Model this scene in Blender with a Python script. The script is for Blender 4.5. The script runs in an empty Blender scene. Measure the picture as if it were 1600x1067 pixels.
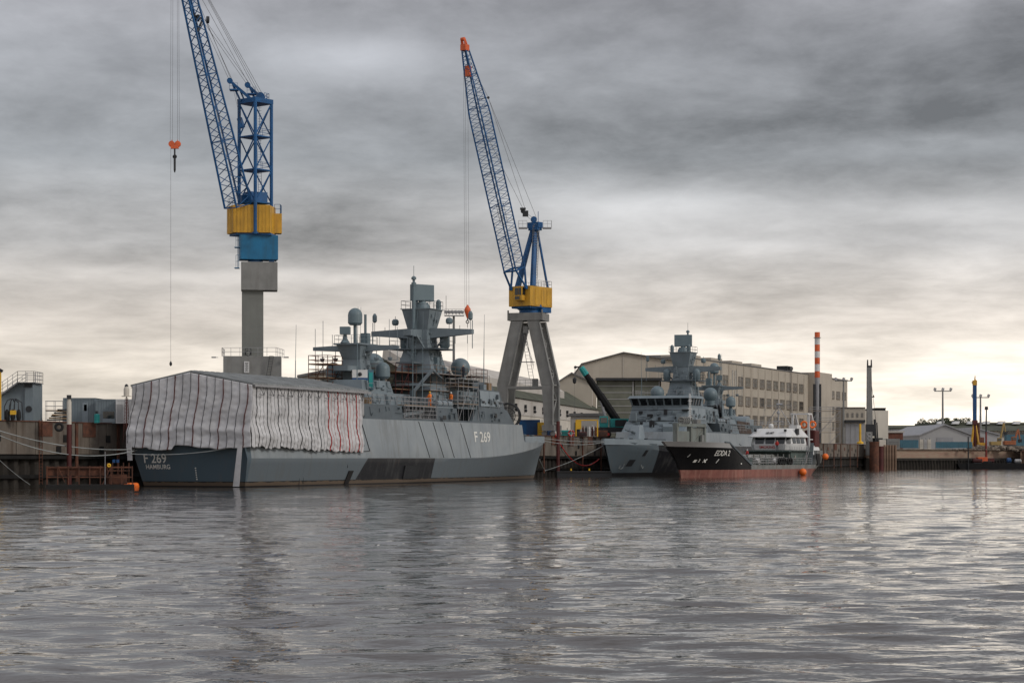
import bpy, math, random
import numpy as np
from mathutils import Vector, Matrix
R = math.radians
S = bpy.context.scene
COL = S.collection
random.seed(7)
# ---------------------------------------------------------------- camera, sky, sun, exposure
F, H0, CH = 3300.0, 716.0, 2.8          # focal length in photo pixels, horizon row, eye height over the water
cam = bpy.data.cameras.new('camera'); camo = bpy.data.objects.new('camera', cam); COL.objects.link(camo)
camo.location = (0, 0, CH); camo.rotation_euler = (R(90), 0, 0)
cam.sensor_width = 36; cam.lens = F / 1600 * 36; cam.shift_y = (H0 - 533.5) / 1600
cam.clip_end = 6000; cam.clip_start = 0.5
S.camera = camo
S.view_settings.view_transform = 'Standard'; S.view_settings.look = 'None'
S.view_settings.exposure = 0.0; S.view_settings.gamma = 1.0
SUN_AZ, SUN_EL = R(118), R(32)          # azimuth clockwise from +Y (view direction), elevation
w = bpy.data.worlds.new('World'); S.world = w; w.use_nodes = True
NT = w.node_tree; NT.nodes.clear()
def N(t, **k):
    n = NT.nodes.new(t)
    for a, b in k.items(): setattr(n, a, b)
    return n
def lk(a, b): NT.links.new(a, b)
def mth(op, a, b=None, c=None, clamp=False):
    n = N('ShaderNodeMath', operation=op); n.use_clamp = clamp
    for i, x in enumerate((a, b, c)):
        if x is None: continue
        if isinstance(x, (int, float)): n.inputs[i].default_value = x
        else: lk(x, n.inputs[i])
    return n.outputs[0]
def mixc(f, a, b, blend='MIX'):
    n = N('ShaderNodeMix', data_type='RGBA', blend_type=blend)
    for i, x in ((0, f), (6, a), (7, b)):
        if isinstance(x, (int, float)): n.inputs[i].default_value = x
        elif isinstance(x, tuple): n.inputs[i].default_value = (*x, 1)
        else: lk(x, n.inputs[i])
    return n.outputs[2]
def ramp(f, stops, interp='LINEAR'):
    n = N('ShaderNodeValToRGB'); n.color_ramp.interpolation = interp
    e = n.color_ramp.elements
    while len(e) < len(stops): e.new(0.5)
    for el, (p, c) in zip(e, stops):
        el.position = p; el.color = (*c, 1) if isinstance(c, tuple) else (c, c, c, 1)
    if not isinstance(f, (int, float)): lk(f, n.inputs[0])
    return n.outputs[0]
tc = N('ShaderNodeTexCoord'); sx = N('ShaderNodeSeparateXYZ'); lk(tc.outputs['Generated'], sx.inputs[0])
X, Y, Z = sx.outputs
el = mth('MAXIMUM', Z, 0.0)
az = mth('ARCTAN2', X, Y)                                  # radians, 0 = straight ahead
# cloud texture runs round the horizon, its features getting flatter towards the horizon
hz = mth('MAXIMUM', mth('SQRT', mth('ADD', mth('MULTIPLY', X, X), mth('MULTIPLY', Y, Y))), 0.05)
lz = mth('LOGARITHM', mth('ADD', el, 0.055), 2.71828)
cv = N('ShaderNodeCombineXYZ'); lk(mth('DIVIDE', X, hz), cv.inputs[0]); lk(mth('DIVIDE', Y, hz), cv.inputs[1]); lk(mth('MULTIPLY', lz, 0.62), cv.inputs[2])
def noise(scale, detail, rough, vec, dist=0.0, off=(0, 0, 0)):
    mp = N('ShaderNodeMapping'); lk(vec, mp.inputs[0]); mp.inputs['Location'].default_value = off
    n = N('ShaderNodeTexNoise'); lk(mp.outputs[0], n.inputs['Vector'])
    n.inputs['Scale'].default_value = scale; n.inputs['Detail'].default_value = detail
    n.inputs['Roughness'].default_value = rough; n.inputs['Distortion'].default_value = dist
    return n.outputs[0]
n1 = noise(4.2, 7, 0.50, cv.outputs[0], 0.25, (3.1, 1.7, .4))
n2 = noise(11.0, 10, 0.62, cv.outputs[0], 0.2, (8.2, 4.4, .9))
n4 = noise(34.0, 8, 0.62, cv.outputs[0], 0.3, (1.2, 7.4, .3))
def blob(px, py, rx, ry, amt):                             # a broad bank of lighter (+) or darker (-) cloud at a direction
    a0 = math.atan((px - 800) / F); e0 = math.sin(math.atan((H0 - py) / math.hypot(F, px - 800)))
    dx = mth('DIVIDE', mth('SUBTRACT', az, a0), rx / F); dy = mth('DIVIDE', mth('SUBTRACT', Z, e0), ry / F)
    d = mth('ADD', mth('MULTIPLY', dx, dx), mth('MULTIPLY', dy, dy))
    d = mth('ADD', d, mth('MULTIPLY', mth('SUBTRACT', n2, 0.5), 1.6))
    return mth('MULTIPLY', mth('POWER', 2.718, mth('MULTIPLY', mth('MAXIMUM', d, 0), -1.0)), amt)
dens = mth('ADD', mth('MULTIPLY', mth('SUBTRACT', n1, 0.5), 1.9), mth('MULTIPLY', mth('SUBTRACT', n2, 0.5), 1.25))
dens = mth('ADD', dens, mth('MULTIPLY', mth('SUBTRACT', n4, 0.5), 0.50))
for b in ((565, 92, 140, 36, 1.0), (300, 40, 120, 40, 0.25), (70, 110, 130, 55, 0.25), (1150, 225, 400, 60, -0.32), (330, 330, 330, 90, -0.28),
          (1500, 70, 260, 80, -0.16), (960, 40, 220, 45, 0.12), (1450, 228, 230, 20, 0.45), (1010, 325, 230, 30, 0.55), (1500, 330, 160, 26, 0.5),
          (360, 432, 280, 14, 0.35), (880, 392, 260, 22, -0.18), (1180, 385, 200, 16, 0.35), (140, 250, 200, 40, 0.1), (130, 640, 300, 60, -0.10)):
    dens = mth('ADD', dens, blob(*b))
# cloud base colour against elevation: pale warm band at the horizon, grey above
base = ramp(mth('MULTIPLY', el, 4.0), [(0.0, (1.10, 0.98, 0.83)), (0.14, (1.06, 0.96, 0.83)), (0.26, (0.82, 0.75, 0.68)), (0.40, (0.51, 0.50, 0.495)),
                                       (0.56, (0.328, 0.342, 0.360)), (0.75, (0.328, 0.337, 0.360)), (0.92, (0.372, 0.372, 0.398))])
side = mth('MULTIPLY_ADD', az, 1.3, 0.97)                 # the bright opening lies to the right
side = mth('MINIMUM', mth('MAXIMUM', side, 0.70), 1.15)
low = ramp(mth('MULTIPLY', el, 4.0), [(0.0, 1.0), (0.45, 0.25), (0.8, 0.0)])
sidef = mth('ADD', mth('MULTIPLY', mth('SUBTRACT', side, 1.0), low), 1.0)
gain = mth('ADD', mth('MULTIPLY', dens, 0.88), 1.04)
gain = mth('MINIMUM', mth('MAXIMUM', gain, 0.50), 1.9)
gc = N('ShaderNodeVectorMath', operation='SCALE'); lk(base, gc.inputs[0]); lk(mth('MULTIPLY', gain, sidef), gc.inputs[3])
# unseen sky behind the camera and overhead is brightened as added fill light
up = ramp(el, [(0.22, 1.0), (0.5, 1.25), (1.0, 1.55)])
back = ramp(mth('MULTIPLY_ADD', Y, -0.5, 0.5), [(0.3, 1.0), (0.75, 1.25)])
gs = N('ShaderNodeVectorMath', operation='SCALE'); lk(gc.outputs[0], gs.inputs[0]); lk(mth('MULTIPLY', up, back), gs.inputs[3])
sky = N('ShaderNodeTexSky', sky_type='NISHITA'); sky.sun_disc = False
sky.sun_elevation = SUN_EL; sky.sun_rotation = SUN_AZ; sky.dust_density = 3
skys = N('ShaderNodeVectorMath', operation='SCALE'); lk(sky.outputs[0], skys.inputs[0]); skys.inputs[3].default_value = 0.1
clear = mixc(0.94, skys.outputs[0], gs.outputs[0])         # overcast: the cloud layer lets a little of the clear sky through
bg = N('ShaderNodeBackground'); lk(clear, bg.inputs[0]); bg.inputs[1].default_value = 1.0
wo = N('ShaderNodeOutputWorld'); lk(bg.outputs[0], wo.inputs[0])
sl = bpy.data.lights.new('sun', 'SUN'); sl.energy = 1.25; sl.angle = R(14); sl.color = (1.0, 0.95, 0.88)
so = bpy.data.objects.new('sun', sl); COL.objects.link(so)
sd = Vector((math.sin(SUN_AZ) * math.cos(SUN_EL), math.cos(SUN_AZ) * math.cos(SUN_EL), math.sin(SUN_EL)))
so.rotation_euler = (-sd).to_track_quat('-Z', 'Y').to_euler(); so.location = (0, -20, 90)
# ---------------------------------------------------------------- materials
M = {}
def mat(name, col, rough=0.6, metal=0.0, var=0.18, scale=0.6, col2=None, streak=0.0, streakcol=(0.10, 0.06, 0.035), bump=0.0, emit=None, spec=0.4, sscale=1.3):
    """procedural paint / stone: base colour broken up by noise, optional vertical run-down streaks"""
    global NT
    m = bpy.data.materials.new(name); m.use_nodes = True; NT = m.node_tree
    b = NT.nodes['Principled BSDF']; b.inputs['Roughness'].default_value = rough; b.inputs['Metallic'].default_value = metal
    b.inputs['Specular IOR Level'].default_value = spec
    t = N('ShaderNodeTexCoord').outputs['Object']
    n = noise(scale, 6, 0.6, t)
    c2 = col2 or tuple(x * (1 - var * 1.6) for x in col)
    c = mixc(ramp(n, [(0.32, 0.0), (0.68, 1.0)]), c2, tuple(min(1, x * (1 + var * 0.5)) for x in col))
    n3 = noise(scale * 9, 4, 0.6, t)
    c = mixc(mth('MULTIPLY', mth('SUBTRACT', n3, 0.35, clamp=True), var * 1.6), c, tuple(x * 0.55 for x in col))
    if streak:
        mp = N('ShaderNodeMapping'); lk(t, mp.inputs[0]); mp.inputs['Scale'].default_value = (sscale, sscale, sscale * 0.09)
        sn = N('ShaderNodeTexNoise'); lk(mp.outputs[0], sn.inputs['Vector']); sn.inputs['Scale'].default_value = 1.0
        sn.inputs['Detail'].default_value = 7; sn.inputs['Roughness'].default_value = 0.65
        c = mixc(mth('MULTIPLY', ramp(sn.outputs[0], [(0.48, 0.0), (0.66, 1.0)]), streak), c, streakcol)
    lk(c, b.inputs['Base Color'])
    r = mth('MULTIPLY_ADD', n3, 0.25, rough - 0.12, clamp=True); lk(r, b.inputs['Roughness'])
    if bump:
        bn = N('ShaderNodeBump'); bn.inputs['Strength'].default_value = bump; bn.inputs['Distance'].default_value = 0.05
        lk(n3, bn.inputs['Height']); lk(bn.outputs[0], b.inputs['Normal'])
    M[name] = m
    return m
mat('navy_grey', (0.168, 0.205, 0.226), 0.55, var=0.10, streak=0.18, streakcol=(0.12, 0.13, 0.135))
mat('navy_dark', (0.092, 0.114, 0.128), 0.55, var=0.12, streak=0.15, streakcol=(0.07, 0.075, 0.08))
mat('navy_light', (0.22, 0.26, 0.285), 0.5, var=0.08)
mat('dome_grey', (0.125, 0.170, 0.190), 0.45, var=0.05, scale=1.2)
mat('dark_metal', (0.022, 0.024, 0.027), 0.5, var=0.2)
mat('black_rubber', (0.012, 0.012, 0.012), 0.8, var=0.2)
mat('dark_glass', (0.012, 0.015, 0.018), 0.12, var=0.05, spec=0.6)
mat('crane_blue', (0.004, 0.085, 0.245), 0.5, var=0.2, streak=0.25, streakcol=(0.02, 0.03, 0.05))
mat('crane_cyan', (0.004, 0.13, 0.27), 0.5, var=0.2, streak=0.4, streakcol=(0.02, 0.05, 0.07))
mat('crane_yellow', (0.60, 0.325, 0.030), 0.5, var=0.16, streak=0.45, streakcol=(0.20, 0.11, 0.03))
mat('crane_grey', (0.215, 0.215, 0.205), 0.65, var=0.12, streak=0.35, streakcol=(0.11, 0.10, 0.09))
mat('pillar_grey', (0.175, 0.18, 0.165), 0.7, var=0.08, streak=0.3, streakcol=(0.11, 0.11, 0.10))
mat('signal_orange', (0.66, 0.12, 0.035), 0.5, var=0.15)
mat('buoy_orange', (0.85, 0.17, 0.02), 0.45, var=0.12, scale=1.5)
mat('red_paint', (0.45, 0.025, 0.02), 0.5, var=0.2)
mat('dark_red', (0.085, 0.016, 0.014), 0.6, var=0.25)
mat('rust', (0.13, 0.05, 0.028), 0.85, var=0.4, scale=1.4, col2=(0.05, 0.025, 0.018))
mat('steel_cable', (0.10, 0.10, 0.105), 0.5, var=0.1)
mat('rope', (0.33, 0.35, 0.345), 0.8, var=0.2)
mat('sheet_cloth', (0.56, 0.555, 0.56), 0.85, var=0.16, scale=0.45, bump=0.3, streak=0.25, streakcol=(0.36, 0.34, 0.33))
mat('tent_roof', (0.27, 0.285, 0.285), 0.8, var=0.25, scale=0.7)
mat('white_paint', (0.62, 0.62, 0.61), 0.5, var=0.07, streak=0.22, streakcol=(0.36, 0.31, 0.26))
mat('lettering', (0.72, 0.71, 0.66), 0.6, var=0.06)
mat('lettering_dark', (0.03, 0.03, 0.035), 0.6, var=0.06)
mat('galvanised', (0.32, 0.32, 0.33), 0.45, 0.3, var=0.12)
mat('blue_paint', (0.010, 0.065, 0.19), 0.5, var=0.15, streak=0.2, streakcol=(0.03, 0.03, 0.05))
mat('teal_paint', (0.02, 0.28, 0.27), 0.5, var=0.15)
mat('cargo_blue', (0.065, 0.165, 0.215), 0.6, var=0.12, streak=0.3, streakcol=(0.07, 0.10, 0.12))
mat('yellow_paint', (0.72, 0.42, 0.03), 0.5, var=0.1)
mat('concrete', (0.17, 0.145, 0.12), 0.9, var=0.25, scale=0.25, streak=0.7, streakcol=(0.07, 0.048, 0.034), bump=0.5, sscale=0.9)
mat('pile_steel', (0.040, 0.034, 0.028), 0.9, var=0.35, scale=0.5, streak=0.6, streakcol=(0.012, 0.010, 0.009), bump=0.4)
mat('wet_dark', (0.012, 0.011, 0.010), 0.6, var=0.3)
mat('quay_floor', (0.13, 0.12, 0.11), 0.9, var=0.25, scale=0.08)
mat('beige_wall', (0.42, 0.375, 0.31), 0.85, var=0.10, scale=0.12, streak=0.3, streakcol=(0.27, 0.22, 0.17), sscale=0.25)
mat('machine_orange', (0.36, 0.12, 0.05), 0.6, var=0.2)
mat('machine_yellow', (0.36, 0.25, 0.09), 0.6, var=0.2)
mat('gantry_grey', (0.17, 0.19, 0.175), 0.6, var=0.15, streak=0.3)
mat('pile_brown', (0.22, 0.145, 0.10), 0.85, var=0.25, streak=0.5)
mat('cream_wall', (0.56, 0.52, 0.45), 0.85, var=0.10, scale=0.1, streak=0.35, streakcol=(0.32, 0.28, 0.24), sscale=0.3)
mat('hall_wall', (0.48, 0.45, 0.41), 0.85, var=0.08, scale=0.1, streak=0.35, streakcol=(0.28, 0.24, 0.20), sscale=0.3)
mat('door_green', (0.15, 0.155, 0.122), 0.7, var=0.2, scale=0.3)
mat('moss_roof', (0.082, 0.088, 0.062), 0.9, var=0.3, scale=0.2)
mat('grey_roof', (0.16, 0.155, 0.15), 0.85, var=0.2, scale=0.3)
mat('pale_sheet', (0.37, 0.365, 0.36), 0.6, var=0.06, scale=0.2)
mat('brick_red', (0.16, 0.065, 0.045), 0.9, var=0.3)
mat('boot_red', (0.23, 0.088, 0.068), 0.65, var=0.35, scale=0.3, col2=(0.15, 0.055, 0.045), streak=0.5, streakcol=(0.34, 0.20, 0.15))
mat('hull_black', (0.006, 0.006, 0.007), 0.55, var=0.2, streak=0.12, streakcol=(0.03, 0.024, 0.02), spec=0.2)
mat('tanker_grey', (0.20, 0.205, 0.195), 0.6, var=0.2, scale=0.8, streak=0.5, streakcol=(0.11, 0.075, 0.05))
mat('deck_green', (0.085, 0.115, 0.105), 0.7, var=0.25)
mat('wood', (0.30, 0.20, 0.11), 0.8, var=0.2)
mat('brown_tarp', (0.075, 0.052, 0.040), 0.85, var=0.25, scale=1.5)
mat('rubble', (0.26, 0.215, 0.17), 0.95, var=0.35, scale=0.9, bump=0.6)
mat('skin', (0.42, 0.26, 0.19), 0.6, var=0.05)
mat('work_dark', (0.025, 0.028, 0.04), 0.8, var=0.1)
mat('hi_vis', (0.80, 0.20, 0.03), 0.7, var=0.1)
mat('leaf', (0.045, 0.060, 0.026), 0.8, var=0.4, scale=0.8)
mat('bark', (0.07, 0.05, 0.035), 0.9)
mat('window_pane', (0.085, 0.083, 0.08), 0.25, var=0.6, scale=0.5, col2=(0.22, 0.20, 0.17))
mat('window_pane_pale', (0.24, 0.23, 0.20), 0.4, var=0.4, scale=0.8)
mat('window_pane_dark', (0.035, 0.037, 0.04), 0.15, var=0.4, scale=0.8)
mat('window_frame', (0.20, 0.165, 0.13), 0.7, var=0.15)
# ---------------------------------------------------------------- mesh kernel
class MB:
    def __init__(s): s.v = []; s.f = []; s.mi = []; s.k = 0
    def add(s, vs, fs):
        o = len(s.v); s.v.extend([tuple(v) for v in vs]); s.f.extend([tuple(i + o for i in f) for f in fs]); s.mi.extend([s.k] * len(fs)); return s
    def hexa(s, p):          # 8 points: bottom ring 0-3 (counter-clockwise from above), top ring 4-7
        return s.add(p, [(3, 2, 1, 0), (4, 5, 6, 7), (0, 1, 5, 4), (1, 2, 6, 5), (2, 3, 7, 6), (3, 0, 4, 7)])
    def box(s, x0, x1, y0, y1, z0, z1):
        x0, x1 = min(x0, x1), max(x0, x1); y0, y1 = min(y0, y1), max(y0, y1); z0, z1 = min(z0, z1), max(z0, z1)
        return s.hexa([(x0, y0, z0), (x1, y0, z0), (x1, y1, z0), (x0, y1, z0), (x0, y0, z1), (x1, y0, z1), (x1, y1, z1), (x0, y1, z1)])
    def frus(s, x0, x1, h, z0, X0, X1, Hh, z1, yc=0.0, Yc=None):   # tapered block, half widths h (bottom) and Hh (top)
        Yc = yc if Yc is None else Yc
        return s.hexa([(x0, yc - h, z0), (x1, yc - h, z0), (x1, yc + h, z0), (x0, yc + h, z0), (X0, Yc - Hh, z1), (X1, Yc - Hh, z1), (X1, Yc + Hh, z1), (X0, Yc + Hh, z1)])
    def rbox(s, c, sx, sy, sz, rz=0.0, ry=0.0):      # rotated box about its centre
        m = Matrix.Translation(c) @ Matrix.Rotation(rz, 4, 'Z') @ Matrix.Rotation(ry, 4, 'Y')
        q = [(-1, -1, -1), (1, -1, -1), (1, 1, -1), (-1, 1, -1), (-1, -1, 1), (1, -1, 1), (1, 1, 1), (-1, 1, 1)]
        return s.hexa([m @ Vector((a * sx / 2, b * sy / 2, c_ * sz / 2)) for a, b, c_ in q])
    def bar(s, p, q, r, r2=None, n=4, caps=True):
        p, q = Vector(p), Vector(q); d = q - p
        if d.length < 1e-6: return s
        r2 = r if r2 is None else r2
        d.normalize(); a = d.orthogonal() if abs(d.z) < 0.999 else Vector((1, 0, 0))
        a = (Vector((0, 0, 1)).cross(d) if abs(d.z) < 0.999 else a).normalized(); b = d.cross(a)
        st = math.pi / n; vs = []
        for c, rr in ((p, r), (q, r2)):
            for i in range(n):
                t = 2 * math.pi * i / n + st; vs.append(c + a * (rr * math.cos(t)) + b * (rr * math.sin(t)))
        fs = [(i, (i + 1) % n, n + (i + 1) % n, n + i) for i in range(n)]
        if caps: fs += [tuple(range(n))[::-1], tuple(range(n, 2 * n))]
        return s.add(vs, fs)
    def tube(s, pts, r, n=6):
        for a, b in zip(pts[:-1], pts[1:]): s.bar(a, b, r, n=n)
        return s
    def lathe(s, c, prof, n=16, axis=None, a0=0.0):  # prof: (radius, height) from bottom to top
        c = Vector(c); m = Matrix.Identity(3) if axis is None else Vector((0, 0, 1)).rotation_difference(Vector(axis).normalized()).to_matrix()
        vs = [c + m @ Vector((r * math.cos(a0 + 2 * math.pi * i / n), r * math.sin(a0 + 2 * math.pi * i / n), z)) for r, z in prof for i in range(n)]
        fs = [(j * n + i, j * n + (i + 1) % n, (j + 1) * n + (i + 1) % n, (j + 1) * n + i) for j in range(len(prof) - 1) for i in range(n)]
        fs += [tuple(range(n))[::-1], tuple(range((len(prof) - 1) * n, len(prof) * n))]
        return s.add(vs, fs)
    def sph(s, c, r, n=16, k=10, sz=1.0):
        return s.lathe(c, [(max(1e-3, r * math.sin(math.pi * j / k)), -r * sz * math.cos(math.pi * j / k)) for j in range(k + 1)], n)
    def capsule(s, c, r, h, n=16):                   # standing dome: cylinder with a round head, c = bottom centre
        return s.lathe(c, [(r * 0.75, 0), (r, 0.12 * h)] + [(r * math.cos(t), h - r + r * math.sin(t)) for t in [R(a) for a in (0, 20, 40, 60, 78, 89)]], n)
    def torus(s, c, axis, Rr, r, n=20, k=8):
        c = Vector(c); m = Vector((0, 0, 1)).rotation_difference(Vector(axis).normalized()).to_matrix()
        vs = [c + m @ Vector(((Rr + r * math.cos(2 * math.pi * j / k)) * math.cos(2 * math.pi * i / n), (Rr + r * math.cos(2 * math.pi * j / k)) * math.sin(2 * math.pi * i / n), r * math.sin(2 * math.pi * j / k))) for i in range(n) for j in range(k)]
        return s.add(vs, [(i * k + j, ((i + 1) % n) * k + j, ((i + 1) % n) * k + (j + 1) % k, i * k + (j + 1) % k) for i in range(n) for j in range(k)])
    def greeble(s, x0, x1, z0, z1, yb, yt, side, n, seed, sz=1.0):
        # lockers, pipes, cable trays and hatches standing on a sloping side wall: half width yb at z0, yt at z1
        rs = random.Random(seed); yy = lambda z: yb + (yt - yb) * (z - z0) / (z1 - z0)
        for _ in range(n):
            x = rs.uniform(x0 + .1, x1 - .3); z = rs.uniform(z0 + .1, z1 - .3); k = rs.random(); y = yy(z)
            if k < .35: w, h, d = rs.uniform(.2, .7) * sz, rs.uniform(.2, .8) * sz, rs.uniform(.08, .3); s.box(x, min(x1, x + w), side * (y - .15), side * (y + d), z, min(z1, z + h))
            elif k < .6: za = rs.uniform(z0, z); zb = rs.uniform(z, z1); s.bar((x, side * (yy(za) + .07), za), (x, side * (yy(zb) + .07), zb), .045, n=5)
            elif k < .8: xb = min(x1, x + rs.uniform(.6, 2.2)); s.bar((x, side * (y + .07), z), (xb, side * (y + .07), z), .04, n=5)
            elif k < .9: s.lathe((x, side * (y - .02), z), [(.2 * sz, 0), (.2 * sz, .12), (.1, .2)], 10, axis=(0, side, 0))
            else: s.torus((x, side * (y + .08), z), (0, 1, 0), .22 * sz, .045, 12, 5)
        return s
    def ext(s, poly, vec):                           # polygon (3D points) pushed along vec
        poly = [Vector(p) for p in poly]; vec = Vector(vec); n = len(poly)
        nr = sum((poly[i].cross(poly[(i + 1) % n]) for i in range(n)), Vector()); fl = nr.dot(vec) > 0
        fs = [tuple(range(n))[::-1], tuple(range(n, 2 * n))] + [(i, (i + 1) % n, n + (i + 1) % n, n + i) for i in range(n)]
        if not fl: fs = [f[::-1] for f in fs]
        return s.add(poly + [p + vec for p in poly], fs)
    def rail(s, pts, h=1.0, r=0.025, step=1.5, rows=2):
        pts = [Vector(p) for p in pts]; z = Vector((0, 0, 1))
        for a, b in zip(pts[:-1], pts[1:]):
            n = max(1, round((b - a).length / step))
            for i in range(n + 1): q = a.lerp(b, i / n); s.bar(q, q + z * h, r, n=4)
            for j in range(1, rows + 1): s.bar(a + z * h * j / rows, b + z * h * j / rows, r, n=4)
        return s
    def scaf(s, x0, x1, y0, y1, z0, z1, r=0.035, bay=2.0, lift=2.0, diag=True):
        nx, ny, nz = max(1, round((x1 - x0) / bay)), max(1, round((y1 - y0) / bay)), max(1, round((z1 - z0) / lift))
        fx = lambda i: x0 + (x1 - x0) * i / nx; fy = lambda i: y0 + (y1 - y0) * i / ny; fz = lambda i: z0 + (z1 - z0) * i / nz
        for i in range(nx + 1):
            for j in range(ny + 1):
                if i in (0, nx) or j in (0, ny): s.bar((fx(i), fy(j), z0), (fx(i), fy(j), z1 + 1.0), r)
        for k in range(nz + 1):
            for dz in ((0, 0.5, 1.0) if k else (0,)):
                for y in (y0, y1): s.bar((x0, y, fz(k) + dz), (x1, y, fz(k) + dz), r)
                for x in (x0, x1): s.bar((x, y0, fz(k) + dz), (x, y1, fz(k) + dz), r)
        if diag:
            for k in range(nz):
                for i in range(nx):
                    if (i + k) % 2 == 0:
                        for y in (y0, y1): s.bar((fx(i), y, fz(k)), (fx(i + 1), y, fz(k + 1)), r)
        return s
    def pieces(s, tol=0.06):
        par = list(range(len(s.v)))
        def fd(a):
            while par[a] != a: par[a] = par[par[a]]; a = par[a]
            return a
        for f in s.f:
            for i in f[1:]: par[fd(i)] = fd(f[0])
        box = {}
        for i, v in enumerate(s.v):
            r = fd(i); b = box.get(r)
            if b is None: box[r] = [list(v), list(v)]
            else:
                for k in range(3): b[0][k] = min(b[0][k], v[k]); b[1][k] = max(b[1][k], v[k])
        ks = list(box); gp = {k: k for k in ks}
        def g(a):
            while gp[a] != a: a = gp[a]
            return a
        for i, a in enumerate(ks):
            A = box[a]
            for b in ks[i + 1:]:
                B = box[b]
                if all(A[0][k] - tol <= B[1][k] and B[0][k] - tol <= A[1][k] for k in range(3)):
                    ra, rb = g(a), g(b)
                    if ra != rb: gp[rb] = ra
        out = {}
        for f, mi in zip(s.f, s.mi): out.setdefault(g(fd(f[0])), []).append((f, mi))
        res = []
        for fl in out.values():
            m = MB(); mp = {}
            for f, mi in fl:
                nf = []
                for i in f:
                    if i not in mp: mp[i] = len(m.v); m.v.append(s.v[i])
                    nf.append(mp[i])
                m.f.append(tuple(nf)); m.mi.append(mi)
            res.append(m)
        return res
    def parts(s, name, m, parent, smooth=None, bevel=0.0):      # every separate piece becomes a part of its own
        return [p.build(name, m, parent, smooth, bevel) for p in s.pieces()]
    def build(s, name, m, parent=None, smooth=None, bevel=0.0):
        me = bpy.data.meshes.new(name); me.from_pydata(s.v, [], s.f)
        ms = m if isinstance(m, (list, tuple)) else [m]
        for x in ms: me.materials.append(M[x] if isinstance(x, str) else x)
        if len(ms) > 1: me.polygons.foreach_set('material_index', s.mi)
        me.update()
        if smooth is not None: me.shade_smooth(); me.set_sharp_from_angle(angle=R(smooth))
        o = bpy.data.objects.new(name, me); COL.objects.link(o)
        if parent: o.parent = parent
        if bevel:
            b = o.modifiers.new('bevel', 'BEVEL'); b.width = bevel; b.segments = 2; b.limit_method = 'ANGLE'; b.angle_limit = R(40)
        return o
def tag(o, label, cat, group=None, kind=None):
    if label: o['label'] = label
    if cat: o['category'] = cat
    if group: o['group'] = group
    if kind: o['kind'] = kind
    return o
def thing(name, label, cat, loc=(0, 0, 0), rz=0.0, group=None):
    o = bpy.data.objects.new(name, None); COL.objects.link(o); o.empty_display_size = 0.5
    o.location = loc; o.rotation_euler = (0, 0, rz)
    return tag(o, label, cat, group)
def struct(o): o['kind'] = 'structure'; return o
def copy_tree(o, parent=None):
    c = o.copy(); COL.objects.link(c)
    if parent: c.parent = parent
    for ch in list(o.children): copy_tree(ch, c)
    return c
def P(px, py, D): return Vector(((px - 800) / F * D, D, CH + (H0 - py) / F * D))   # world point on a sight line at depth D
def text_mesh(body, size, shear=0.0, ext=0.0):
    cu = bpy.data.curves.new('t', 'FONT'); cu.body = body; cu.size = size; cu.shear = shear; cu.align_x = 'CENTER'; cu.align_y = 'CENTER'
    cu.offset = ext
    o = bpy.data.objects.new('t', cu); COL.objects.link(o)
    bpy.context.view_layer.update()
    me = bpy.data.meshes.new_from_object(o.evaluated_get(bpy.context.evaluated_depsgraph_get()))
    bpy.data.objects.remove(o); bpy.data.curves.remove(cu)
    return me
def text_obj(name, body, size, m, parent, fn, shear=0.0, ext=0.0, sx=1.0):   # fn maps (u, v) in the text plane to a point
    me = text_mesh(body, size, shear, ext)
    for v in me.vertices: v.co = fn(v.co.x * sx, v.co.y)
    me.materials.clear(); me.materials.append(M[m]); me.name = name
    o = bpy.data.objects.new(name, me); COL.objects.link(o); o.parent = parent
    return o
class Frame:       # local frame of a ship or building: origin o, x axis at angle a
    def __init__(s, o, a): s.o = Vector(o); s.a = a; s.m = Matrix.Translation(s.o) @ Matrix.Rotation(a, 4, 'Z'); s.i = s.m.inverted()
    def at(s, px, py, t=0.0):      # where the sight line meets the vertical plane y = t of this frame
        d = P(px, py, 1000.0) - Vector((0, 0, CH)); o = s.i @ Vector((0, 0, CH)); q = s.i.to_3x3() @ d
        k = (t - o.y) / q.y; return o + q * k
    def atx(s, px, py, x):         # ... or the plane x = x
        d = P(px, py, 1000.0) - Vector((0, 0, CH)); o = s.i @ Vector((0, 0, CH)); q = s.i.to_3x3() @ d
        k = (x - o.x) / q.x; return o + q * k
def lattice_jib(mb, A, B, wA, wB, u, v, n, rc, rb, chord=None, taper=None):
    """four-chord lattice from A to B; u, v half-width directions; widths wA at A, wB at B"""
    A, B = Vector(A), Vector(B); u, v = Vector(u).normalized(), Vector(v).normalized()
    cs = [(-1, -1), (1, -1), (1, 1), (-1, 1)]
    W = lambda t: (taper(t) if taper else wA + (wB - wA) * t)
    pt = lambda i, t: A.lerp(B, t) + u * cs[i][0] * W(t) / 2 + v * cs[i][1] * W(t) / 2
    for i in range(4):
        for k in range(n): (chord or mb).bar(pt(i, k / n), pt(i, (k + 1) / n), rc, n=6)
    for k in range(n):
        a, b, c = k / n, (k + 0.5) / n, (k + 1) / n
        for i in range(4):
            j = (i + 1) % 4
            mb.bar(pt(i, a), pt(j, b), rb, n=4); mb.bar(pt(j, b), pt(i, c), rb, n=4)
            if k % 4 == 0: mb.bar(pt(i, a), pt(j, a), rb * 1.2, n=4)
    return pt
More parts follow.
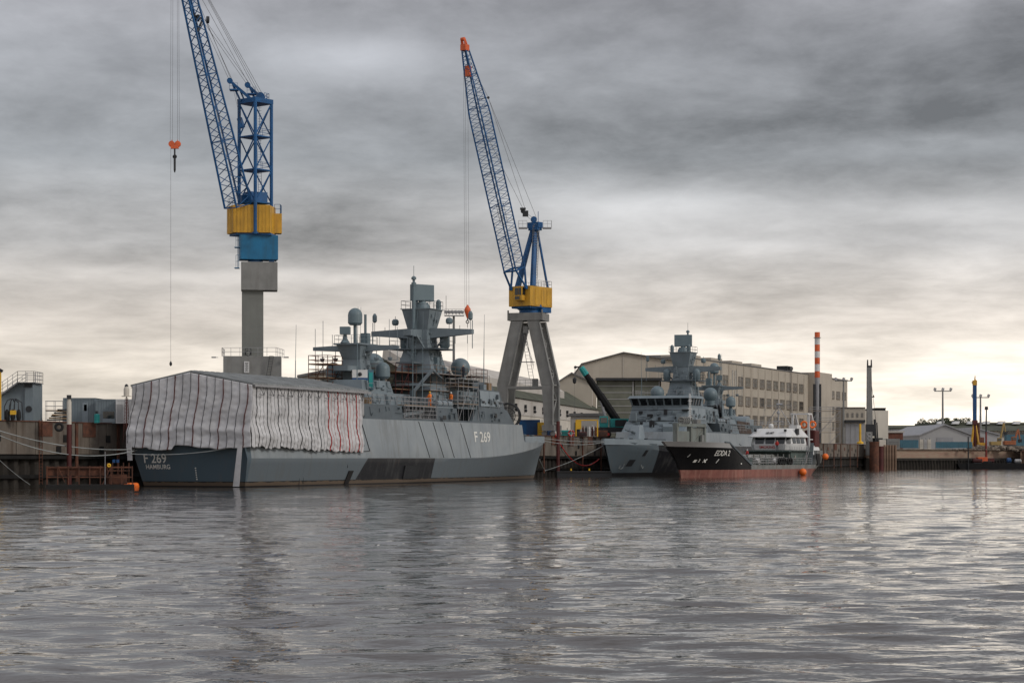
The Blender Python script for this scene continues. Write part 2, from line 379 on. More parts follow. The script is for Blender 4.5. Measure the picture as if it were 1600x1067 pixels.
# ================================================================ SETTING: water, ground, quay
def make_water():
    th = np.concatenate([np.linspace(-80, -17, 24, endpoint=False), np.linspace(-17, 17, 520), np.linspace(17, 80, 25)[1:]])
    r = [7.0]
    while r[-1] < 5000: r.append(r[-1] * (1.0065 if r[-1] < 620 else 1.12))
    r = np.array(r); th = np.radians(th)
    Rr, T = np.meshgrid(r, th, indexing='ij'); Xw, Yw = Rr * np.sin(T), Rr * np.cos(T)
    rs = np.random.RandomState(3); Zw = np.zeros_like(Xw)
    for i in range(70):
        lam = 0.6 * (6.5 / 0.6) ** rs.rand(); a = rs.normal(R(8), R(32)); k = 2 * math.pi / lam
        amp = lam * (0.0028 if lam < 3.0 else 0.0009)
        spacing = Rr * 0.0065
        fade = np.clip((lam / np.maximum(spacing, 1e-3) - 2.0) / 2, 0, 1)
        warp = 0.9 * np.sin(Xw / 17 + i) + 0.9 * np.sin(Yw / 23 + 2.1 * i)
        Zw += fade * amp * np.sin(k * (Xw * math.sin(a) + Yw * math.cos(a)) + rs.rand() * 6.28 + warp)
    nr, nt = Xw.shape
    co = np.stack([Xw, Yw, Zw], -1).reshape(-1, 3)
    i = np.arange(nr - 1)[:, None] * nt + np.arange(nt - 1)[None, :]
    fs = np.stack([i, i + nt, i + nt + 1, i + 1], -1).reshape(-1, 4)
    me = bpy.data.meshes.new('water'); me.vertices.add(len(co)); me.vertices.foreach_set('co', co.ravel())
    me.loops.add(fs.size); me.loops.foreach_set('vertex_index', fs.ravel()[:])
    me.polygons.add(len(fs)); me.polygons.foreach_set('loop_start', np.arange(len(fs)) * 4); me.polygons.foreach_set('loop_total', np.full(len(fs), 4))
    me.update(); me.validate(); me.shade_smooth()
    if me.polygons[0].normal.z < 0: me.flip_normals()
    o = bpy.data.objects.new('water', me); COL.objects.link(o); struct(o)
    global NT
    m = bpy.data.materials.new('river_water'); m.use_nodes = True; NT = m.node_tree; b = NT.nodes['Principled BSDF']
    b.inputs['Base Color'].default_value = (0.045, 0.036, 0.028, 1); b.inputs['Roughness'].default_value = 0.02; b.inputs['IOR'].default_value = 1.33
    t = N('ShaderNodeTexCoord').outputs['Object']
    def nz(sc, st, det, rough, off, rot):
        mp = N('ShaderNodeMapping'); lk(t, mp.inputs[0]); mp.inputs['Scale'].default_value = (sc * st, sc, sc); mp.inputs['Location'].default_value = off
        mp.inputs['Rotation'].default_value = (0, 0, rot)
        n = N('ShaderNodeTexNoise'); lk(mp.outputs[0], n.inputs['Vector']); n.inputs['Scale'].default_value = 1; n.inputs['Detail'].default_value = det
        n.inputs['Roughness'].default_value = rough; n.inputs['Distortion'].default_value = 0.35
        return n.outputs[0]
    h = mth('ADD', mth('MULTIPLY', nz(0.34, 0.55, 3, 0.5, (0, 0, 0), 0.10), 0.075), mth('MULTIPLY', nz(1.2, 0.5, 3, 0.5, (5, 3, 1), -0.08), 0.085))
    h = mth('ADD', h, mth('MULTIPLY', nz(5.0, 0.6, 2, 0.5, (1, 8, 4), 0.12), 0.016))
    calm = ramp(nz(0.018, 0.35, 3, 0.5, (2, 2, 0), 0.05), [(0.35, 0.62), (0.65, 1.0)])          # wind patches
    bn = N('ShaderNodeBump'); bn.inputs['Distance'].default_value = 1.0; lk(mth('MULTIPLY', calm, 0.85), bn.inputs['Strength']); lk(h, bn.inputs['Height'])
    lk(bn.outputs[0], b.inputs['Normal'])
    me.materials.append(m)
make_water()
QA = math.atan2(1.0, 0.4)
Q = Frame((-47.7, 197.0, 0), QA)                            # quay: x runs away along the quay edge, -y is the water side
QE = 375.0                                                  # end of the high concrete quay
qp = lambda x, y=0.0, z=0.0: Q.m @ Vector((x, y, z))
GZ, GL = 6.34, 5.0
E0, E1 = Vector((97.0, 546, 0)), Vector((150.0, 582, 0))
ldir = (E1 - E0).normalized()
def ground():
    mb = MB()
    a, b = qp(-330, 0.4), qp(QE, 0.4)
    hi = [Vector((a.x, a.y, GZ)), Vector((b.x, b.y, GZ)), Vector((b.x, 5000, GZ)), Vector((-4000, 5000, GZ)), Vector((-4000, a.y, GZ))]
    e0 = Vector((b.x, b.y, GL)); e1 = Vector((E0.x, E0.y + 0.6, GL)); f = E1 + ldir * 900 + Vector((0, 0.6, 0))
    lo = [e0, e1, Vector((f.x, f.y, GL)), Vector((4000, 5000, GL)), Vector((b.x, 5000, GL))]
    mb.add(hi, [(0, 1, 2, 3, 4)]); mb.add(lo, [(0, 1, 2, 3, 4)]); mb.add([hi[1], hi[2], lo[4], lo[0]], [(0, 1, 2, 3)])
    struct(mb.build('quay_ground', 'quay_floor'))
ground()
def quay_wall():
    t = thing('quay_wall', 'long weathered brown concrete quay wall above dark sheet piling, behind the two warships', 'quay wall', Q.o, QA)
    rs = random.Random(5)
    c = MB(); x = -230.0
    while x < QE:
        wd = 3.1; d = rs.uniform(-0.03, 0.03)
        c.box(x + 0.03, min(QE, x + wd) - 0.03, d, 1.5, 3.15 + rs.uniform(0, 0.05), 6.30); x += wd
    c.build('concrete_face', 'concrete', t, bevel=0.03)
    c = MB().box(-230, QE, -0.10, 1.45, 6.302, 6.40)
    c.build('edge_beam', 'rust', t)
    p = MB(); x = -230.0; pts = []
    while x < QE:
        pts += [(x, 0.55), (x + 0.62, 0.55), (x + 0.85, 0.98), (x + 1.45, 0.98)]; x += 1.7
    n = len(pts); p.add([(a, b, -2.0) for a, b in pts] + [(a, b, 3.1) for a, b in pts], [(i, i + 1, n + i + 1, n + i) for i in range(n - 1)])
    p.box(-230, QE, 1.02, 1.4, -2, 3.12)
    p.build('sheet_piling', 'pile_steel', t)
    p = MB().box(-230, QE, 0.30, 0.50, 0.9, 1.25).box(-230, QE, 0.1, 0.52, 2.75, 3.1)
    p.build('waling_beam', 'wet_dark', t)
    r = MB(); h = MB()
    for i in range(46):
        x = -60 + i * 9.3 + rs.uniform(-1.5, 1.5); k = rs.random()
        if k < 0.5: r.box(x, x + 2.3, -0.075, -0.04, 4.9 + rs.uniform(-.1, .1), 6.29)
        else: r.box(x, x + 1.0, -0.07, -0.035, 4.7, 5.5)
        h.box(x + 4.2, x + 5.0, -0.065, -0.034, 4.4, 5.1); h.box(x + 3.0, x + 3.8, -0.066, -0.033, 3.3, 4.0)
        if rs.random() < 0.5: r.box(x + 6.2, x + 6.6, -0.16, -0.04, 0.5, 6.25)
    r.parts('rust_plate', 'rust', t); h.parts('recess_cover', 'wet_dark', t)
    # lower broken edge strip and ladders
    l = MB()
    for x in (6.0, 58.0, 120.0, 205.0):
        for y_ in (0.0, 0.5): l.bar((x + y_, -0.15, 0.3), (x + y_, -0.15, 6.5), 0.04)
        for k in range(20): l.bar((x, -0.15, 0.5 + k * 0.3), (x + 0.5, -0.15, 0.5 + k * 0.3), 0.025)
    l.parts('ladder', 'rust', t)
quay_wall()
def low_quay():
    fr = Frame(E0, math.atan2(ldir.y, ldir.x))
    t = thing('low_quay_wall', 'low red brick quay wall on a dark timber and steel piling, right of the drilling rig', 'quay wall', fr.o, fr.a)
    L = 420
    MB().box(-7.5, L, 0, 1.2, 2.9, 5.02).build('brick_face', 'brick_mix', t)
    MB().box(-7.5, L, -0.5, 1.3, 5.03, 5.25).build('coping', 'rubble', t)
    p = MB(); x = 0.0
    p.box(0, L, -0.9, -0.35, 2.3, 2.9)
    while x < L: p.bar((x, -0.7, -2), (x, -0.7, 2.6), 0.22, n=8); x += 1.1
    p.box(-7.5, L, 0.1, 0.9, -2, 2.97)
    p.build('piling', 'pile_steel', t)
    return fr
def brick_mat():
    global NT
    m = mat('brick_mix', (0.2, 0.1, 0.07), 0.9)
    NT = m.node_tree; b = NT.nodes['Principled BSDF']
    t = N('ShaderNodeTexCoord').outputs['Object']; mp = N('ShaderNodeMapping'); lk(t, mp.inputs[0]); mp.inputs['Rotation'].default_value = (R(90), 0, 0)
    br = N('ShaderNodeTexBrick'); lk(mp.outputs[0], br.inputs[0]); br.inputs['Scale'].default_value = 1.0
    br.inputs['Color1'].default_value = (0.23, 0.085, 0.055, 1); br.inputs['Color2'].default_value = (0.30, 0.22, 0.15, 1); br.inputs['Mortar'].default_value = (0.33, 0.27, 0.21, 1)
    br.inputs['Brick Width'].default_value = 0.8; br.inputs['Row Height'].default_value = 0.27; br.inputs['Mortar Size'].default_value = 0.06
    lk(br.outputs[0], b.inputs['Base Color'])
brick_mat()
LQ = low_quay()
# ================================================================ CORVETTES
SA = math.atan2(0.924, 0.383)
SH1 = Frame((-31.2, 207.3, 0), SA)                 # moored stern towards us
SH2 = Frame((49.5, 409.2, 0), SA + math.pi)        # moored bow towards us
interp = lambda u, xs, ys: float(np.interp(u, xs, ys))
UX = [0, .1, .25, .5, .62, .72, .8, .87, .93, .97, 1]
w_wl = lambda u: interp(u, UX, [5.7, 5.9, 6.0, 5.9, 5.4, 4.5, 3.3, 2.05, 1.05, .45, .05])
w_kn = lambda u: interp(u, UX, [6.35, 6.5, 6.6, 6.6, 6.4, 5.95, 5.2, 4.1, 2.7, 1.45, .12])
zk = lambda u: interp(u, [0, .55, .66, .75, .85, .93, 1], [2.8, 2.8, 3.0, 3.35, 4.0, 4.6, 5.15])
zd = lambda u: 4.1 if u < .2749 else (7.1 if u < .7751 else interp(u, [.775, .795, 1], [7.1, 4.95, 5.4]))
s0 = lambda z: -0.24 * max(z, 0); s1 = lambda z: 89 + 0.66 * z
def half(u, z):
    k = zk(u)
    if z <= 0: return w_wl(u) * (1 + 0.12 * z)
    if z <= k: q = z / k; return w_wl(u) + (w_kn(u) - w_wl(u)) * q ** (1.0 if u < .6 else 0.9)
    return w_kn(u) - interp(u, [0, .6, .85, 1], [.15, .14, .02, 0]) * (z - k)
def side_pt(s, z, side=-1, off=0.03):              # point on the hull side (side -1 starboard, +1 port)
    u = (s - s0(z)) / (s1(z) - s0(z)); return Vector((s, side * (half(u, z) + off), z))
def hull_material(name, camo):
    global NT
    m = mat(name, (0.195, 0.235, 0.258), 0.5); NT = m.node_tree; b = NT.nodes['Principled BSDF']
    t = N('ShaderNodeTexCoord').outputs['Object']; sp = N('ShaderNodeSeparateXYZ'); lk(t, sp.inputs[0]); sx_, sy_, sz_ = sp.outputs
    n = noise(0.35, 6, 0.6, t); mp = N('ShaderNodeMapping'); lk(t, mp.inputs[0]); mp.inputs['Scale'].default_value = (1.1, 1.1, 0.10)
    sn = noise(1.0, 6, 0.6, mp.outputs[0])
    c = mixc(ramp(n, [(.35, 0.0), (.65, 1.0)]), (0.215, 0.242, 0.258), (0.262, 0.288, 0.300))
    gt = lambda a, v: mth('GREATER_THAN', a, v); lt = lambda a, v: mth('LESS_THAN', a, v); mul = lambda *a: a[0] if len(a) == 1 else mth('MULTIPLY', a[0], mul(*a[1:]))
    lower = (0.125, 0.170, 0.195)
    # lower strake: darker grey plus painted flare shade; transom: shade painted in
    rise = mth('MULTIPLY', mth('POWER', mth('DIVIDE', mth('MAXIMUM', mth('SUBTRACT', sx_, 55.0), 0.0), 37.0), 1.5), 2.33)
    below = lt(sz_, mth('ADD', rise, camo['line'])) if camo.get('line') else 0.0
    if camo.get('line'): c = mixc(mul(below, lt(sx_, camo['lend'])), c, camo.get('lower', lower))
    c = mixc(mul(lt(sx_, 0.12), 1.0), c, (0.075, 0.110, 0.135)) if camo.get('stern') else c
    for (a0, a1, b0, b1, zlo, zhi) in camo.get('black', []):     # dark patches: first ship's camouflage, second's painted tanker shade; x limits at zlo, zhi
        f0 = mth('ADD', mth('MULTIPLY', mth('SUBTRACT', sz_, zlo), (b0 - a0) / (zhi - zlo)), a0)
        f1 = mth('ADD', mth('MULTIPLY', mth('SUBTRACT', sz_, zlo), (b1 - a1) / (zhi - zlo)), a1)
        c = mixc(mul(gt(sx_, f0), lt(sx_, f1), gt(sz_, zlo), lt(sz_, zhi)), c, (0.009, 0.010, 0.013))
    c = mixc(mul(ramp(sn, [(.50, 0.0), (.68, 1.0)]), 0.38), c, (0.115, 0.115, 0.11))
    # plating seams
    seam = mth('LESS_THAN', mth('ABSOLUTE', mth('SUBTRACT', mth('FRACT', mth('MULTIPLY', sx_, 1 / 7.3)), 0.5)), 0.0035)
    c = mixc(mul(seam, 0.35), c, (0.05, 0.06, 0.065))
    wet = mth('ADD', mth('MULTIPLY', sn, 0.5), 0.12)
    c = mixc(lt(sz_, 0.55), c, (0.013, 0.013, 0.014))
    c = mixc(mul(lt(sz_, mth('ADD', wet, 0.10)), gt(sz_, 0.12)), c, (0.115, 0.085, 0.060)) if camo.get('weed') else c
    mp2 = N('ShaderNodeMapping'); lk(t, mp2.inputs[0]); mp2.inputs['Scale'].default_value = (2.2, 2.2, 0.16); r2 = noise(1.0, 5, 0.7, mp2.outputs[0], 0, (3, 3, 3))
    c = mixc(mul(ramp(r2, [(.62, 0.0), (.72, 1.0)]), gt(sz_, .7), 0.30), c, (0.13, 0.075, 0.045))
    bp = N('ShaderNodeBump'); bp.inputs['Strength'].default_value = 0.6; bp.inputs['Distance'].default_value = 0.03; mp3 = N('ShaderNodeMapping'); lk(t, mp3.inputs[0]); mp3.inputs['Scale'].default_value = (1.0, 1.0, 0.45)
    lk(noise(0.9, 2, 0.5, mp3.outputs[0]), bp.inputs['Height']); lk(bp.outputs[0], b.inputs['Normal'])
    lk(c, b.inputs['Base Color']); b.inputs['Roughness'].default_value = 0.48
    M[name] = m
def corvette(fr, name, label, paint, first):
    t = thing(name, label, 'warship', fr.o, fr.a)
    # ---- hull
    us = sorted(set([0, .02, .05, .1, .15, .2, .25, .2748, .275, .32, .38, .44, .5, .55, .6, .64, .68, .72, .75, .775, .785, .795, .81, .83, .85, .87, .89, .91, .93, .95, .965, .98, .99, 1]))
    fz = lambda u: [-1.0, 0.0, 0.5, zk(u) * .45, zk(u) * .8, zk(u)] + [zk(u) + (max(zd(u), zk(u) + .02) - zk(u)) * q for q in (.35, .7, 1)]
    vs = []; nz = 9
    for u in us:
        for sd_ in (-1, 1):
            for z in fz(u): vs.append((s0(z) + (s1(z) - s0(z)) * u, sd_ * half(u, z), z))
    fs = []
    for i in range(len(us) - 1):
        a, b = i * 2 * nz, (i + 1) * 2 * nz
        for k in range(nz - 1):
            fs.append((a + k, b + k, b + k + 1, a + k + 1)); fs.append((a + nz + k + 1, b + nz + k + 1, b + nz + k, a + nz + k))
        fs.append((a + nz - 1, b + nz - 1, b + 2 * nz - 1, a + 2 * nz - 1))
    fs.append(tuple(range(nz)) + tuple(range(2 * nz - 1, nz - 1, -1)))
    h = MB(); h.add(vs, fs); hull = h.build('hull', paint, t, smooth=22)
    # bulwark lip round the foredeck
    bw = MB(); pts = []
    for u in [.80, .83, .86, .89, .92, .945, .965, .98, .992, 1.0]:
        z = zd(u); pts.append((s0(z) + (s1(z) - s0(z)) * u, half(u, z)))
    for sd_ in (-1, 1):
        for (a, ya), (b, yb) in zip(pts[:-1], pts[1:]):
            ha, hb_ = 5.62 + .012 * (a - 73), 5.62 + .012 * (b - 73)
            bw.hexa([(a, sd_ * (ya - .10), 4.9), (b, sd_ * (yb - .10) if yb > .1 else 0, 4.9), (b, sd_ * yb, 4.9), (a, sd_ * ya, 4.9),
                     (a, sd_ * (ya - .10), ha), (b, sd_ * (yb - .10) if yb > .1 else 0, hb_), (b, sd_ * yb, hb_), (a, sd_ * ya, ha)])
    bw.parts('bulwark', 'navy_light', t)
    hw = lambda s, z=7.1: half((s + 1.7) / (93.5 + 1.7), z)
    # ---- long deckhouse flush with the sides, with an opening and a notch
    def block(mb, a, b, z0, z1, inset=0.0, tumble=0.14, n=3):
        for i in range(n):
            x0, x1 = a + (b - a) * i / n, a + (b - a) * (i + 1) / n
            w0, w1 = hw(x0) - inset - .02, hw(x1) - inset - .02; d0, d1 = (z0 - 7.1) * tumble, (z1 - 7.1) * tumble
            mb.hexa([(x0, -(w0 - d0), z0), (x1, -(w1 - d0), z0), (x1, w1 - d0, z0), (x0, w0 - d0, z0), (x0, -(w0 - d1), z1), (x1, -(w1 - d1), z1), (x1, w1 - d1, z1), (x0, w0 - d1, z1)])
    d = MB()
    block(d, 24.2, 35.2, 7.103, 8.75); block(d, 44.2, 50.6, 7.103, 8.75); block(d, 35.2, 44.2, 7.103, 7.35)
    block(d, 35.22, 44.18, 7.35, 8.6, inset=2.2); block(d, 50.6, 57.5, 7.103, 7.3); block(d, 50.62, 57.5, 7.3, 8.6, inset=2.6)
    for a, b in ((35.2, 44.2),): block(d, a, b, 8.62, 8.78, n=2)
    # fore part: notch with slanting edge, then the raised block sloping down to the foredeck
    w6, w7 = hw(57.5), hw(64)
    for sd_ in (-1, 1):
        d.ext([(54.6, sd_ * (w6 - .02), 7.103), (57.6, sd_ * (w6 - .05), 7.103), (57.6, sd_ * (w6 - .45), 8.75), (57.0, sd_ * (w6 - .42), 8.75)], (0, -sd_ * .35, 0))
    for sd_ in (-1, 1):
        d.greeble(24.5, 35, 7.3, 8.7, hw(30) - .05, hw(30) - .27, sd_, 9, 3, .7); d.greeble(44.5, 50.4, 7.3, 8.7, hw(47) - .05, hw(47) - .27, sd_, 10, 5, .7)
        d.greeble(35.4, 44.0, 7.4, 8.5, hw(40) - 2.25, hw(40) - 2.4, sd_, 34, 6); d.greeble(50.8, 57.3, 7.4, 8.5, hw(54) - 2.65, hw(54) - 2.8, sd_, 26, 7)
    d.build('deckhouse', 'navy_dark', t)
    fore = MB()
    wa, wb = hw(57.5) - .04, hw(69.4) - .04
    for a, b, z0_, z1_ in ((57.55, 66.0, 7.104, 8.9),):
        fore.hexa([(a, -wa, z0_), (69.3, -wb, z0_), (69.3, wb, z0_), (a, wa, z0_), (a, -(wa - .3), z1_), (67.0, -(wb - .1), z1_), (67.0, wb - .1, z1_), (a, wa - .3, z1_)])
    fore.hexa([(57.6, -5.55, 8.9), (66.8, -5.1, 8.9), (66.8, 5.1, 8.9), (57.6, 5.55, 8.9), (57.6, -5.35, 11.25), (65.4, -4.9, 11.25), (65.4, 4.9, 11.25), (57.6, 5.35, 11.25)])
    for sd_ in (-1, 1): fore.greeble(57.8, 65, 7.3, 8.8, hw(61) - .1, hw(61) - .3, sd_, 12, 12, .6); fore.greeble(57.8, 65, 8.95, 11.1, 5.4, 5.1, sd_, 16, 13, .8)
    rs_ = random.Random(21)
    for _ in range(46):     # lockers, pipes and steps on the sloping front
        z_ = rs_.uniform(7.3, 10.9); x_ = 69.3 - (z_ - 7.1) * 1.28 if z_ < 8.9 else 66.8 - (z_ - 8.9) * .6; y_ = rs_.uniform(-4.3, 4.0); k_ = rs_.random()
        if k_ < .45: fore.box(x_ - .5, x_ + rs_.uniform(.06, .3), y_, y_ + rs_.uniform(.2, .9), z_, z_ + rs_.uniform(.15, .6))
        elif k_ < .75: fore.bar((x_ + .08, y_, z_), (x_ + .08, y_ + rs_.uniform(.5, 2.2), z_), .045, n=5)
        else: fore.bar((x_ + .1, y_, z_), (x_ + .1 - .35, y_, z_ + .6), .05, n=5)
    fore.build('forward_superstructure', 'navy_dark' if first else 'navy_grey', t)
    g = MB()      # pale cladding panels on the flank
    for sd_ in (-1, 1):
        for a, b in ((58.0, 61.2), (61.3, 64.9)):
            w0, w1 = 5.55 - (a - 57.6) * .049, 5.55 - (b - 57.6) * .049
            g.ext([(a, sd_ * (w0 + .04), 9.2), (b, sd_ * (w1 + .04), 9.2), (b, sd_ * (w1 - .13), 11.1), (a, sd_ * (w0 - .13), 11.1)], (0, sd_ * .05, 0))
    g.parts('side_panel', 'navy_light', t)
    # ---- bridge
    if first:
        MB().frus(58.4, 65.2, 4.35, 11.252, 58.6, 64.6, 4.15, 12.26).build('bridge', 'navy_dark', t)
    else:
        br = MB()
        br.frus(58.4, 65.3, 5.0, 11.25, 58.4, 65.3, 5.0, 11.55)
        br.frus(58.2, 66.3, 5.45, 12.72, 58.6, 65.8, 5.15, 13.15)
        br.frus(58.6, 64.9, 4.75, 11.55, 58.6, 65.5, 4.95, 12.72)
        for k in range(8):
            y = -5.0 + k * 10.0 / 7; br.bar((65.22, y * .97, 11.5), (65.9, y * 1.03, 12.8), .14, n=4)
        for sd_ in (-1, 1):
            for k in range(5): x = 59.2 + k * 1.45; br.bar((x, sd_ * 4.95, 11.5), (x, sd_ * 5.2, 12.8), .12, n=4)
        br.build('bridge', 'navy_grey', t)
        for k in range(7):
            y0, y1 = -5.0 + k * 10.0 / 7 + .17, -5.0 + (k + 1) * 10.0 / 7 - .17
            pane = MB().ext([(65.05, y0 * .97, 11.58), (65.05, y1 * .97, 11.58), (65.66, y1 * 1.02, 12.66), (65.66, y0 * 1.02, 12.66)], (.06, 0, 0)); pane.build('window_pane', 'dark_glass', t)
        for sd_ in (-1, 1):
            for k in range(4):
                x = 59.2 + k * 1.45
                MB().ext([(x + .16, sd_ * 4.86, 11.6), (x + 1.3, sd_ * 4.86, 11.6), (x + 1.3, sd_ * 5.06, 12.66), (x + .16, sd_ * 5.06, 12.66)], (0, sd_ * .06, 0)).build('window_pane', 'dark_glass', t)
    r = MB(); rz_ = 12.26 if first else 13.15; ry_ = 4.0 if first else 5.0; r.rail([(58.8, -ry_, rz_), (64.4, -ry_, rz_), (64.4, ry_, rz_), (58.8, ry_, rz_)], .9, .025, 1.3)
    for sd_ in (-1, 1):
        r.rail([(23.0, sd_ * 6.0, 8.75), (35.0, sd_ * 5.9, 8.75)], 1.0); r.rail([(44.4, sd_ * 5.9, 8.75), (50.4, sd_ * 5.85, 8.75)], 1.0)
        r.rail([(35.5, sd_ * 6.1, 7.36), (44.0, sd_ * 6.1, 7.36)], 1.35, .03, 0.9, 3)
        r.rail([(66.9, sd_ * 4.9, 8.9), (64, sd_ * 5.4, 8.9)], 1.0)
    r.parts('railing', 'galvanised', t)
    # ---- decks between the masts
    m = MB()
    m.frus(46.0, 57.8, 4.4, 8.75, 46.3, 57.5, 4.1, 11.3)
    m.frus(44.5, 59.6, 3.4, 11.3, 44.8, 59.4, 3.3, 11.62)
    m.frus(30.5, 44, 3.6, 8.75, 30.9, 43.6, 3.3, 10.2)
    m.frus(31.0, 39.0, 2.9, 10.2, 31.4, 38.6, 2.6, 11.6)
    m.box(51.6, 57.6, -5.3, -4.0, 8.76, 10.9).box(51.6, 57.6, 4.0, 5.3, 8.76, 10.9)
    for sd_ in (-1, 1):
        m.greeble(46.4, 57.5, 8.8, 11.2, 4.4, 4.15, sd_, 40, 31); m.greeble(31, 43.6, 8.8, 10.1, 3.6, 3.35, sd_, 34, 32); m.greeble(31.6, 38.5, 10.25, 11.5, 2.9, 2.65, sd_, 18, 33); m.greeble(51.8, 57.4, 8.85, 10.8, 5.3, 5.3, sd_, 22, 34)
    m.build('upper_deckhouse', 'navy_grey', t)
    # ---- main mast
    m = MB(); c = 53.0
    m.frus(c - 2.9, c + 2.7, 2.75, 11.6, c - 1.75, c + 1.6, 1.6, 16.0)
    m.frus(c - 1.55, c + 1.45, 1.45, 16.0, c - 1.3, c + 1.25, 1.25, 18.4)
    m.frus(c - 1.32, c + 1.32, 1.32, 18.35, c - 1.85, c + 1.85, 1.85, 20.75)
    m.frus(c - 1.98, c + 1.98, 1.98, 20.76, c - 1.98, c + 1.98, 1.98, 20.86)
    for sd_ in (-1, 1):
        m.greeble(c - 2.0, c + 1.8, 11.8, 15.8, 2.7, 1.64, sd_, 38, 41, .8); m.greeble(c - 1.3, c + 1.2, 16.2, 18.2, 1.44, 1.27, sd_, 14, 42, .7); m.greeble(c - 1.3, c + 1.3, 18.6, 20.6, 1.38, 1.8, sd_, 5, 43, .6)
    rs_ = random.Random(5)
    for _ in range(30):
        e = rs_.choice((-1, 1)); z_ = rs_.uniform(11.9, 17.6); q_ = (2.9 if e < 0 else 2.7) - (z_ - 11.6) * .255 if z_ < 16 else 1.45; y_ = rs_.uniform(-1.2, .8)
        m.box(c + e * q_ - .25, c + e * q_ + .25, y_, y_ + rs_.uniform(.2, .7), z_, z_ + rs_.uniform(.2, .8))
    m.build('main_mast', 'navy_grey', t)
    y = MB()
    for sd_ in (-1, 1):
        y.hexa([(c - .7, sd_ * 1.1, 17.3), (c + .7, sd_ * 1.1, 17.3), (c + .35, sd_ * 6.7, 17.75), (c - .35, sd_ * 6.7, 17.75),
                (c - .7, sd_ * 1.1, 18.55), (c + .7, sd_ * 1.1, 18.55), (c + .35, sd_ * 6.7, 18.3), (c - .35, sd_ * 6.7, 18.3)])
        y.bar((c + .3, sd_ * 1.4, 15.8), (c, sd_ * 3.2, 17.6), .13); y.bar((c - 1.3, sd_ * 1.2, 15.6), (c - 2.8, sd_ * .5, 17.7), .13)
    y.hexa([(c - 4.3, -.5, 17.5), (c - 1.2, -.6, 17.3), (c - 1.2, .6, 17.3), (c - 4.3, .5, 17.5), (c - 4.3, -.5, 18.2), (c - 1.2, -.6, 18.35), (c - 1.2, .6, 18.35), (c - 4.3, .5, 18.2)])
    y.parts('yard', 'navy_grey', t)
    a = MB()
    for sd_ in (-1, 1):
        for yy, hh in ((6.4, 1.6), (5.0, .6), (3.6, 1.9)):
            a.bar((c, sd_ * yy, 18.2), (c, sd_ * yy, 18.2 + hh), .035, n=6)
        a.lathe((c, sd_ * 6.4, 19.4), [(.12, 0), (.28, .15), (.28, .8), (.12, 1.1)], 10)
        a.lathe((c, sd_ * 3.6, 19.0), [(.3, 0), (.42, .2), (.42, .55), (.25, .75)], 12)
        for yy in (2.4, 4.4, 6.0): a.bar((c, sd_ * yy, 17.6), (c, sd_ * yy, 16.6), .03)
        a.bar((c, sd_ * 6.65, 16.0), (c, sd_ * 6.65, 19.4), .05)
        a.lathe((c + 1.5, sd_ * 1.5, 20.86), [(.32, 0), (.32, .9), (.22, 1.15), (.05, 1.25)], 12)
    a.parts('mast_aerial', 'dome_grey', t)
    f = MB()
    f.frus(c - 2.5, c + 2.3, 3.3, 15.9, c - 2.5, c + 2.3, 3.3, 16.06)
    f.rail([(c - 2.4, -3.2, 16.06), (c + 2.2, -3.2, 16.06), (c + 2.2, 3.2, 16.06), (c - 2.4, 3.2, 16.06), (c - 2.4, -3.2, 16.06)], .95)
    f.frus(c - 4.9, c - 1.6, 1.2, 14.1, c - 4.9, c - 1.6, 1.2, 14.3)
    f.rail([(c - 1.9, -1.9, 20.86), (c + 1.9, -1.9, 20.86), (c + 1.9, 1.9, 20.86), (c - 1.9, 1.9, 20.86), (c - 1.9, -1.9, 20.86)], .95, .028, 1.1)
    f.parts('mast_platform', 'navy_dark', t)
    w_ = MB()
    for k in range(24): w_.bar((c - 2.95 + k * .045, -.28, 11.7 + k * .38), (c - 2.95 + k * .045, .28, 11.7 + k * .38), .03)
    for e in (-.28, .28): w_.bar((c - 2.97, e, 11.6), (c - 1.92, e, 20.7), .035)
    w_.box(c - 1.0, c - .4, -2.5, -1.7, 13.3, 15.0).box(c + .7, c + 1.3, -2.7, -2.1, 12.3, 13.8).box(c - 1.0, c - .4, 1.7, 2.5, 13.3, 15.0)
    w_.parts('mast_fittings', 'dome_grey', t)
    p = MB().lathe((c, 0, 20.86), [(1.0, 0), (.95, .4), (.75, .7), (.75, .8), (.45, .85), (.4, 1.05)], 16); pd = p.build('radar_pedestal', 'dome_grey', t, smooth=35)
    q = MB(); ra = R(62) if first else R(15)
    q.rbox((c, 0, 22.85), .95, 3.0, 2.0, ra)
    q.build('radar_antenna', 'dome_grey', t, bevel=.06)
    q = MB(); q.bar((c - 1.95, .2, 18.4), (c - 1.95, .2, 23.6), .24, n=10).lathe((c - 1.95, .2, 23.6), [(.3, 0), (.3, .35), (.16, .4), (.16, .7), (.3, .75), (.3, 1.0), (.1, 1.15)], 10).bar((c - 1.95, .2, 24.6), (c - 1.95, .2, 26.0), .03)
    q.build('pole_mast', 'dome_grey', t, smooth=40)
    for sd_ in (-1, 1):
        MB().capsule((c + .8, sd_ * 2.65, 16.1), .62, 1.95).build('radome', 'dome_grey', t, smooth=40)
    for (s_, t_, z_, r_) in ((57.0, -3.3, 13.9, 1.18), (43.5, 1.9, 13.9, 1.25)):
        q = MB().sph((s_, t_, z_), r_, 22, 14); q.lathe((s_, t_, z_ - r_ * 1.55), [(r_ * .55, 0), (r_ * .6, r_ * .8)], 14); q.build('radome', 'dome_grey', t, smooth=40)
        MB().lathe((s_, t_, z_ - 1.95), [(1.5, 0), (1.5, .12)], 14).bar((s_, t_, z_ - 4.6), (s_, t_, z_ - 1.9), .55, n=8).build('radome_stand', 'navy_grey', t)
    q = MB()
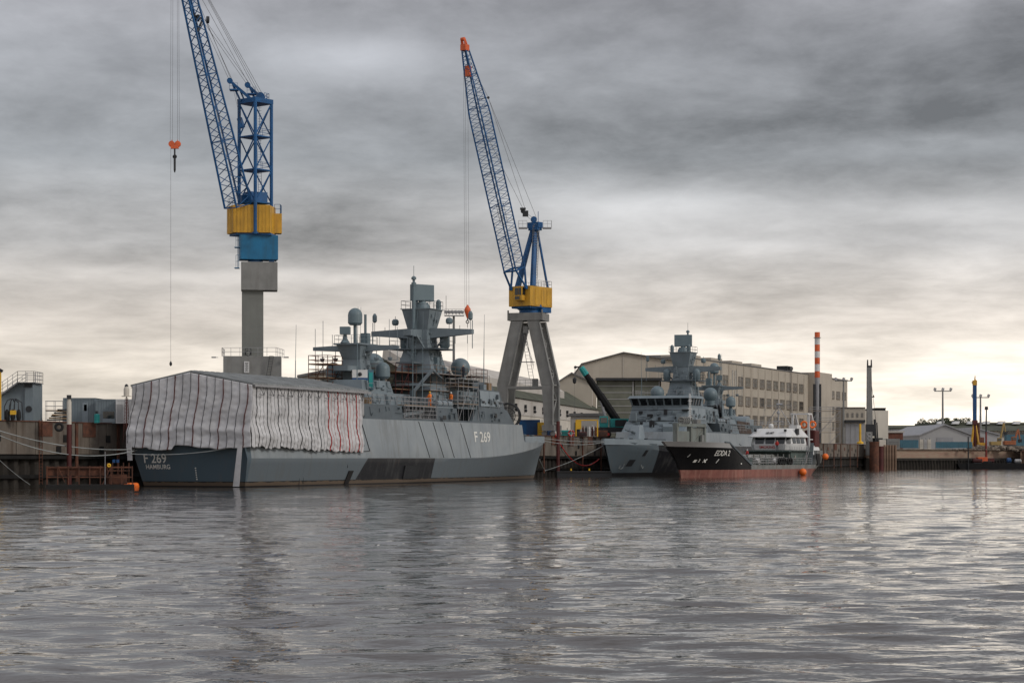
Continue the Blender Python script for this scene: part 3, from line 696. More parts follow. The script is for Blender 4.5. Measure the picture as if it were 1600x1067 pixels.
    q.hexa([(54.5, -5.4, 12.15), (58.2, -5.2, 12.15), (58.2, -2.0, 11.9), (54.5, -2.0, 11.9), (54.0, -5.5, 12.3), (58.6, -5.3, 12.3), (58.6, -2.0, 12.3), (54.0, -2.0, 12.3)])
    q.build('radome_platform', 'navy_dark', t)
    # ---- aft mast
    m = MB(); c = 35.2
    m.frus(c - 1.6, c + 1.6, 1.5, 11.6, c - 1.15, c + 1.2, 1.1, 14.0); m.frus(c - 1.2, c + 1.2, 1.1, 14.0, c - 1.9, c + 1.9, 1.5, 15.6)
    m.frus(c - 2.3, c + 2.1, 1.7, 15.6, c - 2.3, c + 2.1, 1.7, 15.78)
    m.frus(c + 1.6, c + 5.6, 1.5, 10.2, c + 1.8, c + 4.6, 1.1, 12.4)
    for sd_ in (-1, 1): m.greeble(c - 1.2, c + 1.2, 11.8, 13.9, 1.45, 1.12, sd_, 14, 51, .7); m.greeble(c - 1.1, c + 1.2, 14.1, 15.4, 1.12, 1.45, sd_, 8, 52, .6)
    m.build('aft_mast', 'navy_grey', t)
    m = MB()
    for sd_ in (-1, 1):
        m.hexa([(c - .4, sd_ * 1.3, 14.9), (c + .4, sd_ * 1.3, 14.9), (c + .2, sd_ * 5.4, 15.1), (c - .2, sd_ * 5.4, 15.1), (c - .4, sd_ * 1.3, 15.65), (c + .4, sd_ * 1.3, 15.65), (c + .2, sd_ * 5.4, 15.5), (c - .2, sd_ * 5.4, 15.5)])
        for yy in (2.6, 4.3): m.bar((c, sd_ * yy, 15), (c, sd_ * yy, 14.0), .04).lathe((c, sd_ * yy, 13.8), [(.15, 0), (.3, .3), (.3, .4)], 8)
        m.bar((c, sd_ * 1.4, 13.9), (c, sd_ * 5.3, 13.9), .04); m.bar((c, sd_ * 5.2, 15.3), (c, sd_ * 5.2, 13.9), .035)
        for yy, hh in ((5.2, 2.1), (4.2, 3.0), (3.0, 1.4)): m.bar((c, sd_ * yy, 15.5), (c, sd_ * yy, 15.5 + hh), .03)
    m.frus(c - 3.8, c - 1.1, .9, 12.6, c - 3.8, c - 1.1, .9, 13.2)
    m.parts('aft_yard', 'navy_grey', t)
    q = MB().bar((c - .2, 0, 15.7), (c - .2, 0, 18.0), .2, n=10).capsule((c - .2, 0, 17.9), .82, 1.95); q.build('radome', 'dome_grey', t, smooth=40)
    q = MB().capsule((c + 2.6, -2.1, 11.9), .85, 1.9).bar((c + 2.6, -2.1, 10.4), (c + 2.6, -2.1, 12), .3, n=8); q.build('radome', 'dome_grey', t, smooth=40)
    q = MB().capsule((c + 1.0, 3.4, 11.9), .85, 1.9).bar((c + 1.0, 3.4, 10.3), (c + 1.0, 3.4, 12), .3, n=8); q.build('radome', 'dome_grey', t, smooth=40)
    q = MB().bar((c + 1.4, -.5, 15.8), (c + 1.4, -.5, 19.2), .15, n=8).rbox((c + 1.4, -.5, 16.4), .8, .9, 1.3).rbox((c - 1.9, .4, 17.2), .95, 1.1, .85, .3).lathe((c - 1.9, .4, 15.8), [(.6, 0), (.25, .5), (.2, 1)], 8)
    q.rail([(c - 2.2, -1.6, 15.78), (c + 2.0, -1.6, 15.78), (c + 2.0, 1.6, 15.78), (c - 2.2, 1.6, 15.78), (c - 2.2, -1.6, 15.78)], .9, .025, 1.0)
    q.parts('aft_mast_fittings', 'dome_grey', t)
    # ---- whip aerials
    for (x_, y_, z_, hh) in ((31.5, -2.0, 11.5, 8.2), (40.5, -4.6, 8.8, 12.5), (42.3, -5.0, 8.8, 11.0), (45.4, 4.6, 8.8, 12.0), (60.5, -4.9, 11.2, 9.4), (61.0, 4.7, 13.1, 7.2), (19.5, -5.6, 4.2, 12.0) if not first else (30.0, 5.0, 8.8, 9.0)):
        q = MB().bar((x_, y_, z_), (x_ + .1, y_, z_ + hh * .55), .07, .05, n=6).bar((x_ + .1, y_, z_ + hh * .55), (x_ + .25, y_, z_ + hh), .035, .02, n=6); q.build('whip_aerial', 'dome_grey', t)
    # ---- deck gear
    q = MB()
    for sd_ in (-1, 1):
        for k in range(3): q.bar((46.0 + k * 1.5, sd_ * 5.0, 9.25), (47.2 + k * 1.5, sd_ * 5.0, 9.25), .38, n=12)
        q.box(45.6, 50.2, sd_ * 4.6, sd_ * 5.4, 8.76, 8.9)
        for k in range(6): q.box(36.2 + k * 1.25, 36.9 + k * 1.25, sd_ * 3.85, sd_ * 4.45, 7.4, 8.1 + .35 * (k % 2))
        q.bar((36.5, sd_ * 5.1, 7.6), (42.6, sd_ * 4.9, 8.3), .3, n=8)
    q.parts('deck_fittings', 'navy_light', t)
    q = MB()
    for sd_ in (-1, 1):
        for k in range(4): q.box(58.6 + k * 2.0, 59.2 + k * 2.0, sd_ * (5.58 - k * .1), sd_ * (5.66 - k * .1), 9.6, 9.85)
        q.bar((62.5, sd_ * 5.55, 8.1), (62.5, sd_ * 5.75, 8.1), .3, n=10); q.box(52.0, 53.2, sd_ * 5.28, sd_ * 5.36, 9.0, 10.8); q.box(45.2, 46.1, sd_ * 6.30, sd_ * 6.34, 7.3, 7.8)
    q.parts('vents', 'dark_metal', t)
    q = MB(); q.rbox((41.0, -4.4, 9.6), .5, .5, 2.2).bar((41, -4.4, 10.4), (44.6, -5.2, 13.1), .22, n=6).bar((44.6, -5.2, 13.1), (46.8, -5.4, 12.2), .14, n=6)
    q.build('boat_crane', 'navy_dark', t)
    # fore deck: breakwater, capstans, bollards
    q = MB(); q.ext([(73.2, -3.6, 5.0), (75.0, 0, 5.1), (75.0, 0, 5.9), (73.2, -3.6, 5.9)], (.12, 0, 0)); q.ext([(73.2, 3.6, 5.0), (75.0, 0, 5.1), (75.0, 0, 5.9), (73.2, 3.6, 5.9)], (.12, 0, 0))
    for (x_, y_) in ((83, -1.1), (83, 1.1), (86.5, -.8), (86.5, .8), (79.5, 2.4), (79.5, -2.4)): q.lathe((x_, y_, 5.2), [(.35, 0), (.22, .1), (.22, .6), (.34, .65), (.34, .8)], 10)
    q.parts('mooring_gear', 'navy_dark', t)
    return t
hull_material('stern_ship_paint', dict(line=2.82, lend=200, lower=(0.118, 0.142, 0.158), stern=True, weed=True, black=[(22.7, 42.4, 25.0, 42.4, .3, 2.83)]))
hull_material('bow_ship_paint', dict(line=4.9, lend=200, lower=(0.092, 0.118, 0.135), black=[(-5, 77.0, -5, 79.0, .5, 4.9)]))  # black aft of the bow is the tanker's shade, painted into the hull
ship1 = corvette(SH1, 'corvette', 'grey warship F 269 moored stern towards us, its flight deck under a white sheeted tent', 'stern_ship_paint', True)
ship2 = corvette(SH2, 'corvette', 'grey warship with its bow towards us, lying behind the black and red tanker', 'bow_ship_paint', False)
# lettering on the first ship
def on_side(sc, zc): return lambda u, v: side_pt(sc - u * -1, zc + v, -1, .035)
text_obj('hull_number', 'F 269', 1.75, 'lettering', ship1, on_side(57.4, 5.35), ext=.02, sx=1.35)
def on_stern(yc, zc): return lambda u, v: Vector((s0(zc + v) - .04, yc - u, zc + v))
text_obj('hull_number', 'F 269', 1.25, 'lettering', ship1, on_stern(4.05, 2.75), ext=.015, sx=.95)
text_obj('port_name', 'HAMBURG', .62, 'lettering', ship1, on_stern(3.8, 1.95), ext=.008, sx=.95)
# painted boundary lines, draught marks, hull rubbing strips
q = MB()
for s_ in (39.6, 43.5, 46.6, 51.6):
    a, b = side_pt(s_ - .5, 7.0, -1, .03), side_pt(s_ + 1.3, 2.9, -1, .03); q.bar(a, b, .035)
q.bar(side_pt(24.4, 6.9, -1, .03), side_pt(25.6, 3.6, -1, .03), .05); q.bar(side_pt(25.6, 3.6, -1, .03), side_pt(21.5, 3.5, -1, .03), .05)
q.parts('hose', 'dark_metal', ship1)
q = MB()
for s_, z0_, z1_ in ((10.2, .1, 4.0), (11.0, .2, 4.0), (20.2, 1.8, 4.0)): q.bar(side_pt(s_, z1_, -1, .05), side_pt(s_ + .3, z0_, -1, .05), .035)
for a, b in ((34.6, 38.4),): q.ext([side_pt(a, .5, -1, .04), side_pt(b, .5, -1, .04), side_pt(b, 2.0, -1, .04), side_pt(a, 2.0, -1, .04)], (0, -.08, 0))
q.parts('hull_patch', 'dark_metal', ship1)
q = MB()
for k in range(6): q.box(-.3 * 0 + s0(.7 + .22 * k) - .06, s0(.7 + .22 * k) - .03, -.5, -.38, .7 + .22 * k, .80 + .22 * k)
q.build('draught_mark', 'lettering', ship1)
q = MB().ext([side_pt(20.3, .1, -1, .05), side_pt(21.2, .1, -1, .05), side_pt(21.9, 1.5, -1, .05), side_pt(20.9, 1.5, -1, .05)], (0, -.1, 0)); q.build('scupper', 'wet_dark', ship1)
# second ship: gun, anchor pocket, marks, aft screens
def gun(t):
    b = bpy.data.objects.new('gun_turret', None); COL.objects.link(b); b.parent = t
    MB().lathe((77.6, 0, 5.2), [(1.5, 0), (1.5, .5), (1.25, .6)], 16).build('turret_ring', 'navy_dark', b)
    m = MB(); m.hexa([(76.2, -1.15, 5.8), (78.9, -1.0, 5.8), (78.9, 1.0, 5.8), (76.2, 1.15, 5.8), (76.5, -.85, 8.1), (77.7, -.7, 8.1), (77.7, .7, 8.1), (76.5, .85, 8.1)])
    m.build('turret_shell', 'navy_light', b, bevel=.05)
    MB().bar((78.2, 0, 6.9), (82.6, 0, 7.3), .12, .08, n=10).bar((78.0, 0, 6.88), (79.4, 0, 7.0), .2, n=10).build('gun_barrel', 'navy_dark', b)
gun(ship2)
q = MB()       # missile and decoy launchers, equipment boxes on the front
q.rbox((69.4, 2.6, 7.4), 1.5, 1.5, 1.7, .4, .35); q.rbox((69.0, -3.0, 7.2), 1.3, 1.3, 1.3, -.3, .3)
q.rbox((68.3, 4.2, 9.5), .8, .8, 1.2, .3); q.rbox((67.4, -3.9, 9.6), .7, .9, 1.3)
q.parts('launcher', 'navy_grey', ship2)
q = MB()
for (y_, z_, w__, h__) in ((-1.8, 9.6, .9, .5), (1.0, 10.0, .5, .9), (3.1, 9.3, .9, .35), (-3.4, 10.2, .6, .4), (.2, 9.1, .35, .5), (-.9, 7.6, .8, 1.3), (2.3, 8.1, .5, .5), (4.0, 10.6, 1.2, .25), (-2.7, 8.2, .4, .6)):
    x_ = 66.9 - max(0, (z_ - 8.9)) * .58 + (.0 if z_ > 8.9 else 1.6 - (z_ - 7.1) * .9); q.box(x_ - .1, x_ + .25, y_, y_ + w__, z_, z_ + h__)
q.bar((66.3, -4.9, 10.75), (66.3, 4.9, 10.75), .05); q.bar((67.1, -4.8, 8.95), (67.1, 4.9, 8.95), .06)
q.parts('front_fittings', 'dark_metal', ship2)
# port side cofferdam, grey side panels and door behind the tanker's bow
q = MB(); q.ext([side_pt(45.5, 7.15, 1, .1), side_pt(39.8, 7.15, 1, .1), side_pt(40.2, 9.5, 1, -.3), side_pt(43.2, 9.7, 1, -.3)], (0, -.15, 0)); q.build('side_screen', 'navy_grey', ship2)
q = MB(); q.ext([side_pt(39.6, 7.2, 1, .12), side_pt(32.0, 7.2, 1, .12), side_pt(31.5, 9.2, 1, -.2), side_pt(39.2, 9.4, 1, -.2)], (0, -.12, 0)); q.build('tarpaulin', 'brown_tarp', ship2)
q = MB(); q.bar((31.8, 2.6, 8.6), (31.8, 5.4, 8.6), 1.75, n=24); q.box(28, 31.5, 2.7, 5.3, 7.1, 9.8); q.build('rounded_housing', 'navy_light', ship2, smooth=30)
q = MB(); q.rbox((44.6, 3.6, 10.4), 2.6, 1.5, 1.2, .2, -.7); q.bar((43.4, 3.6, 9.0), (46.4, 3.6, 11.9), .28, n=8); q.bar((44, 4.3, 9.4), (46.6, 4.3, 12), .2, n=8); q.box(42.4, 45.4, 2.9, 4.6, 8.75, 9.6)
q.build('missile_launcher', 'dark_metal', ship2)
def port(s, z, off=.04): return side_pt(s, z, 1, off)
q = MB(); q.ext([port(82.6, 3.2), port(81.9, 3.2), port(81.7, 4.1), port(82.4, 4.1)], (0, .06, 0)); q.build('hatch_cover', 'dark_metal', ship2)
q = MB()       # anchor pocket outline
q.ext([port(85.9, 1.6), port(84.3, 1.6), port(83.9, 2.6), port(85.5, 2.6)], (0, .05, 0)); q.build('anchor_recess', 'dark_metal', ship2)
q = MB().tube([port(87.4, 1.7), port(87.6, 1.25), port(86.9, 1.15), port(86.5, 1.4), port(86.5, 2.0)], .045).parts('bow_mark', 'rope', ship2); MB().torus(port(81.2, 1.6), (0, 1, .2), .36, .05, 16, 6).build('bow_ring_mark', 'rope', ship2)
# ================================================================ TENT over the first ship's flight deck
def tent():
    t = thing('deck_tent', 'white wrinkled sheeted tent with dark and red lashings on the stern of warship F 269', 'tent', SH1.o, SH1.a)
    rs = np.random.RandomState(4)
    def wr(a, z, k):       # wrinkles of hanging cloth, metres
        return (0.05 * math.sin(a * 1.5 + 1.3 * math.sin(z * .9 + k)) + 0.035 * math.sin(a * 3.1 + z * 2.6 + k) + 0.045 * math.sin(a * 1.3 - z * 3.1 + k * 2)
                + 0.03 * abs(math.sin(a * 2.3 + z * 3.9 + 1.5 * math.sin(z * 1.7 + a))) + 0.03 * abs(math.sin(z * 4.6 - a * 2.9 + k)) + 0.02 * math.sin(z * 9.5 + a * 1.2))
    def sheet(nx, nz, fn, name, m, cut=None):
        vs = [fn(i / nx, j / nz) for i in range(nx + 1) for j in range(nz + 1)]
        fs = [(i * (nz + 1) + j, (i + 1) * (nz + 1) + j, (i + 1) * (nz + 1) + j + 1, i * (nz + 1) + j + 1) for i in range(nx) for j in range(nz)]
        b = MB(); b.add(vs, fs); o = b.build(name, m, t, smooth=60)
        so_ = o.modifiers.new('thickness', 'SOLIDIFY'); so_.thickness = 0.02
        return o
    gz = lambda y: 9.95 + 1.25 * (1 - abs(y) / 6.7)
    jag = lambda i: [0, .35, -.2, .1, .5, .15, -.1, .3, .05, -.25, .2, .4, -.15, .25, 0, .1, .3][i % 17]
    def endp(u, v, off=0.0):       # v 0 = top, 1 = bottom
        y = 6.6 - 13.55 * u; top = gz(y)
        bot = 3.75 + float(np.interp(u, [0, .17, .19, .37, .39, .42, .50, .60, .72, .78, 1], [.1, .1, -.12, -.15, .3, .38, .25, .1, -.05, 0, .1])) + .04 * math.sin(u * 40)
        z = top + (bot - top) * v; slack = .40 * max(0, v - .62) + .16 * math.exp(-((v - .74) / .06) ** 2)
        return Vector((-.75 - .75 * v - slack + (.3 + .3 * min(1, 3 * v)) * wr(y * .8, z, .5) - off, y * (1 + .04 * v) + .06 * math.sin(z * 1.3), z))
    sheet(150, 60, endp, 'end_sheet', 'sheet_cloth')
    def sidep(u, v, off=0.0):
        s = -.75 + 24.1 * u; top = 9.95 - .15 * u
        bot = 3.9 - .5 * u + .30 * jag(int(u * 17)) * (1 if u < .97 else 0) + .07 * math.sin(s * 5.1)
        z = top + (bot - top) * v; slack = .22 * math.exp(-((v - .84) / .12) ** 2) + .10 * math.exp(-((v - .45) / .08) ** 2) * (.5 + .5 * math.sin(s * 1.7))
        return Vector((s + .035 * math.sin(z * .8 + s * .4), -6.62 - .18 * v - slack + wr(s * .7, z, 2.1) * (.25 + .4 * v) + .035 * math.sin(z * 3.1 + .7 * math.sin(s * .9)) + .03 * abs(math.sin(z * 4.7 + s * .8 + math.sin(s * 1.9))) - off, z))
    sheet(260, 60, sidep, 'side_sheet', 'sheet_cloth')
    sheet(30, 8, lambda u, v: Vector((-.2 + 24.3 * u, 6.55, 10 - 5.8 * v)), 'side_sheet', 'sheet_cloth')
    sheet(10, 8, lambda u, v: Vector((24.2, -6.5 + 13 * u, 9.9 - 2.6 * v + (1.25 * (1 - abs(1 - 2 * u)) if v == 0 else 0))), 'end_sheet', 'sheet_cloth')
    def strap(fn, u, m, r, skew=0.0):
        pts = [fn(min(1, max(0, u + skew * v + .004 * math.sin(v * 9))), v, r * .9 + .015) for v in [k / 22 for k in range(23)]]
        MB().tube(pts, r, 4).build('lashing_strap', m, t)
    M_ = ['dark_metal', 'dark_metal', 'dark_red']
    for k in range(15): strap(endp, .035 + k * .0665, 'dark_red' if k % 3 == 2 else 'dark_metal', .055 if k % 3 == 2 else .028, -.03)
    for k in range(33):
        u = .02 + k * .0297; big = k % 3 == 1
        strap(sidep, u, ('red_paint' if u > .62 else 'dark_metal') if big or u > .70 else 'dark_metal', (.06 if u > .62 else .045) if big else .018, .006)
    # roof: two slopes with corrugated sheeting, eaves, knee braces
    r = MB(); n = 46
    for sd_ in (-1, 1):
        for i in range(n):
            a, b = -.55 + 24.9 * i / n, -.55 + 24.9 * (i + 1) / n - .04; dz = .03 * (i % 2)
            r.hexa([(a, sd_ * 6.95, 9.93), (b, sd_ * 6.95, 9.93), (b, 0, 11.25), (a, 0, 11.25), (a, sd_ * 6.95, 10.09 + dz), (b, sd_ * 6.95, 10.09 + dz), (b, 0, 11.42 + dz), (a, 0, 11.42 + dz)])
    r.build('roof', 'tent_roof', t)
    e = MB().box(-.3, 25.0, -7.0, -6.85, 9.75, 9.95).box(-.3, 25.0, 6.85, 7.0, 9.75, 9.95); e.parts('eaves_beam', 'galvanised', t)
    k = MB()
    for i in range(13): s = .6 + i * 1.95; k.bar((s, -6.98, 9.8), (s + .9, -6.98, 8.95), .03).bar((s + 1.3, -6.97, 9.8), (s + .9, -6.97, 8.95), .03).bar((s, -6.96, 9.05), (s + .95, -6.96, 8.93), .03)
    k.parts('knee_brace', 'steel_cable', t)
    p = MB().add([(-1.9, -6.0, 4.1), (-1.9, -6.5, 4.1), (-2.05, -6.25, .1), (-2.05, -5.55, .1)], [(0, 1, 2, 3)]); o = p.build('hanging_strip', 'sheet_cloth', t)
    o.modifiers.new('thickness', 'SOLIDIFY').thickness = .03
    p = MB().add([(-1.7, 6.7, 4.3), (-1.7, 6.1, 4.3), (-1.6, 6.05, 2.6), (-1.6, 6.6, 2.6)], [(0, 1, 2, 3)]); o = p.build('hanging_strip', 'sheet_cloth', t); o.modifiers.new('thickness', 'SOLIDIFY').thickness = .03
    return t
tent()
# ================================================================ CRANES
def tower_crane():
    sc = F / 255.0; ox, oy = (394 - 800) / sc, 255.0
    x = lambda px: (px - 394) / sc; z = lambda py: CH + (H0 - py) / sc
    t = thing('harbour_crane', 'tall blue and yellow slewing crane on a square grey pillar behind the white tent', 'crane', (ox, oy, 0))
    b = MB().rbox((0, 0, (z(558) + GZ) / 2), 6.9, 5.4, z(558) - GZ, R(8)); b.build('base_block', 'crane_grey', t, bevel=.04)
    b = MB().rbox((0.05, 0, (z(455) + z(558)) / 2), 2.55, 2.3, z(455) - z(558), R(8)); b.build('pillar', 'pillar_grey', t, bevel=.03)
    b = MB().rbox((x(405.5), -.2, (z(411) + z(455)) / 2), 4.35, 2.7, z(411) - z(455), R(7)); b.build('counterweight_box', 'crane_grey', t, bevel=.05)
    b = MB().rail([(-3.3, -2.6, z(558)), (3.2, -2.9, z(558)), (3.6, 2.3, z(558))], 1.0, .03, 1.1); b.rail([(-3.3, -2.6, z(558)), (-3.6, 2.0, z(558))], 1.0, .03, 1.1); b.build('railing', 'galvanised', t)
    b = MB()
    for k in range(14): b.box(-.05, .05, 0, .1, 0, .1) if False else None
    sg = MB().rbox((x(390), -2.86, z(575)), .62, .03, 1.35, R(8)); sg.build('notice_board', 'white_paint', t)
    ln = MB()
    for k in range(10): ln.rbox((x(390), -2.885, z(575) + .5 - k * .11), .42 - .1 * (k % 3), .012, .045, R(8))
    ln.build('notice_text', 'lettering_dark', t)
    cg = MB(); cg.bar((x(386), -1.75, z(556)), (x(386), -1.75, z(546)), .05).bar((x(395), -1.7, z(556)), (x(395), -1.7, z(546)), .05).bar((x(386), -1.75, z(546)), (x(395), -1.7, z(546)), .05).torus((x(390.5), -1.8, z(553)), (0, 1, 0), .3, .05, 14, 5); cg.build('door_frame', 'dark_metal', t)
    st = MB()
    for k in range(14): st.bar((x(420) + .03 * k, -2.95, z(590) + k * .19), (x(426) + .03 * k, -2.95, z(590) + k * .19), .03)
    for e in (420, 426): st.bar((x(e), -2.95, z(592)), (x(e) + .45, -2.95, z(558)), .035)
    st.build('ladder', 'dark_metal', t)
    b = MB()
    for e in (-3.75, 3.95): b.bar((e, -2.6, z(560)), (e + (.5 if e > 0 else -.5), -2.8, z(560)), .05).rbox((e + (.5 if e > 0 else -.5), -2.8, z(560)), .5, .3, .15)
    b.parts('lamp', 'galvanised', t)
    # slewing part
    c = x(399)
    b = MB().lathe((c, 0, z(411)), [(.9, 0), (.9, z(404) - z(411)), (1.2, z(404) - z(411) + .02), (1.2, z(400) - z(411))], 20).rbox((x(425), -.4, z(404)), .6, .6, .9); b.build('slewing_ring', 'crane_blue', t, smooth=35)
    b = MB().rbox((x(403.5), 0, (z(369) + z(407)) / 2), 4.55, 2.6, z(369) - z(407), R(12)); b.build('machinery_box', 'crane_cyan', t, bevel=.04)
    b = MB().rail([(x(371), -1.4, z(388)), (x(377), -1.7, z(388))], 1.6, .03, .4); b.rail([(x(371), -1.4, z(420)), (x(376), -1.7, z(420))], 1.5, .03, .4); b.box(x(369), x(376), -1.7, -.9, z(388) - .1, z(388)); b.box(x(369), x(376), -1.7, -.9, z(420) - .1, z(420)); b.bar((x(374), -1.4, z(420)), (x(374), -1.4, z(370)), .05); b.build('side_platform', 'crane_cyan', t)
    b = MB()
    b.ext([(x(354.5), .3, z(366)), (x(368), -1.9, z(366)), (x(424), -1.7, z(366)), (x(429), 1.2, z(366)), (x(400), 2.6, z(366))], (0, 0, z(323) - z(366))); b.build('machinery_house', 'crane_yellow', t, bevel=.04)
    b = MB().ext([(x(358), .3, z(366) - .9 * 0 - .25), (x(372), -1.6, z(366) - .25), (x(426), -1.4, z(366) - .25), (x(430), 1.2, z(366) - .25), (x(400), 2.2, z(366) - .25)], (0, 0, .24)); b.box(x(377), x(424), -1.1, 1.1, z(370), z(366) - .26); b.build('house_floor', 'crane_blue', t)
    rb = MB()
    for k in range(11): f = k / 10; rb.bar((x(368) + (x(424) - x(368)) * f, -1.92 + .2 * f, z(365)), (x(368) + (x(424) - x(368)) * f, -1.92 + .2 * f, z(324)), .03)
    for k in range(5): f = k / 4; rb.bar((x(354.5) + (x(368) - x(354.5)) * f - .02, .3 - 2.2 * f, z(365)), (x(354.5) + (x(368) - x(354.5)) * f - .02, .3 - 2.2 * f, z(324)), .03)
    rb.parts('house_rib', 'crane_yellow', t)
    MB().rail([(x(356), .2, z(323)), (x(369), -1.8, z(323))], .9, .03, .6).build('roof_railing', 'crane_blue', t)
    b = MB().rbox((x(432), 1.2, (z(333) + z(364)) / 2), .95, 1.4, z(333) - z(364), R(10)); b.build('cab', 'crane_yellow', t, bevel=.03)
    b = MB().rail([(x(428), .6, z(333)), (x(437), .5, z(333)), (x(437), 2, z(333))], 1.1, .03, .5); b.build('cab_railing', 'crane_blue', t)
    # tower
    Rd, al = 1.94, R(6.8); zt, zb = z(162), z(376)
    L = [(c - Rd * math.cos(al), -Rd * math.sin(al) * 0 - .2), (c + Rd * math.sin(al), -Rd), (c + Rd * math.cos(al), .1), (c - Rd * math.sin(al), Rd)]
    legs = MB()
    for i, (a, e) in enumerate(L): MB().bar((a, e, z(320) if i == 3 else zb + .6), (a, e, zt), .21, n=8).build('tower_leg', 'crane_blue', t, smooth=40)
    hs = [z(318), z(267), z(215), z(162)]
    br = MB(); lo = MB()
    for i in range(4):
        a, e = L[i], L[(i + 1) % 4]
        for k in range(3):
            br.bar((*a, hs[k]), (*e, hs[k + 1]), .085, n=6)
            if i % 2 == k % 2: br.bar((*e, hs[k]), (*a, hs[k + 1]), .085, n=6)
            br.bar((*a, hs[k]), (*e, hs[k]), .10)
        lo.bar((*a, z(366)), (*e, z(366)), .16)
    br.build('tower_bracing', 'crane_blue', t); lo.build('lower_frame', 'crane_blue', t)
    for k, h_ in enumerate(hs):
        f = 1.12 if k == 3 else .95
        q = MB().ext([(c + (a - c) * f, e * f, h_ - .1) for a, e in L], (0, 0, .55 if k == 3 else .12))
        if k in (1, 2): q.rail([(c + (a - c) * .9, e * .9, h_ + .02) for a, e in (L[1], L[2], L[3])], .9, .03, 1.2)
        q.build('tower_platform', 'crane_blue', t)
    q = MB().rbox((c, 0, z(309)), 2.4, 1.8, 1.2, R(30)).rbox((x(383), -.3, z(312)), 1.2, 1.0, .9, R(30)).bar((x(379), 0, z(200)), (x(374), 0, z(185)), .35, n=8); q.build('winch', 'crane_blue', t)
    ld = MB()
    for e in (-.2, .2): ld.bar((c + .6 + e, .3, z(318)), (c + .2 + e, .3, z(165)), .03)
    for k in range(36): ld.bar((c + .4 - .2 + .1, .3, z(318) + k * .33), (c + .4 + .2 + .1, .3, z(318) + k * .33), .022)
    ld.build('ladder', 'crane_blue', t)
    # top prongs that carry the rope sheaves
    tips = [(x(362), -.9, z(130)), (x(387), .7, z(133))]
    for (tp, root, vs_) in ((tips[0], (x(393), -1.1, z(157)), (x(377), -.7, z(160))), (tips[1], (x(413), .4, z(157)), (x(399), .9, z(160)))):
        q = MB().bar(root, tp, .26, .22).bar(vs_, (tp[0] + .25, tp[1], tp[2] - .3), .15).bar((vs_[0] + .5, vs_[1], vs_[2]), (tp[0] + 1.0, tp[1], tp[2] - .75), .12)
        q.box(tp[0] - .1, tp[0] + .9, tp[1] - .5, tp[1] + .5, tp[2] - 1.1, tp[2] - .95); q.rail([(tp[0] - .1, tp[1] - .5, tp[2] - .95), (tp[0] + .9, tp[1] - .5, tp[2] - .95)], .7, .025, .5)
        q.lathe((tp[0] - .1, tp[1] - .15, tp[2] + .1), [(.35, 0), (.35, .3)], 14, axis=(0, 1, 0)); q.build('rope_prong', 'crane_blue', t)
    q = MB().lathe((x(407), -.2, z(151)), [(.5, 0), (.5, .5)], 14, axis=(0, 1, 0)).rbox((x(405), 0, z(156)), 1.3, 1.3, .6); q.rail([(x(414), -.6, z(157)), (x(420), .2, z(157)), (x(412), 1.4, z(157))], .8, .03, .6); q.build('top_sheave', 'crane_blue', t)
    # jib
    A = P(372, 322, 253.6) - Vector((ox, oy, 0)); B = P(274.5, -95, 246.0) - Vector((ox, oy, 0)); B.z += 0; A.z += 0
    d = (B - A).normalized(); u = Vector((.70, -.71, 0)); u = (u - d * u.dot(d)).normalized(); v = d.cross(u)
    j = MB(); ch = MB(); pt = lattice_jib(j, A, B, 2.3, .95, u, v, 16, .13, .055, chord=ch)
    j.build('jib_lacing', 'crane_blue', t); ch.parts('jib_chord', 'crane_blue', t)
    for i_ in (0, 1, 2, 3): pass
    w_ = MB()
    for k in range(18): w_.bar(A.lerp(B, .02 + k * .02) - u * .2, A.lerp(B, .02 + k * .02) + u * .2, .02)
    w_.bar(A.lerp(B, .02) - u * .2, A.lerp(B, .40) - u * .2, .02).bar(A.lerp(B, .02) + u * .2, A.lerp(B, .40) + u * .2, .02); w_.build('jib_ladder', 'galvanised', t)
    q = P(317, 30, 249) - Vector((ox, oy, 0)); s_ = MB()
    for e in (-.5, .5): s_.lathe(q + Vector((e - .15, e, 0)), [(.42, 0), (.42, .3)], 14, axis=(1, .3, 0))
    s_.bar(q, A.lerp(B, .72), .14).bar(q, A.lerp(B, .66), .14).bar(q + Vector((-.6, -.4, 0)), A.lerp(B, .75) - u * .5, .1); s_.build('jib_sheave', 'dark_metal', t)
    rp = MB()
    for tp in tips:
        for e in (-.18, .18): rp.bar(q + Vector((e, e, 0)), Vector(tp) + Vector((e, 0, .2)), .022, n=4)
        tb = B.lerp(A, .08); rp.bar(tb, Vector(tp) + Vector((0, .3, .3)), .022, n=4)
    for e in (-.3, .0, .3): rp.bar(B + Vector((0, 0, 0)), Vector((x(407) + e, e, z(149))), .024, n=4)
    for e in (-.1, .15): rp.bar(Vector(tips[0]) + Vector((.2 + e, 0, 0)), (x(380), -.2, z(205)), .016, n=4)
    rp.build('stay_rope', 'steel_cable', t)
    # hoist ropes and hook block: hang from the jib head
    hk = P(273, 227, 246) - Vector((ox, oy, 0)); rp = MB()
    for px in (266, 269.4, 277.4, 280.2): a = P(px, 0, 246) - Vector((ox, oy, 0)); rp.bar((a.x, a.y, hk.z + .3), (a.x * .8 + B.x * .2, B.y, B.z), .019, n=4)
    a = P(266.8, 0, 246) - Vector((ox, oy, 0)); rp.bar((a.x, a.y, hk.z), (a.x, a.y, P(0, 572, 246).z), .019, n=4); rp.build('hoist_rope', 'steel_cable', t)
    hb = MB()
    for e in (-.36, .36): hb.lathe(hk + Vector((e, -.15, .12)), [(.12, 0), (.36, .02), (.36, .28), (.12, .3)], 14, axis=(0, 1, 0))
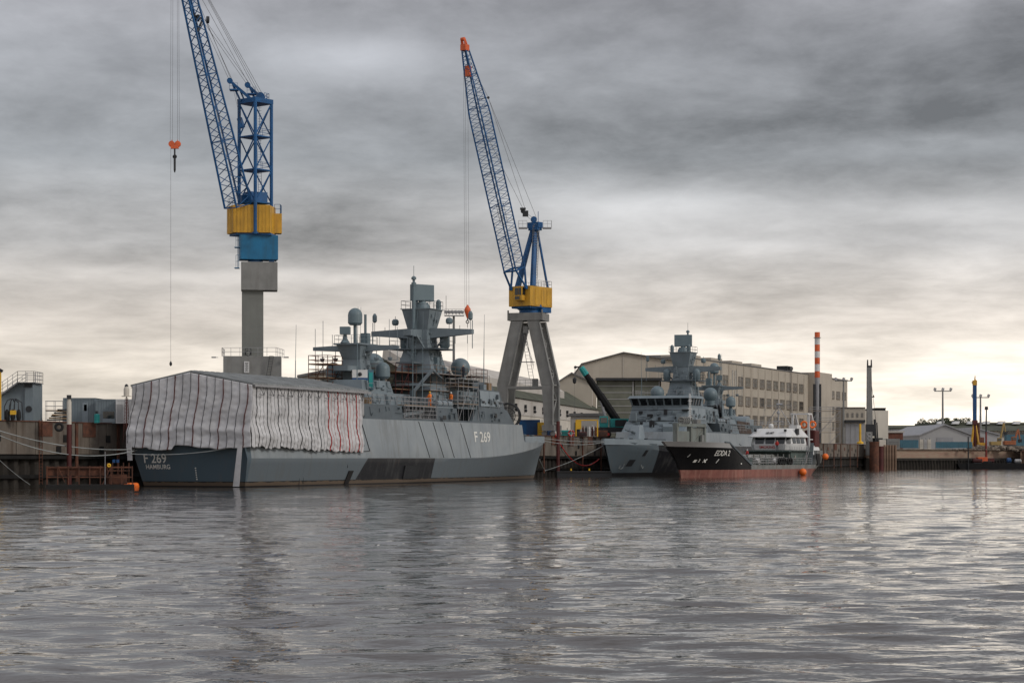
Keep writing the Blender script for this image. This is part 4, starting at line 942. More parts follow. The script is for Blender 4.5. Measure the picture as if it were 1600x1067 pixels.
    hb.rbox(hk + Vector((0, 0, -.25)), .9, .35, .35).bar(hk + Vector((-.33, 0, 0)), hk + Vector((-.33, 0, .6)), .06).bar(hk + Vector((.33, 0, 0)), hk + Vector((.33, 0, .6)), .06); hb.build('hook_block', 'signal_orange', t)
    hb = MB().bar(hk + Vector((0, 0, -.4)), hk + Vector((0, 0, -1.3)), .1, n=8).lathe(hk + Vector((0, 0, -3.2)), [(.05, 0), (.13, .3), (.13, 1.7), (.2, 1.9)], 8).torus(hk + Vector((0, 0, -1.35)), (0, 1, 0), .2, .06, 12, 6); hb.build('hook', 'dark_metal', t)
    MB().lathe((a.x, a.y, P(0, 572, 246).z), [(.03, 0), (.16, .15), (.16, .35), (.03, .6)], 8).build('rope_weight', 'dark_metal', t)
tower_crane()
def portal_crane():
    sc = F / 335.0; ox, oy = (826 - 800) / sc, 335.0; rz = R(-16)
    x = lambda px: (px - 826) / sc; z = lambda py: CH + (H0 - py) / sc
    t = thing('portal_crane', 'blue and yellow luffing crane with red jib head on a grey four legged portal', 'crane', (ox, oy, 0))
    rot = Matrix.Rotation(rz, 4, 'Z')
    def rr(mb): mb.v = [tuple(rot @ Vector(v)) for v in mb.v]; return mb
    zb, zk_, zt = GZ + 1.7, z(602), z(503)
    for yy in (-1.9, 1.9):
        for sd_ in (-1, 1):
            q = MB(); y0, y1 = yy - .28, yy + .28
            def prof(pts): q.ext([(p_[0] * sd_, y0, p_[1]) for p_ in pts], (0, y1 - y0, 0))
            prof([(1.0 - .55, zt), (2.25, zt), (4.5, zk_), (2.75, zk_ - .1)]); prof([(2.75, zk_ - .12), (4.5, zk_ - .02), (4.45, zb), (3.1, zb)])
            for (a, b) in (((2.27, zt), (4.55, zk_)), ((.42, zt), (2.70, zk_ - .1))): q.hexa([(a[0] * sd_ - .04, y0 - .12, a[1]), (a[0] * sd_ + .04, y0 - .12, a[1]), (a[0] * sd_ + .04, y1 + .12, a[1]), (a[0] * sd_ - .04, y1 + .12, a[1]), (b[0] * sd_ - .04, y0 - .12, b[1]), (b[0] * sd_ + .04, y0 - .12, b[1]), (b[0] * sd_ + .04, y1 + .12, b[1]), (b[0] * sd_ - .04, y1 + .12, b[1])][4:] + [(a[0] * sd_ - .04, y0 - .12, a[1]), (a[0] * sd_ + .04, y0 - .12, a[1]), (a[0] * sd_ + .04, y1 + .12, a[1]), (a[0] * sd_ - .04, y1 + .12, a[1])])
            for (x_, zz) in ((4.5, zk_),): q.hexa([((x_ - .0) * sd_ - .04, y0 - .12, zb), (x_ * sd_ + .04, y0 - .12, zb), (x_ * sd_ + .04, y1 + .12, zb), (x_ * sd_ - .04, y1 + .12, zb), (x_ * sd_ - .04, y0 - .12, zz), (x_ * sd_ + .04, y0 - .12, zz), (x_ * sd_ + .04, y1 + .12, zz), (x_ * sd_ - .04, y1 + .12, zz)])
            rr(q).build('portal_leg', 'crane_grey', t)
    q = MB()
    for sd_ in (-1, 1):
        P0 = lambda k: (1.6 + (4.1 - 1.6) * min(1, (zt - k) / (zt - zk_)) if k > zk_ else 4.1) * sd_
        hs = [zt - 1.0, zt - 3.4, zt - 5.8, zt - 8.2, zk_, zk_ - 2.3, zb + .3]
        for i, h_ in enumerate(hs):
            q.box(P0(h_) - .12, P0(h_) + .12, -1.62, 1.62, h_ - .1, h_ + .1)
            if i: a, b = (-1.6, 1.6) if i % 2 else (1.6, -1.6); q.bar((P0(hs[i - 1]), a, hs[i - 1]), (P0(h_), b, h_), .13, n=6)
    rr(q).build('side_bracing', 'crane_grey', t)
    q = MB()
    for yy in (-1.9, 1.9): q.box(-2.8, 2.8, yy - .2, yy + .2, zk_ - .6, zk_ - .2)
    q.rail([(-2.7, -1.9, zk_ - .2), (2.7, -1.9, zk_ - .2)], 1.0, .03, .9); q.box(-2.7, 2.7, -1.65, -.7, zk_ - .3, zk_ - .22); q.box(1.0, 1.8, -1.5, -.8, zk_ - .2, zk_ + 1.0); rr(q).build('tie_beam', 'crane_grey', t)
    q = MB()
    q.rbox((0, 0, (z(490) + z(502)) / 2), 5.6, 4.4, z(490) - z(502)); [q.box(a, a + .22, -2.35, -2.1, z(502), z(486)) for a in (-2.85, 2.7)]; q.box(-1.0, 1.0, -2.1, 2.1, zt - 3.3, zt - .05) if False else q.box(-.45, .45, -1.9, -1.6, zt - 1.9, zt - .8)
    rr(q).build('ring_girder', 'crane_grey', t, bevel=.03)
    q = MB()
    for e in (-.35, .35): q.bar((e - 1.0, .2, zt - 1.0), (e + .6, -.4, zk_ + 1.0), .04)
    for k in range(16): f = k / 15; q.bar((-1.35 + 1.6 * f, .2 - .6 * f, zt - 1 + (zk_ + 2 - zt) * f), (-.65 + 1.6 * f, .2 - .6 * f, zt - 1 + (zk_ + 2 - zt) * f), .03)
    q.rail([(-1.0, .1, zt - 2), (.9, -.5, zk_ + 2.6)], .9, .03, 1.0); q.box(-1.4, .9, -.6, .4, zt - 6.4, zt - 6.3); rr(q).build('access_ladder', 'galvanised', t)
    for yy in (-1.9, 1.9):
        for sd_ in (-1, 1):
            q = MB().rbox((3.8 * sd_, yy, zb - .45), 2.0, .9, .9)
            for w2 in (-.7, .7): q.lathe((3.8 * sd_ + w2, yy - .2, GZ + .4), [(.4, 0), (.4, .4)], 14, axis=(0, 1, 0)); q.bar((3.8 * sd_ + w2, yy, zb - .5), (3.8 * sd_ + w2, yy, GZ + .4), .2)
            rr(q).build('bogie', 'crane_grey', t)
    q = MB().lathe((-2.7, -2.9, z(650)), [(.5, 0), (.55, .05), (.55, .45), (.5, .5)], 20, axis=(-.55, 1, 0)); q.torus((-2.7, -2.9, z(650)), (-.55, 1, 0), 1.95, .14, 32, 6).torus((-2.5, -2.55, z(650)), (-.55, 1, 0), 1.9, .10, 32, 6).torus((-2.7, -2.9, z(650)), (-.55, 1, 0), 1.3, .07, 28, 5)
    for k in range(14): a = k * math.pi / 7; q.bar((-2.7, -2.95, z(650)), Vector((-2.7, -2.95, z(650))) + Vector((math.cos(a) * .88, math.cos(a) * .48, math.sin(a))) * 1.95, .05)
    rr(q).build('cable_reel', 'dark_metal', t)
    # slewing part
    MB().lathe((x(827), 0, z(490)), [(1.6, 0), (1.6, .5), (2.3, .9), (2.3, 1.3)], 20).build('slewing_ring', 'crane_blue', t, smooth=35)
    a = R(-37); ca, sa = math.cos(a), math.sin(a); hc = Vector((x(829), 0, (z(449) + z(480)) / 2))
    q = MB().rbox(hc, 4.2, 5.9, z(449) - z(480) , a); q.build('machinery_house', 'crane_yellow', t, bevel=.03)
    L_ = lambda lx, ly, zz: Vector((hc.x + lx * ca - ly * sa, hc.y + lx * sa + ly * ca, zz))
    # here -ly is towards the jib side (left front)
    q = MB().rbox(L_(1.0, 1.6, z(484)), 1.9, 2.6, .9, a).rbox(L_(0, 0, z(481.5)), 3.6, 5.2, .3, a); q.build('floor_gear', 'crane_blue', t)
    zr = z(449)
    q = MB().rail([L_(2.0, -.6, zr), L_(2.0, 2.9, zr), L_(-2.0, 2.9, zr), L_(-2.0, 0, zr)], 1.0, .035, .7); q.build('roof_railing', 'galvanised', t)
    q = MB()
    for ly in (-1.6, 0, 1.5): q.ext([L_(2.115, ly, z(478)), L_(2.115, ly + 1.2, z(478)), L_(2.115, ly + 1.2, z(453)), L_(2.115, ly, z(453))], L_(.03, 0, 0) - L_(0, 0, 0))
    q.parts('service_door', 'crane_yellow', t)
    cab = bpy.data.objects.new('cab', None); COL.objects.link(cab); cab.parent = t
    q = MB().rbox(L_(.35, -3.35, z(461.5)), 1.6, 1.1, 2.1, a); q.build('cab_shell', 'crane_yellow', cab, bevel=.03)
    q = MB(); q.rbox(L_(.15, -3.93, z(458)), .62, .05, 1.1, a); q.rbox(L_(.8, -3.93, z(458)), .5, .05, 1.1, a); q.rbox(L_(1.17, -3.35, z(458)), .05, .7, 1.1, a); q.rbox(L_(.3, -3.93, z(468)), .9, .05, .5, a)
    q.parts('cab_window', 'dark_glass', cab)
    # A-frame
    ap = Vector((x(836), .2, z(352)))
    for (root, r_) in ((L_(-1.5, -1.4, zr), .40), (L_(1.5, -1.4, zr), .42)): MB().bar(root, ap + (root - hc).normalized() * .2, r_ * 1.25, r_ * .9, n=6).build('frame_leg', 'crane_blue', t)
    for root in (L_(-1.6, 2.4, zr), L_(1.6, 2.4, zr)): MB().bar(root, ap + Vector((.3, .2, -.4)), .2, n=6).build('back_stay', 'crane_blue', t)
    q = MB().rbox(ap, 2.2, 1.2, .9, a).lathe(ap + Vector((-.2, -.3, .9)), [(.5, 0), (.5, .5)], 14, axis=(0, 1, 0)).bar(ap + Vector((.5, 0, 0)), ap + Vector((.5, 0, 2.2)), .07); q.rbox(ap + Vector((0, -.2, -.55)), 1.8, 1.2, .6, a); q.build('frame_head', 'crane_blue', t)
    q = MB()
    for e in (-1, 1): q.box(ap.x + e * 1.9 - .7, ap.x + e * 1.9 + .7, -.7, .7, ap.z - .55, ap.z - .4); q.rail([(ap.x + e * 1.3, -.7, ap.z - .4), (ap.x + e * 2.6, -.7, ap.z - .4), (ap.x + e * 2.6, .7, ap.z - .4)], 1.05, .03, .6)
    q.parts('head_platform', 'galvanised', t)
    ld = MB()
    for k in range(24): f = k / 23; c_ = L_(1.2, -.8, zr).lerp(ap + Vector((.2, -.6, 0)), f); ld.bar(c_ - Vector((.25, 0, 0)), c_ + Vector((.25, 0, 0)), .03).bar(c_ + Vector((-.45, -.3, .1)), c_ + Vector((.45, -.3, .1)), .03)
    for e in (-.3, .3, -.5, .5): ld.bar(L_(1.2, -.8, zr) + Vector((e, -.1, 0)), ap + Vector((.2 + e, -.7, 0)), .045)
    ld.build('frame_ladder', 'crane_grey', t)
    # jib
    O = Vector((ox, oy, 0)); B = P(727, 78, 323.6) - O; foot = L_(0, -3.2, z(452)); d = (B - foot).normalized()
    u = L_(1, 0, 0) - L_(0, 0, 0); u = (u - d * u.dot(d)).normalized(); v = d.cross(u).normalized()
    A = foot + d * 3.0 + v * 0.0
    j = MB(); ch = MB(); tp = lambda s: 2.35 if s < .72 else 2.35 + (.75 - 2.35) * (s - .72) / .28
    lattice_jib(j, A, B, 2.4, .8, u, v, 27, .125, .043, chord=ch, taper=tp); j.build('jib_lacing', 'crane_blue', t); ch.parts('jib_chord', 'crane_blue', t)
    for e in (-1, 1):
        q = MB()
        for w2 in (-1, 1): q.bar(A + u * e * 1.18 + v * w2 * 1.18, foot + u * e * 1.5, .17, n=6)
        q.bar(A + u * e * 1.18 - v * 1.18, A + u * e * 1.18 + v * 1.18, .14, n=6); q.bar(A - u * 1.18 + v * e * 1.18, A + u * 1.18 + v * e * 1.18, .16, n=6); q.lathe(foot + u * (e * 1.5 - .15), [(.32, 0), (.32, .3)], 12, axis=u); q.build('jib_foot', 'crane_blue', t)
    h = MB(); hd = B + d * 1.6
    for e in (-.35, .35): h.bar(B + u * e + v * .35, hd + u * e * .9 + v * .1, .12).bar(B + u * e - v * .35, hd + u * e * .9 - v * .05, .12)
    h.rbox(B + d * .3, 1.0, 1.0, .9, a).lathe(hd + u * -.3, [(.3, 0), (.3, .6)], 12, axis=u); h.build('jib_head', 'signal_orange', t)
    C0 = B - d * 3.4 - v * .0; MB().rbox(C0 - Vector((.3, .2, 0)), .75, .7, 1.6, a).build('lower_sheave_box', 'signal_orange', t)
    q = MB()
    for e in (-.45, .45):
        for f in (-.35, .35): q.bar(A + d * 7.5 + u * e + v * f, A + d * 10.6 + u * e + v * f, .035)
    for k in range(9):
        c_ = A + d * (7.5 + k * .39)
        for f in (-.35, .35): q.bar(c_ + u * -.45 + v * f, c_ + u * .45 + v * f, .025)
    q.build('jib_safety_cage', 'crane_grey', t)
    # spreader and ropes
    sp = P(763, 153, 327) - O; q = MB().bar(sp, P(745, 156, 326) - O, .08).lathe(sp + Vector((0, -.1, 0)), [(.2, 0), (.2, .2)], 10, axis=(0, 1, 0)); q.build('rope_spreader', 'dark_metal', t)
    pb = P(821, 334, 332) - O; q = MB().rbox(pb, .9, .6, .9).lathe(pb + Vector((-.4, 0, .4)), [(.35, 0), (.35, .3)], 12, axis=(0, 1, 0)).rbox(pb + Vector((-.4, 0, .75)), .9, .4, .35); q.build('pulley_block', 'dark_metal', t)
    rp = MB()
    for e in (-.3, .3): rp.bar(pb + Vector((e, 0, 0)), ap + Vector((e, -.3, .6)), .025, n=4)
    rp.bar(pb + Vector((-.4, 0, .8)), B.lerp(A, .28) + v * -.9, .026, n=4); rp.bar(pb + Vector((.0, 0, .6)), sp, .026, n=4); rp.bar(sp, B + v * -.3, .026, n=4); rp.bar(sp + Vector((0, .3, 0)), ap + Vector((.3, 0, 1)), .026, n=4)
    rp.build('stay_rope', 'steel_cable', t)
    hk = P(730.5, 488, 322) - O; rp = MB()
    for px in (726.4, 729.0, 732.8): k_ = P(px, 488, 322) - O; rp.bar((k_.x, k_.y, hk.z + .6), (B.x + (px - 729) / sc, B.y, B.z - 3.2), .024, n=4)
    rp.bar(hk, P(731, 575, 322) - O, .02, n=4); rp.build('hoist_rope', 'steel_cable', t)
    q = MB().lathe(hk - Vector((0, 0, .95)), [(.06, 0), (.2, .25), (.48, 1.1), (.48, 1.45), (.22, 1.85), (.08, 2.1)], 14); q.build('hook_block', 'signal_orange', t, smooth=40)
    q = MB().torus(hk - Vector((0, 0, 1.45)), (0, 1, 0), .22, .07, 14, 6).bar(hk - Vector((0, 0, .9)), hk - Vector((0, 0, 1.25)), .09, n=8).bar(hk - Vector((0, 0, 1.6)), hk - Vector((0, 0, 2.3)), .06); q.build('hook', 'dark_metal', t)
portal_crane()
# ================================================================ SMALL TANKER alongside
TK = Frame((49.8, 363.0, 0), math.atan2(-.894, -.447))
def tanker():
    t = thing('tanker', 'small black and red tanker EDDA 2 with white wheelhouse beside the second warship', 'tanker ship', TK.o, TK.a)
    U = [0, .05, .1, .3, .6, .75, .83, .89, .94, .975, 1]
    hb = lambda u: interp(u, U, [3.7, 4.2, 4.45, 4.5, 4.5, 4.5, 4.1, 3.2, 1.9, .8, .05])
    wl = lambda u: interp(u, U, [3.0, 3.9, 4.4, 4.5, 4.5, 4.4, 3.5, 2.4, 1.25, .5, .05])
    a0 = lambda z: 4.2 - 2.1 * max(0, min(z, 2.3)); a1 = lambda z: 55.3 + .35 * max(z, 0) + .18 * max(z, 0) ** 2
    us = [0, .03, .06, .1, .12, .2, .3, .4, .5, .6, .66, .7, .74, .78, .82, .86, .9, .93, .955, .975, .99, 1]
    def dk(u): return 1.75 + (2.4 if u < .09 else 0)
    def hull(z0f, z1f, nm, m, uu, n=3, top=True):
        vs, fs = [], []
        for u in uu:
            zs = [z0f(u) + (z1f(u) - z0f(u)) * j / n for j in range(n + 1)]
            for sd_ in (-1, 1):
                for z in zs:
                    q = min(1, max(0, z) / 5.2); h = wl(u) + (hb(u) - wl(u)) * q ** .7; vs.append((a0(z) + (a1(z) - a0(z)) * u, sd_ * h, z))
        k = n + 1
        for i in range(len(uu) - 1):
            a, b = i * 2 * k, (i + 1) * 2 * k
            for j in range(n): fs.append((a + j, b + j, b + j + 1, a + j + 1)); fs.append((a + k + j + 1, b + k + j + 1, b + k + j, a + k + j))
            if top: fs.append((a + n, b + n, b + k + n, a + k + n))
        fs.append(tuple(range(k)) + tuple(range(2 * k - 1, k - 1, -1)))
        e = (len(uu) - 1) * 2 * k; fs.append(tuple(e + j for j in range(k))[::-1] + tuple(e + k + j for j in range(k)))
        b = MB(); b.add(vs, fs); return b.build(nm, m, t, smooth=30)
    hull(lambda u: -.8, lambda u: 1.08, 'lower_hull', 'boot_red', us)
    hull(lambda u: 1.083, lambda u: dk(u) if u < .66 else 1.9, 'side_plating', 'tanker_grey', sorted([u for u in us if u <= .66] + [.089, .091]))
    fu = [.655, .67, .70, .74, .76, .78, .82, .86, .9, .93, .955, .975, .99, 1]
    zt = lambda u: interp(u, [.655, .76, 1], [1.45, 4.35, 4.55]); hull(lambda u: 1.082, zt, 'bow_plating', 'hull_black', fu)
    gu = [u for u in fu if u >= .76]; hull(lambda u: zt(u) + .003, lambda u: interp(u, [.76, 1], [5.15, 5.3]), 'bow_bulwark', 'pale_sheet', gu, n=1)
    # inclined bulwark edge plate and deck edge strip
    q = MB()
    for sd_ in (-1, 1):
        pts = [(TKs(.655, 1.7), 4.50), (TKs(.76, 5.1), 4.5)]
        q.bar((pts[0][0], sd_ * 4.47, 1.75), (pts[1][0] - .2, sd_ * 4.4, 5.15), .16); q.bar((pts[1][0] - .2, sd_ * 4.4, 5.2), (pts[1][0] + 1.6, sd_ * 4.35, 5.25), .14)
        q.bar((pts[0][0] - 1.1, sd_ * 4.3, 1.8), (pts[1][0] - 1.4, sd_ * 4.2, 4.9), .10)
        for k in range(5): f = k / 4; q.bar((pts[0][0] - 1.1 + f * 5.2, sd_ * 4.3, 1.8 + f * 3.0), (pts[0][0] + f * 5.3, sd_ * 4.4, 1.8 + f * 3.2), .06)
    q.parts('bulwark_frame', 'navy_dark', t)
    def pp(s, z, off=.04):
        u = (s - a0(z)) / (a1(z) - a0(z)); qq = min(1, max(0, z) / 5.2); return Vector((s, wl(u) + (hb(u) - wl(u)) * qq ** .7 + off, z))
    text_obj('ship_name', 'EDDA 2', 1.15, 'lettering', t, lambda u, v: pp(48.3 - u, 3.55 + v), shear=.15, ext=.01, sx=1.1)
    q = MB()
    q.ext([pp(54.1, 2.2), pp(53.6, 2.2), pp(53.5, 2.6), pp(54.0, 2.6)], (0, .03, 0)); q.torus(pp(51.9, 2.45), (0, 1, 0), .26, .07, 16, 5); q.bar(pp(52.2, 2.2), pp(51.6, 2.7), .07); q.bar(pp(49.3, 2.1), pp(48.9, 2.7), .05); q.bar(pp(55.6, 3.0), pp(55.4, 3.4), .035); q.ext([pp(42.0, 1.9), pp(41.6, 1.9), pp(41.6, 2.1), pp(42.0, 2.1)], (0, .03, 0))
    q.parts('hull_mark', 'lettering', t)
    text_obj('draught_figure', '3', .6, 'lettering', t, lambda u, v: pp(53.0 - u, 2.45 + v), ext=.02)
    # cargo deck: pipes, tanks, valves, railings, hanging tyres
    q = MB()
    for y_, z_, r_ in ((3.2, 2.5, .18), (2.5, 2.9, .22), (1.2, 3.2, .25), (3.6, 2.1, .12), (-1.5, 3.0, .25)): q.bar((16, y_, z_), (42, y_, z_), r_, n=8)
    for k in range(9): q.bar((17 + k * 2.8, -3.4, 2.8), (17 + k * 2.8, 3.9, 2.8), .12, n=6).bar((17 + k * 2.8, 3.6, 1.8), (17 + k * 2.8, 3.6, 3.5), .11, n=6)
    q.build('deck_piping', 'tanker_grey', t)
    for k in range(6): MB().bar((20 + k * 3.7, 2.6, 2.3), (20 + k * 3.7, 3.6, 2.3), .5, n=14).lathe((20 + k * 3.7, 1.8, 1.8), [(.5, 0), (.5, 1.2), (.3, 1.35)], 12).build('deck_valve', 'white_paint' if k % 2 else 'deck_green', t)
    q = MB().box(16, 43, -3.6, 3.4, 1.76, 2.2); q.build('tank_trunk', 'deck_green', t)
    r = MB(); r.rail([(TKs(.655, 1.7) - 1, 4.35, 1.75), (16, 4.35, 1.75), (7.5, 4.3, 1.75)], 1.1, .035, 1.2, 3); r.rail([(TKs(.655, 1.7) - 1, -4.35, 1.75), (7.5, -4.3, 1.75)], 1.1, .03, 1.5, 2); r.rail([(17.8, -3.5, 4.0), (17.8, 4.0, 4.0), (7, 4.0, 4.0)], .75, .025, 1.2, 1); r.parts('railing', 'galvanised', t)
    for k, s_ in enumerate((22.0, 23.1, 24.2, 19.9, 18.8)):
        MB().torus((s_, 4.55, 2.35), (.1, 1, 0), .42, .17, 16, 6).bar((s_, 4.5, 2.7), (s_, 4.4, 3.0), .05).build('tyre_fender', 'black_rubber', t)
    # foredeck hose gantry with its reel and a white ladder mast
    q = MB()
    for s_ in (43.0, 48.6, 54.2):
        q.box(s_ - .3, s_ + .3, -1.6, -.9, 4.4, 8.1)
    q.box(43.0, 54.2, -1.7, -.8, 7.6, 8.05).box(43.4, 48.2, -1.3, -1.15, 4.4, 7.5).box(49.0, 53.8, -1.3, -1.15, 4.4, 6.9); q.bar((43.6, -1.1, 7.2), (48.0, -1.1, 4.8), .06).box(42.6, 54.6, -3.2, 1.2, 4.35, 4.5); q.build('hose_gantry', 'gantry_grey', t)
    q = MB()
    for k in range(4): q.torus((50.5 + .8 * k, -.9, 8.5), (1, .2, 0), .45, .12, 16, 6)
    q.bar((49.8, -.9, 8.5), (53.8, -.9, 8.5), .1); q.rbox((46.0, -1.2, 8.4), 1.6, .8, .6).bar((47.5, -1.2, 8.1), (48.8, -1.0, 9.1), .14).bar((48.8, -1, 9.1), (51.5, -.8, 8.8), .12); q.box(44.2, 45.2, -.9, -.6, 5.2, 6.4).box(50.6, 51.3, -.9, -.6, 4.6, 5.3); q.parts('hose_reel', 'tanker_grey', t)
    q = MB()
    for e in (-.28, .28): q.bar((49.4 + e, -.9, 8.0), (49.4 + e, -.9, 12.6), .055)
    for k in range(13): q.bar((49.12, -.9, 8.3 + k * .34), (49.68, -.9, 8.3 + k * .34), .04)
    for k in (2, 5, 8): q.bar((48.6, -.9, 8.3 + k * .4), (50.2, -.9, 8.3 + k * .4), .045)
    q.build('ladder_mast', 'white_paint', t)
    # superstructure
    q = MB(); q.frus(6.5, 16.5, 3.7, 1.76, 6.5, 16.3, 3.7, 4.15); q.box(16.5, 18.0, -3.9, 3.9, 3.9, 4.0).box(6.5, 16.6, -4.2, 4.2, 4.0, 4.15); q.build('deckhouse', 'deck_green', t)
    q = MB()
    for (s_, w__, z0_, z1_) in ((8.0, .8, 1.9, 3.8), (14.0, .7, 2.6, 3.3)): q.box(s_, s_ + w__, 3.7, 3.76, z0_, z1_)
    for k in range(3): q.box(16.45, 16.52, -2.6 + k * 2.2, -1.7 + k * 2.2, 2.6, 3.3)
    q.parts('port_light', 'dark_glass', t)
    st = MB()
    for k in range(9): st.box(11.3 - k * .28, 11.6 - k * .28, 3.85, 4.45, 1.9 + k * .27, 1.95 + k * .27)
    st.bar((11.6, 4.45, 1.8), (9.2, 4.45, 4.15), .05).bar((11.6, 4.45, 2.7), (9.2, 4.45, 5.05), .03); st.build('stairway', 'galvanised', t)
    wh = bpy.data.objects.new('wheelhouse', None); COL.objects.link(wh); wh.parent = t
    def oct_(z, a, b, w_, ch): return [(a, -w_, z), (b - ch, -w_, z), (b, -w_ + ch, z), (b, w_ - ch, z), (b - ch, w_, z), (a, w_, z)]
    def loft(mb, A, B_): n = len(A); mb.add(A + B_, [(i, (i + 1) % n, n + (i + 1) % n, n + i) for i in range(n)] + [tuple(range(n))[::-1], tuple(range(n, 2 * n))])
    q = MB(); loft(q, oct_(4.16, 8, 16.2, 3.4, .8), oct_(5.15, 8, 16.4, 3.55, .8)); loft(q, oct_(5.15, 8, 16.4, 3.55, .8), oct_(6.28, 8, 16.0, 3.35, .8)); q.build('wheelhouse_wall', 'white_paint', wh, bevel=.02)
    q = MB(); loft(q, oct_(6.285, 7.6, 16.9, 3.8, .7), oct_(6.38, 7.6, 16.9, 3.8, .7)); loft(q, oct_(6.38, 7.6, 16.9, 3.8, .7), oct_(7.75, 8.8, 14.9, 2.9, .7)); q.build('wheelhouse_roof', 'white_paint', wh, bevel=.03)
    for k in range(3):
        y0 = -2.6 + k * 1.78; d_ = .09; MB().ext([(16.36 + .03, y0 + .12, 5.22), (16.36 + .03, y0 + 1.58, 5.22), (16.06 + .03, y0 + 1.68, 6.2), (16.06 + .03, y0 + .02, 6.2)], (.05, 0, 0)).build('wheelhouse_window', 'dark_glass', wh)
    MB().ext([(16.25, 2.95, 5.25), (15.75, 3.45, 5.25), (15.45, 3.30, 6.2), (15.95, 2.80, 6.2)], (.05, .05, 0)).build('wheelhouse_window', 'dark_glass', wh)
    for k in range(3): MB().ext([(14.9 - k * 2.1, 3.58, 5.3), (13.4 - k * 2.1, 3.58, 5.3), (13.4 - k * 2.1, 3.42, 6.15), (14.9 - k * 2.1, 3.42, 6.15)], (0, .05, 0)).build('wheelhouse_window', 'dark_glass', wh)
    fr = lambda xx, zz, sc_: (lambda u, v: Vector((xx - (v * sc_), u, zz + v)))
    text_obj('warning_text', 'SMOKING', .62, 'red_paint', t, lambda u, v: Vector((16.36 + .16 * (v / 1.0) + .06, -.4 + u, 4.65 + v)), ext=.01)
    text_obj('roof_text', 'HE HET', .4, 'lettering_dark', t, lambda u, v: Vector((17.0 - (.62 + v) * 1.53 + .14, 0.0 + u, 7.0 + v)), ext=.02)
    q = MB()
    for (s_, y_, z_) in ((16.0, -2.6, 7.2), (16.0, 2.6, 7.2)): q.rbox((s_, y_, z_ + .2), .35, .35, .4)
    q.rbox((13.0, 3.6, 7.2), .8, .5, 1.0); q.parts('searchlight', 'dark_metal', t)
    q = MB().bar((12, 0, 7.7), (12, 0, 12.6), .13, .05, n=8).bar((12, -2.6, 7.6), (12, -.1, 11.4), .06, n=6).bar((12, 2.6, 7.6), (12, .1, 11.4), .06, n=6).bar((12, -2.2, 11.6), (12, 2.2, 11.6), .05).bar((12, -2.6, 9.9), (12, 2.6, 9.9), .04).bar((12, -2.6, 9.9), (12, -2.2, 12.6), .03).bar((12, 2.6, 9.9), (12, 2.2, 12), .03)
    q.rbox((12.2, 0, 9.0), .4, 1.6, .15).sph((12, 0, 10.4), .3, 10, 6).rbox((12.3, .3, 11.8), .3, 1.0, .2, .4, .5); q.build('signal_mast', 'galvanised', t)
    q = MB().sph((10, -2.0, 8.2), .45, 12, 8); q.bar((10, -2, 7.5), (10, -2, 8), .08); q.build('dome_aerial', 'white_paint', t, smooth=40)
    q = MB().box(9.2, 11.2, 1.6, 3.0, 7.76, 8.35); q.build('roof_locker', 'white_paint', t)
    # stern: raised bulwark, davit frame with rescue boat
    q = MB(); q.frus(-.6, 5.6, 3.9, 3.26, -.8, 5.2, 4.0, 3.42); q.build('stern_deck', 'tanker_grey', t)
    q = MB().frus(1.2, 5.4, 2.0, 3.43, 1.8, 5.0, 1.6, 5.0, yc=1.9); q.build('engine_casing', 'white_paint', t, bevel=.03)
    q = MB()
    for y_ in (.4, 3.2): q.bar((5.6, y_, 3.4), (6.0, y_, 10.2), .22); q.bar((0.2, y_, 3.4), (4.6, y_, 10.3), .24); q.bar((4.6, y_, 10.3), (6.6, y_, 10.3), .2)
    q.bar((4.6, .4, 10.3), (4.6, 3.2, 10.3), .13).bar((6.5, .4, 10.3), (6.5, 3.2, 10.3), .13).bar((3.2, 3.2, 3.4), (3.4, 3.2, 8.0), .14).bar((5.8, 3.25, 8.0), (3.0, 3.25, 8.0), .12).bar((5.8, 3.25, 6.0), (2.0, 3.25, 6.0), .12).bar((1.2, 3.2, 5.0), (3.2, 3.2, 8.0), .12)
    q.build('davit_frame', 'white_paint', t)
    q = MB(); q.hexa([(1.0, 1.9, 4.6), (3.8, 1.9, 4.6), (3.8, 3.6, 4.6), (1.0, 3.6, 4.6), (1.8, 1.8, 7.6), (4.2, 1.8, 7.6), (4.2, 3.8, 7.6), (1.8, 3.8, 7.6)]); q.build('rescue_boat', 'dark_red', t, bevel=.25)
    for e in (2.2, 3.7): MB().torus((5.3, e, 8.5), (1, .45, 0), .5, .17, 18, 8).build('lifebuoy', 'buoy_orange', t)
    q = MB()
    for k in range(4): q.bar((6.2 + k * .5, 3.9, 1.8), (6.0 + k * .5, 4.1, 5.4), .09)
    q.parts('stanchion', 'navy_dark', t)
    q = MB(); q.ext([(5.6, 4.35, 3.6), (3.6, 4.3, 3.6), (3.9, 4.45, 1.9), (5.0, 4.45, 1.6)], (0, .12, 0)); q.build('rubber_apron', 'black_rubber', t)
    return t
TKs = lambda u, z: (4.2 - 2.1 * max(0, min(z, 2.3))) * (1 - u) + (55.3 + .35 * max(z, 0) + .18 * max(z, 0) ** 2) * u
tanker()
def fender(p, r, label, sz=1.0, cord=1.2):
    o = thing('ball_fender', label, 'fender', p, 0, 'orange ball fenders')
    MB().sph((0, 0, 0), r, 20, 12, sz).build('ball', 'buoy_orange', o, smooth=60); MB().lathe((0, 0, r * .92), [(.12, 0), (.09, .18)], 8).bar((0, 0, r), (0, 0, r + cord), .03).build('lanyard', 'rope', o)
a = TK.m @ Vector((14.6, 5.15, .55)); fender(a, .62, 'orange ball fender floating against the red side of the tanker amidships')
a = TK.m @ Vector((1.6, 4.75, 3.1)); fender(a, .56, 'orange ball fender hung high on the tanker stern corner', cord=.6)
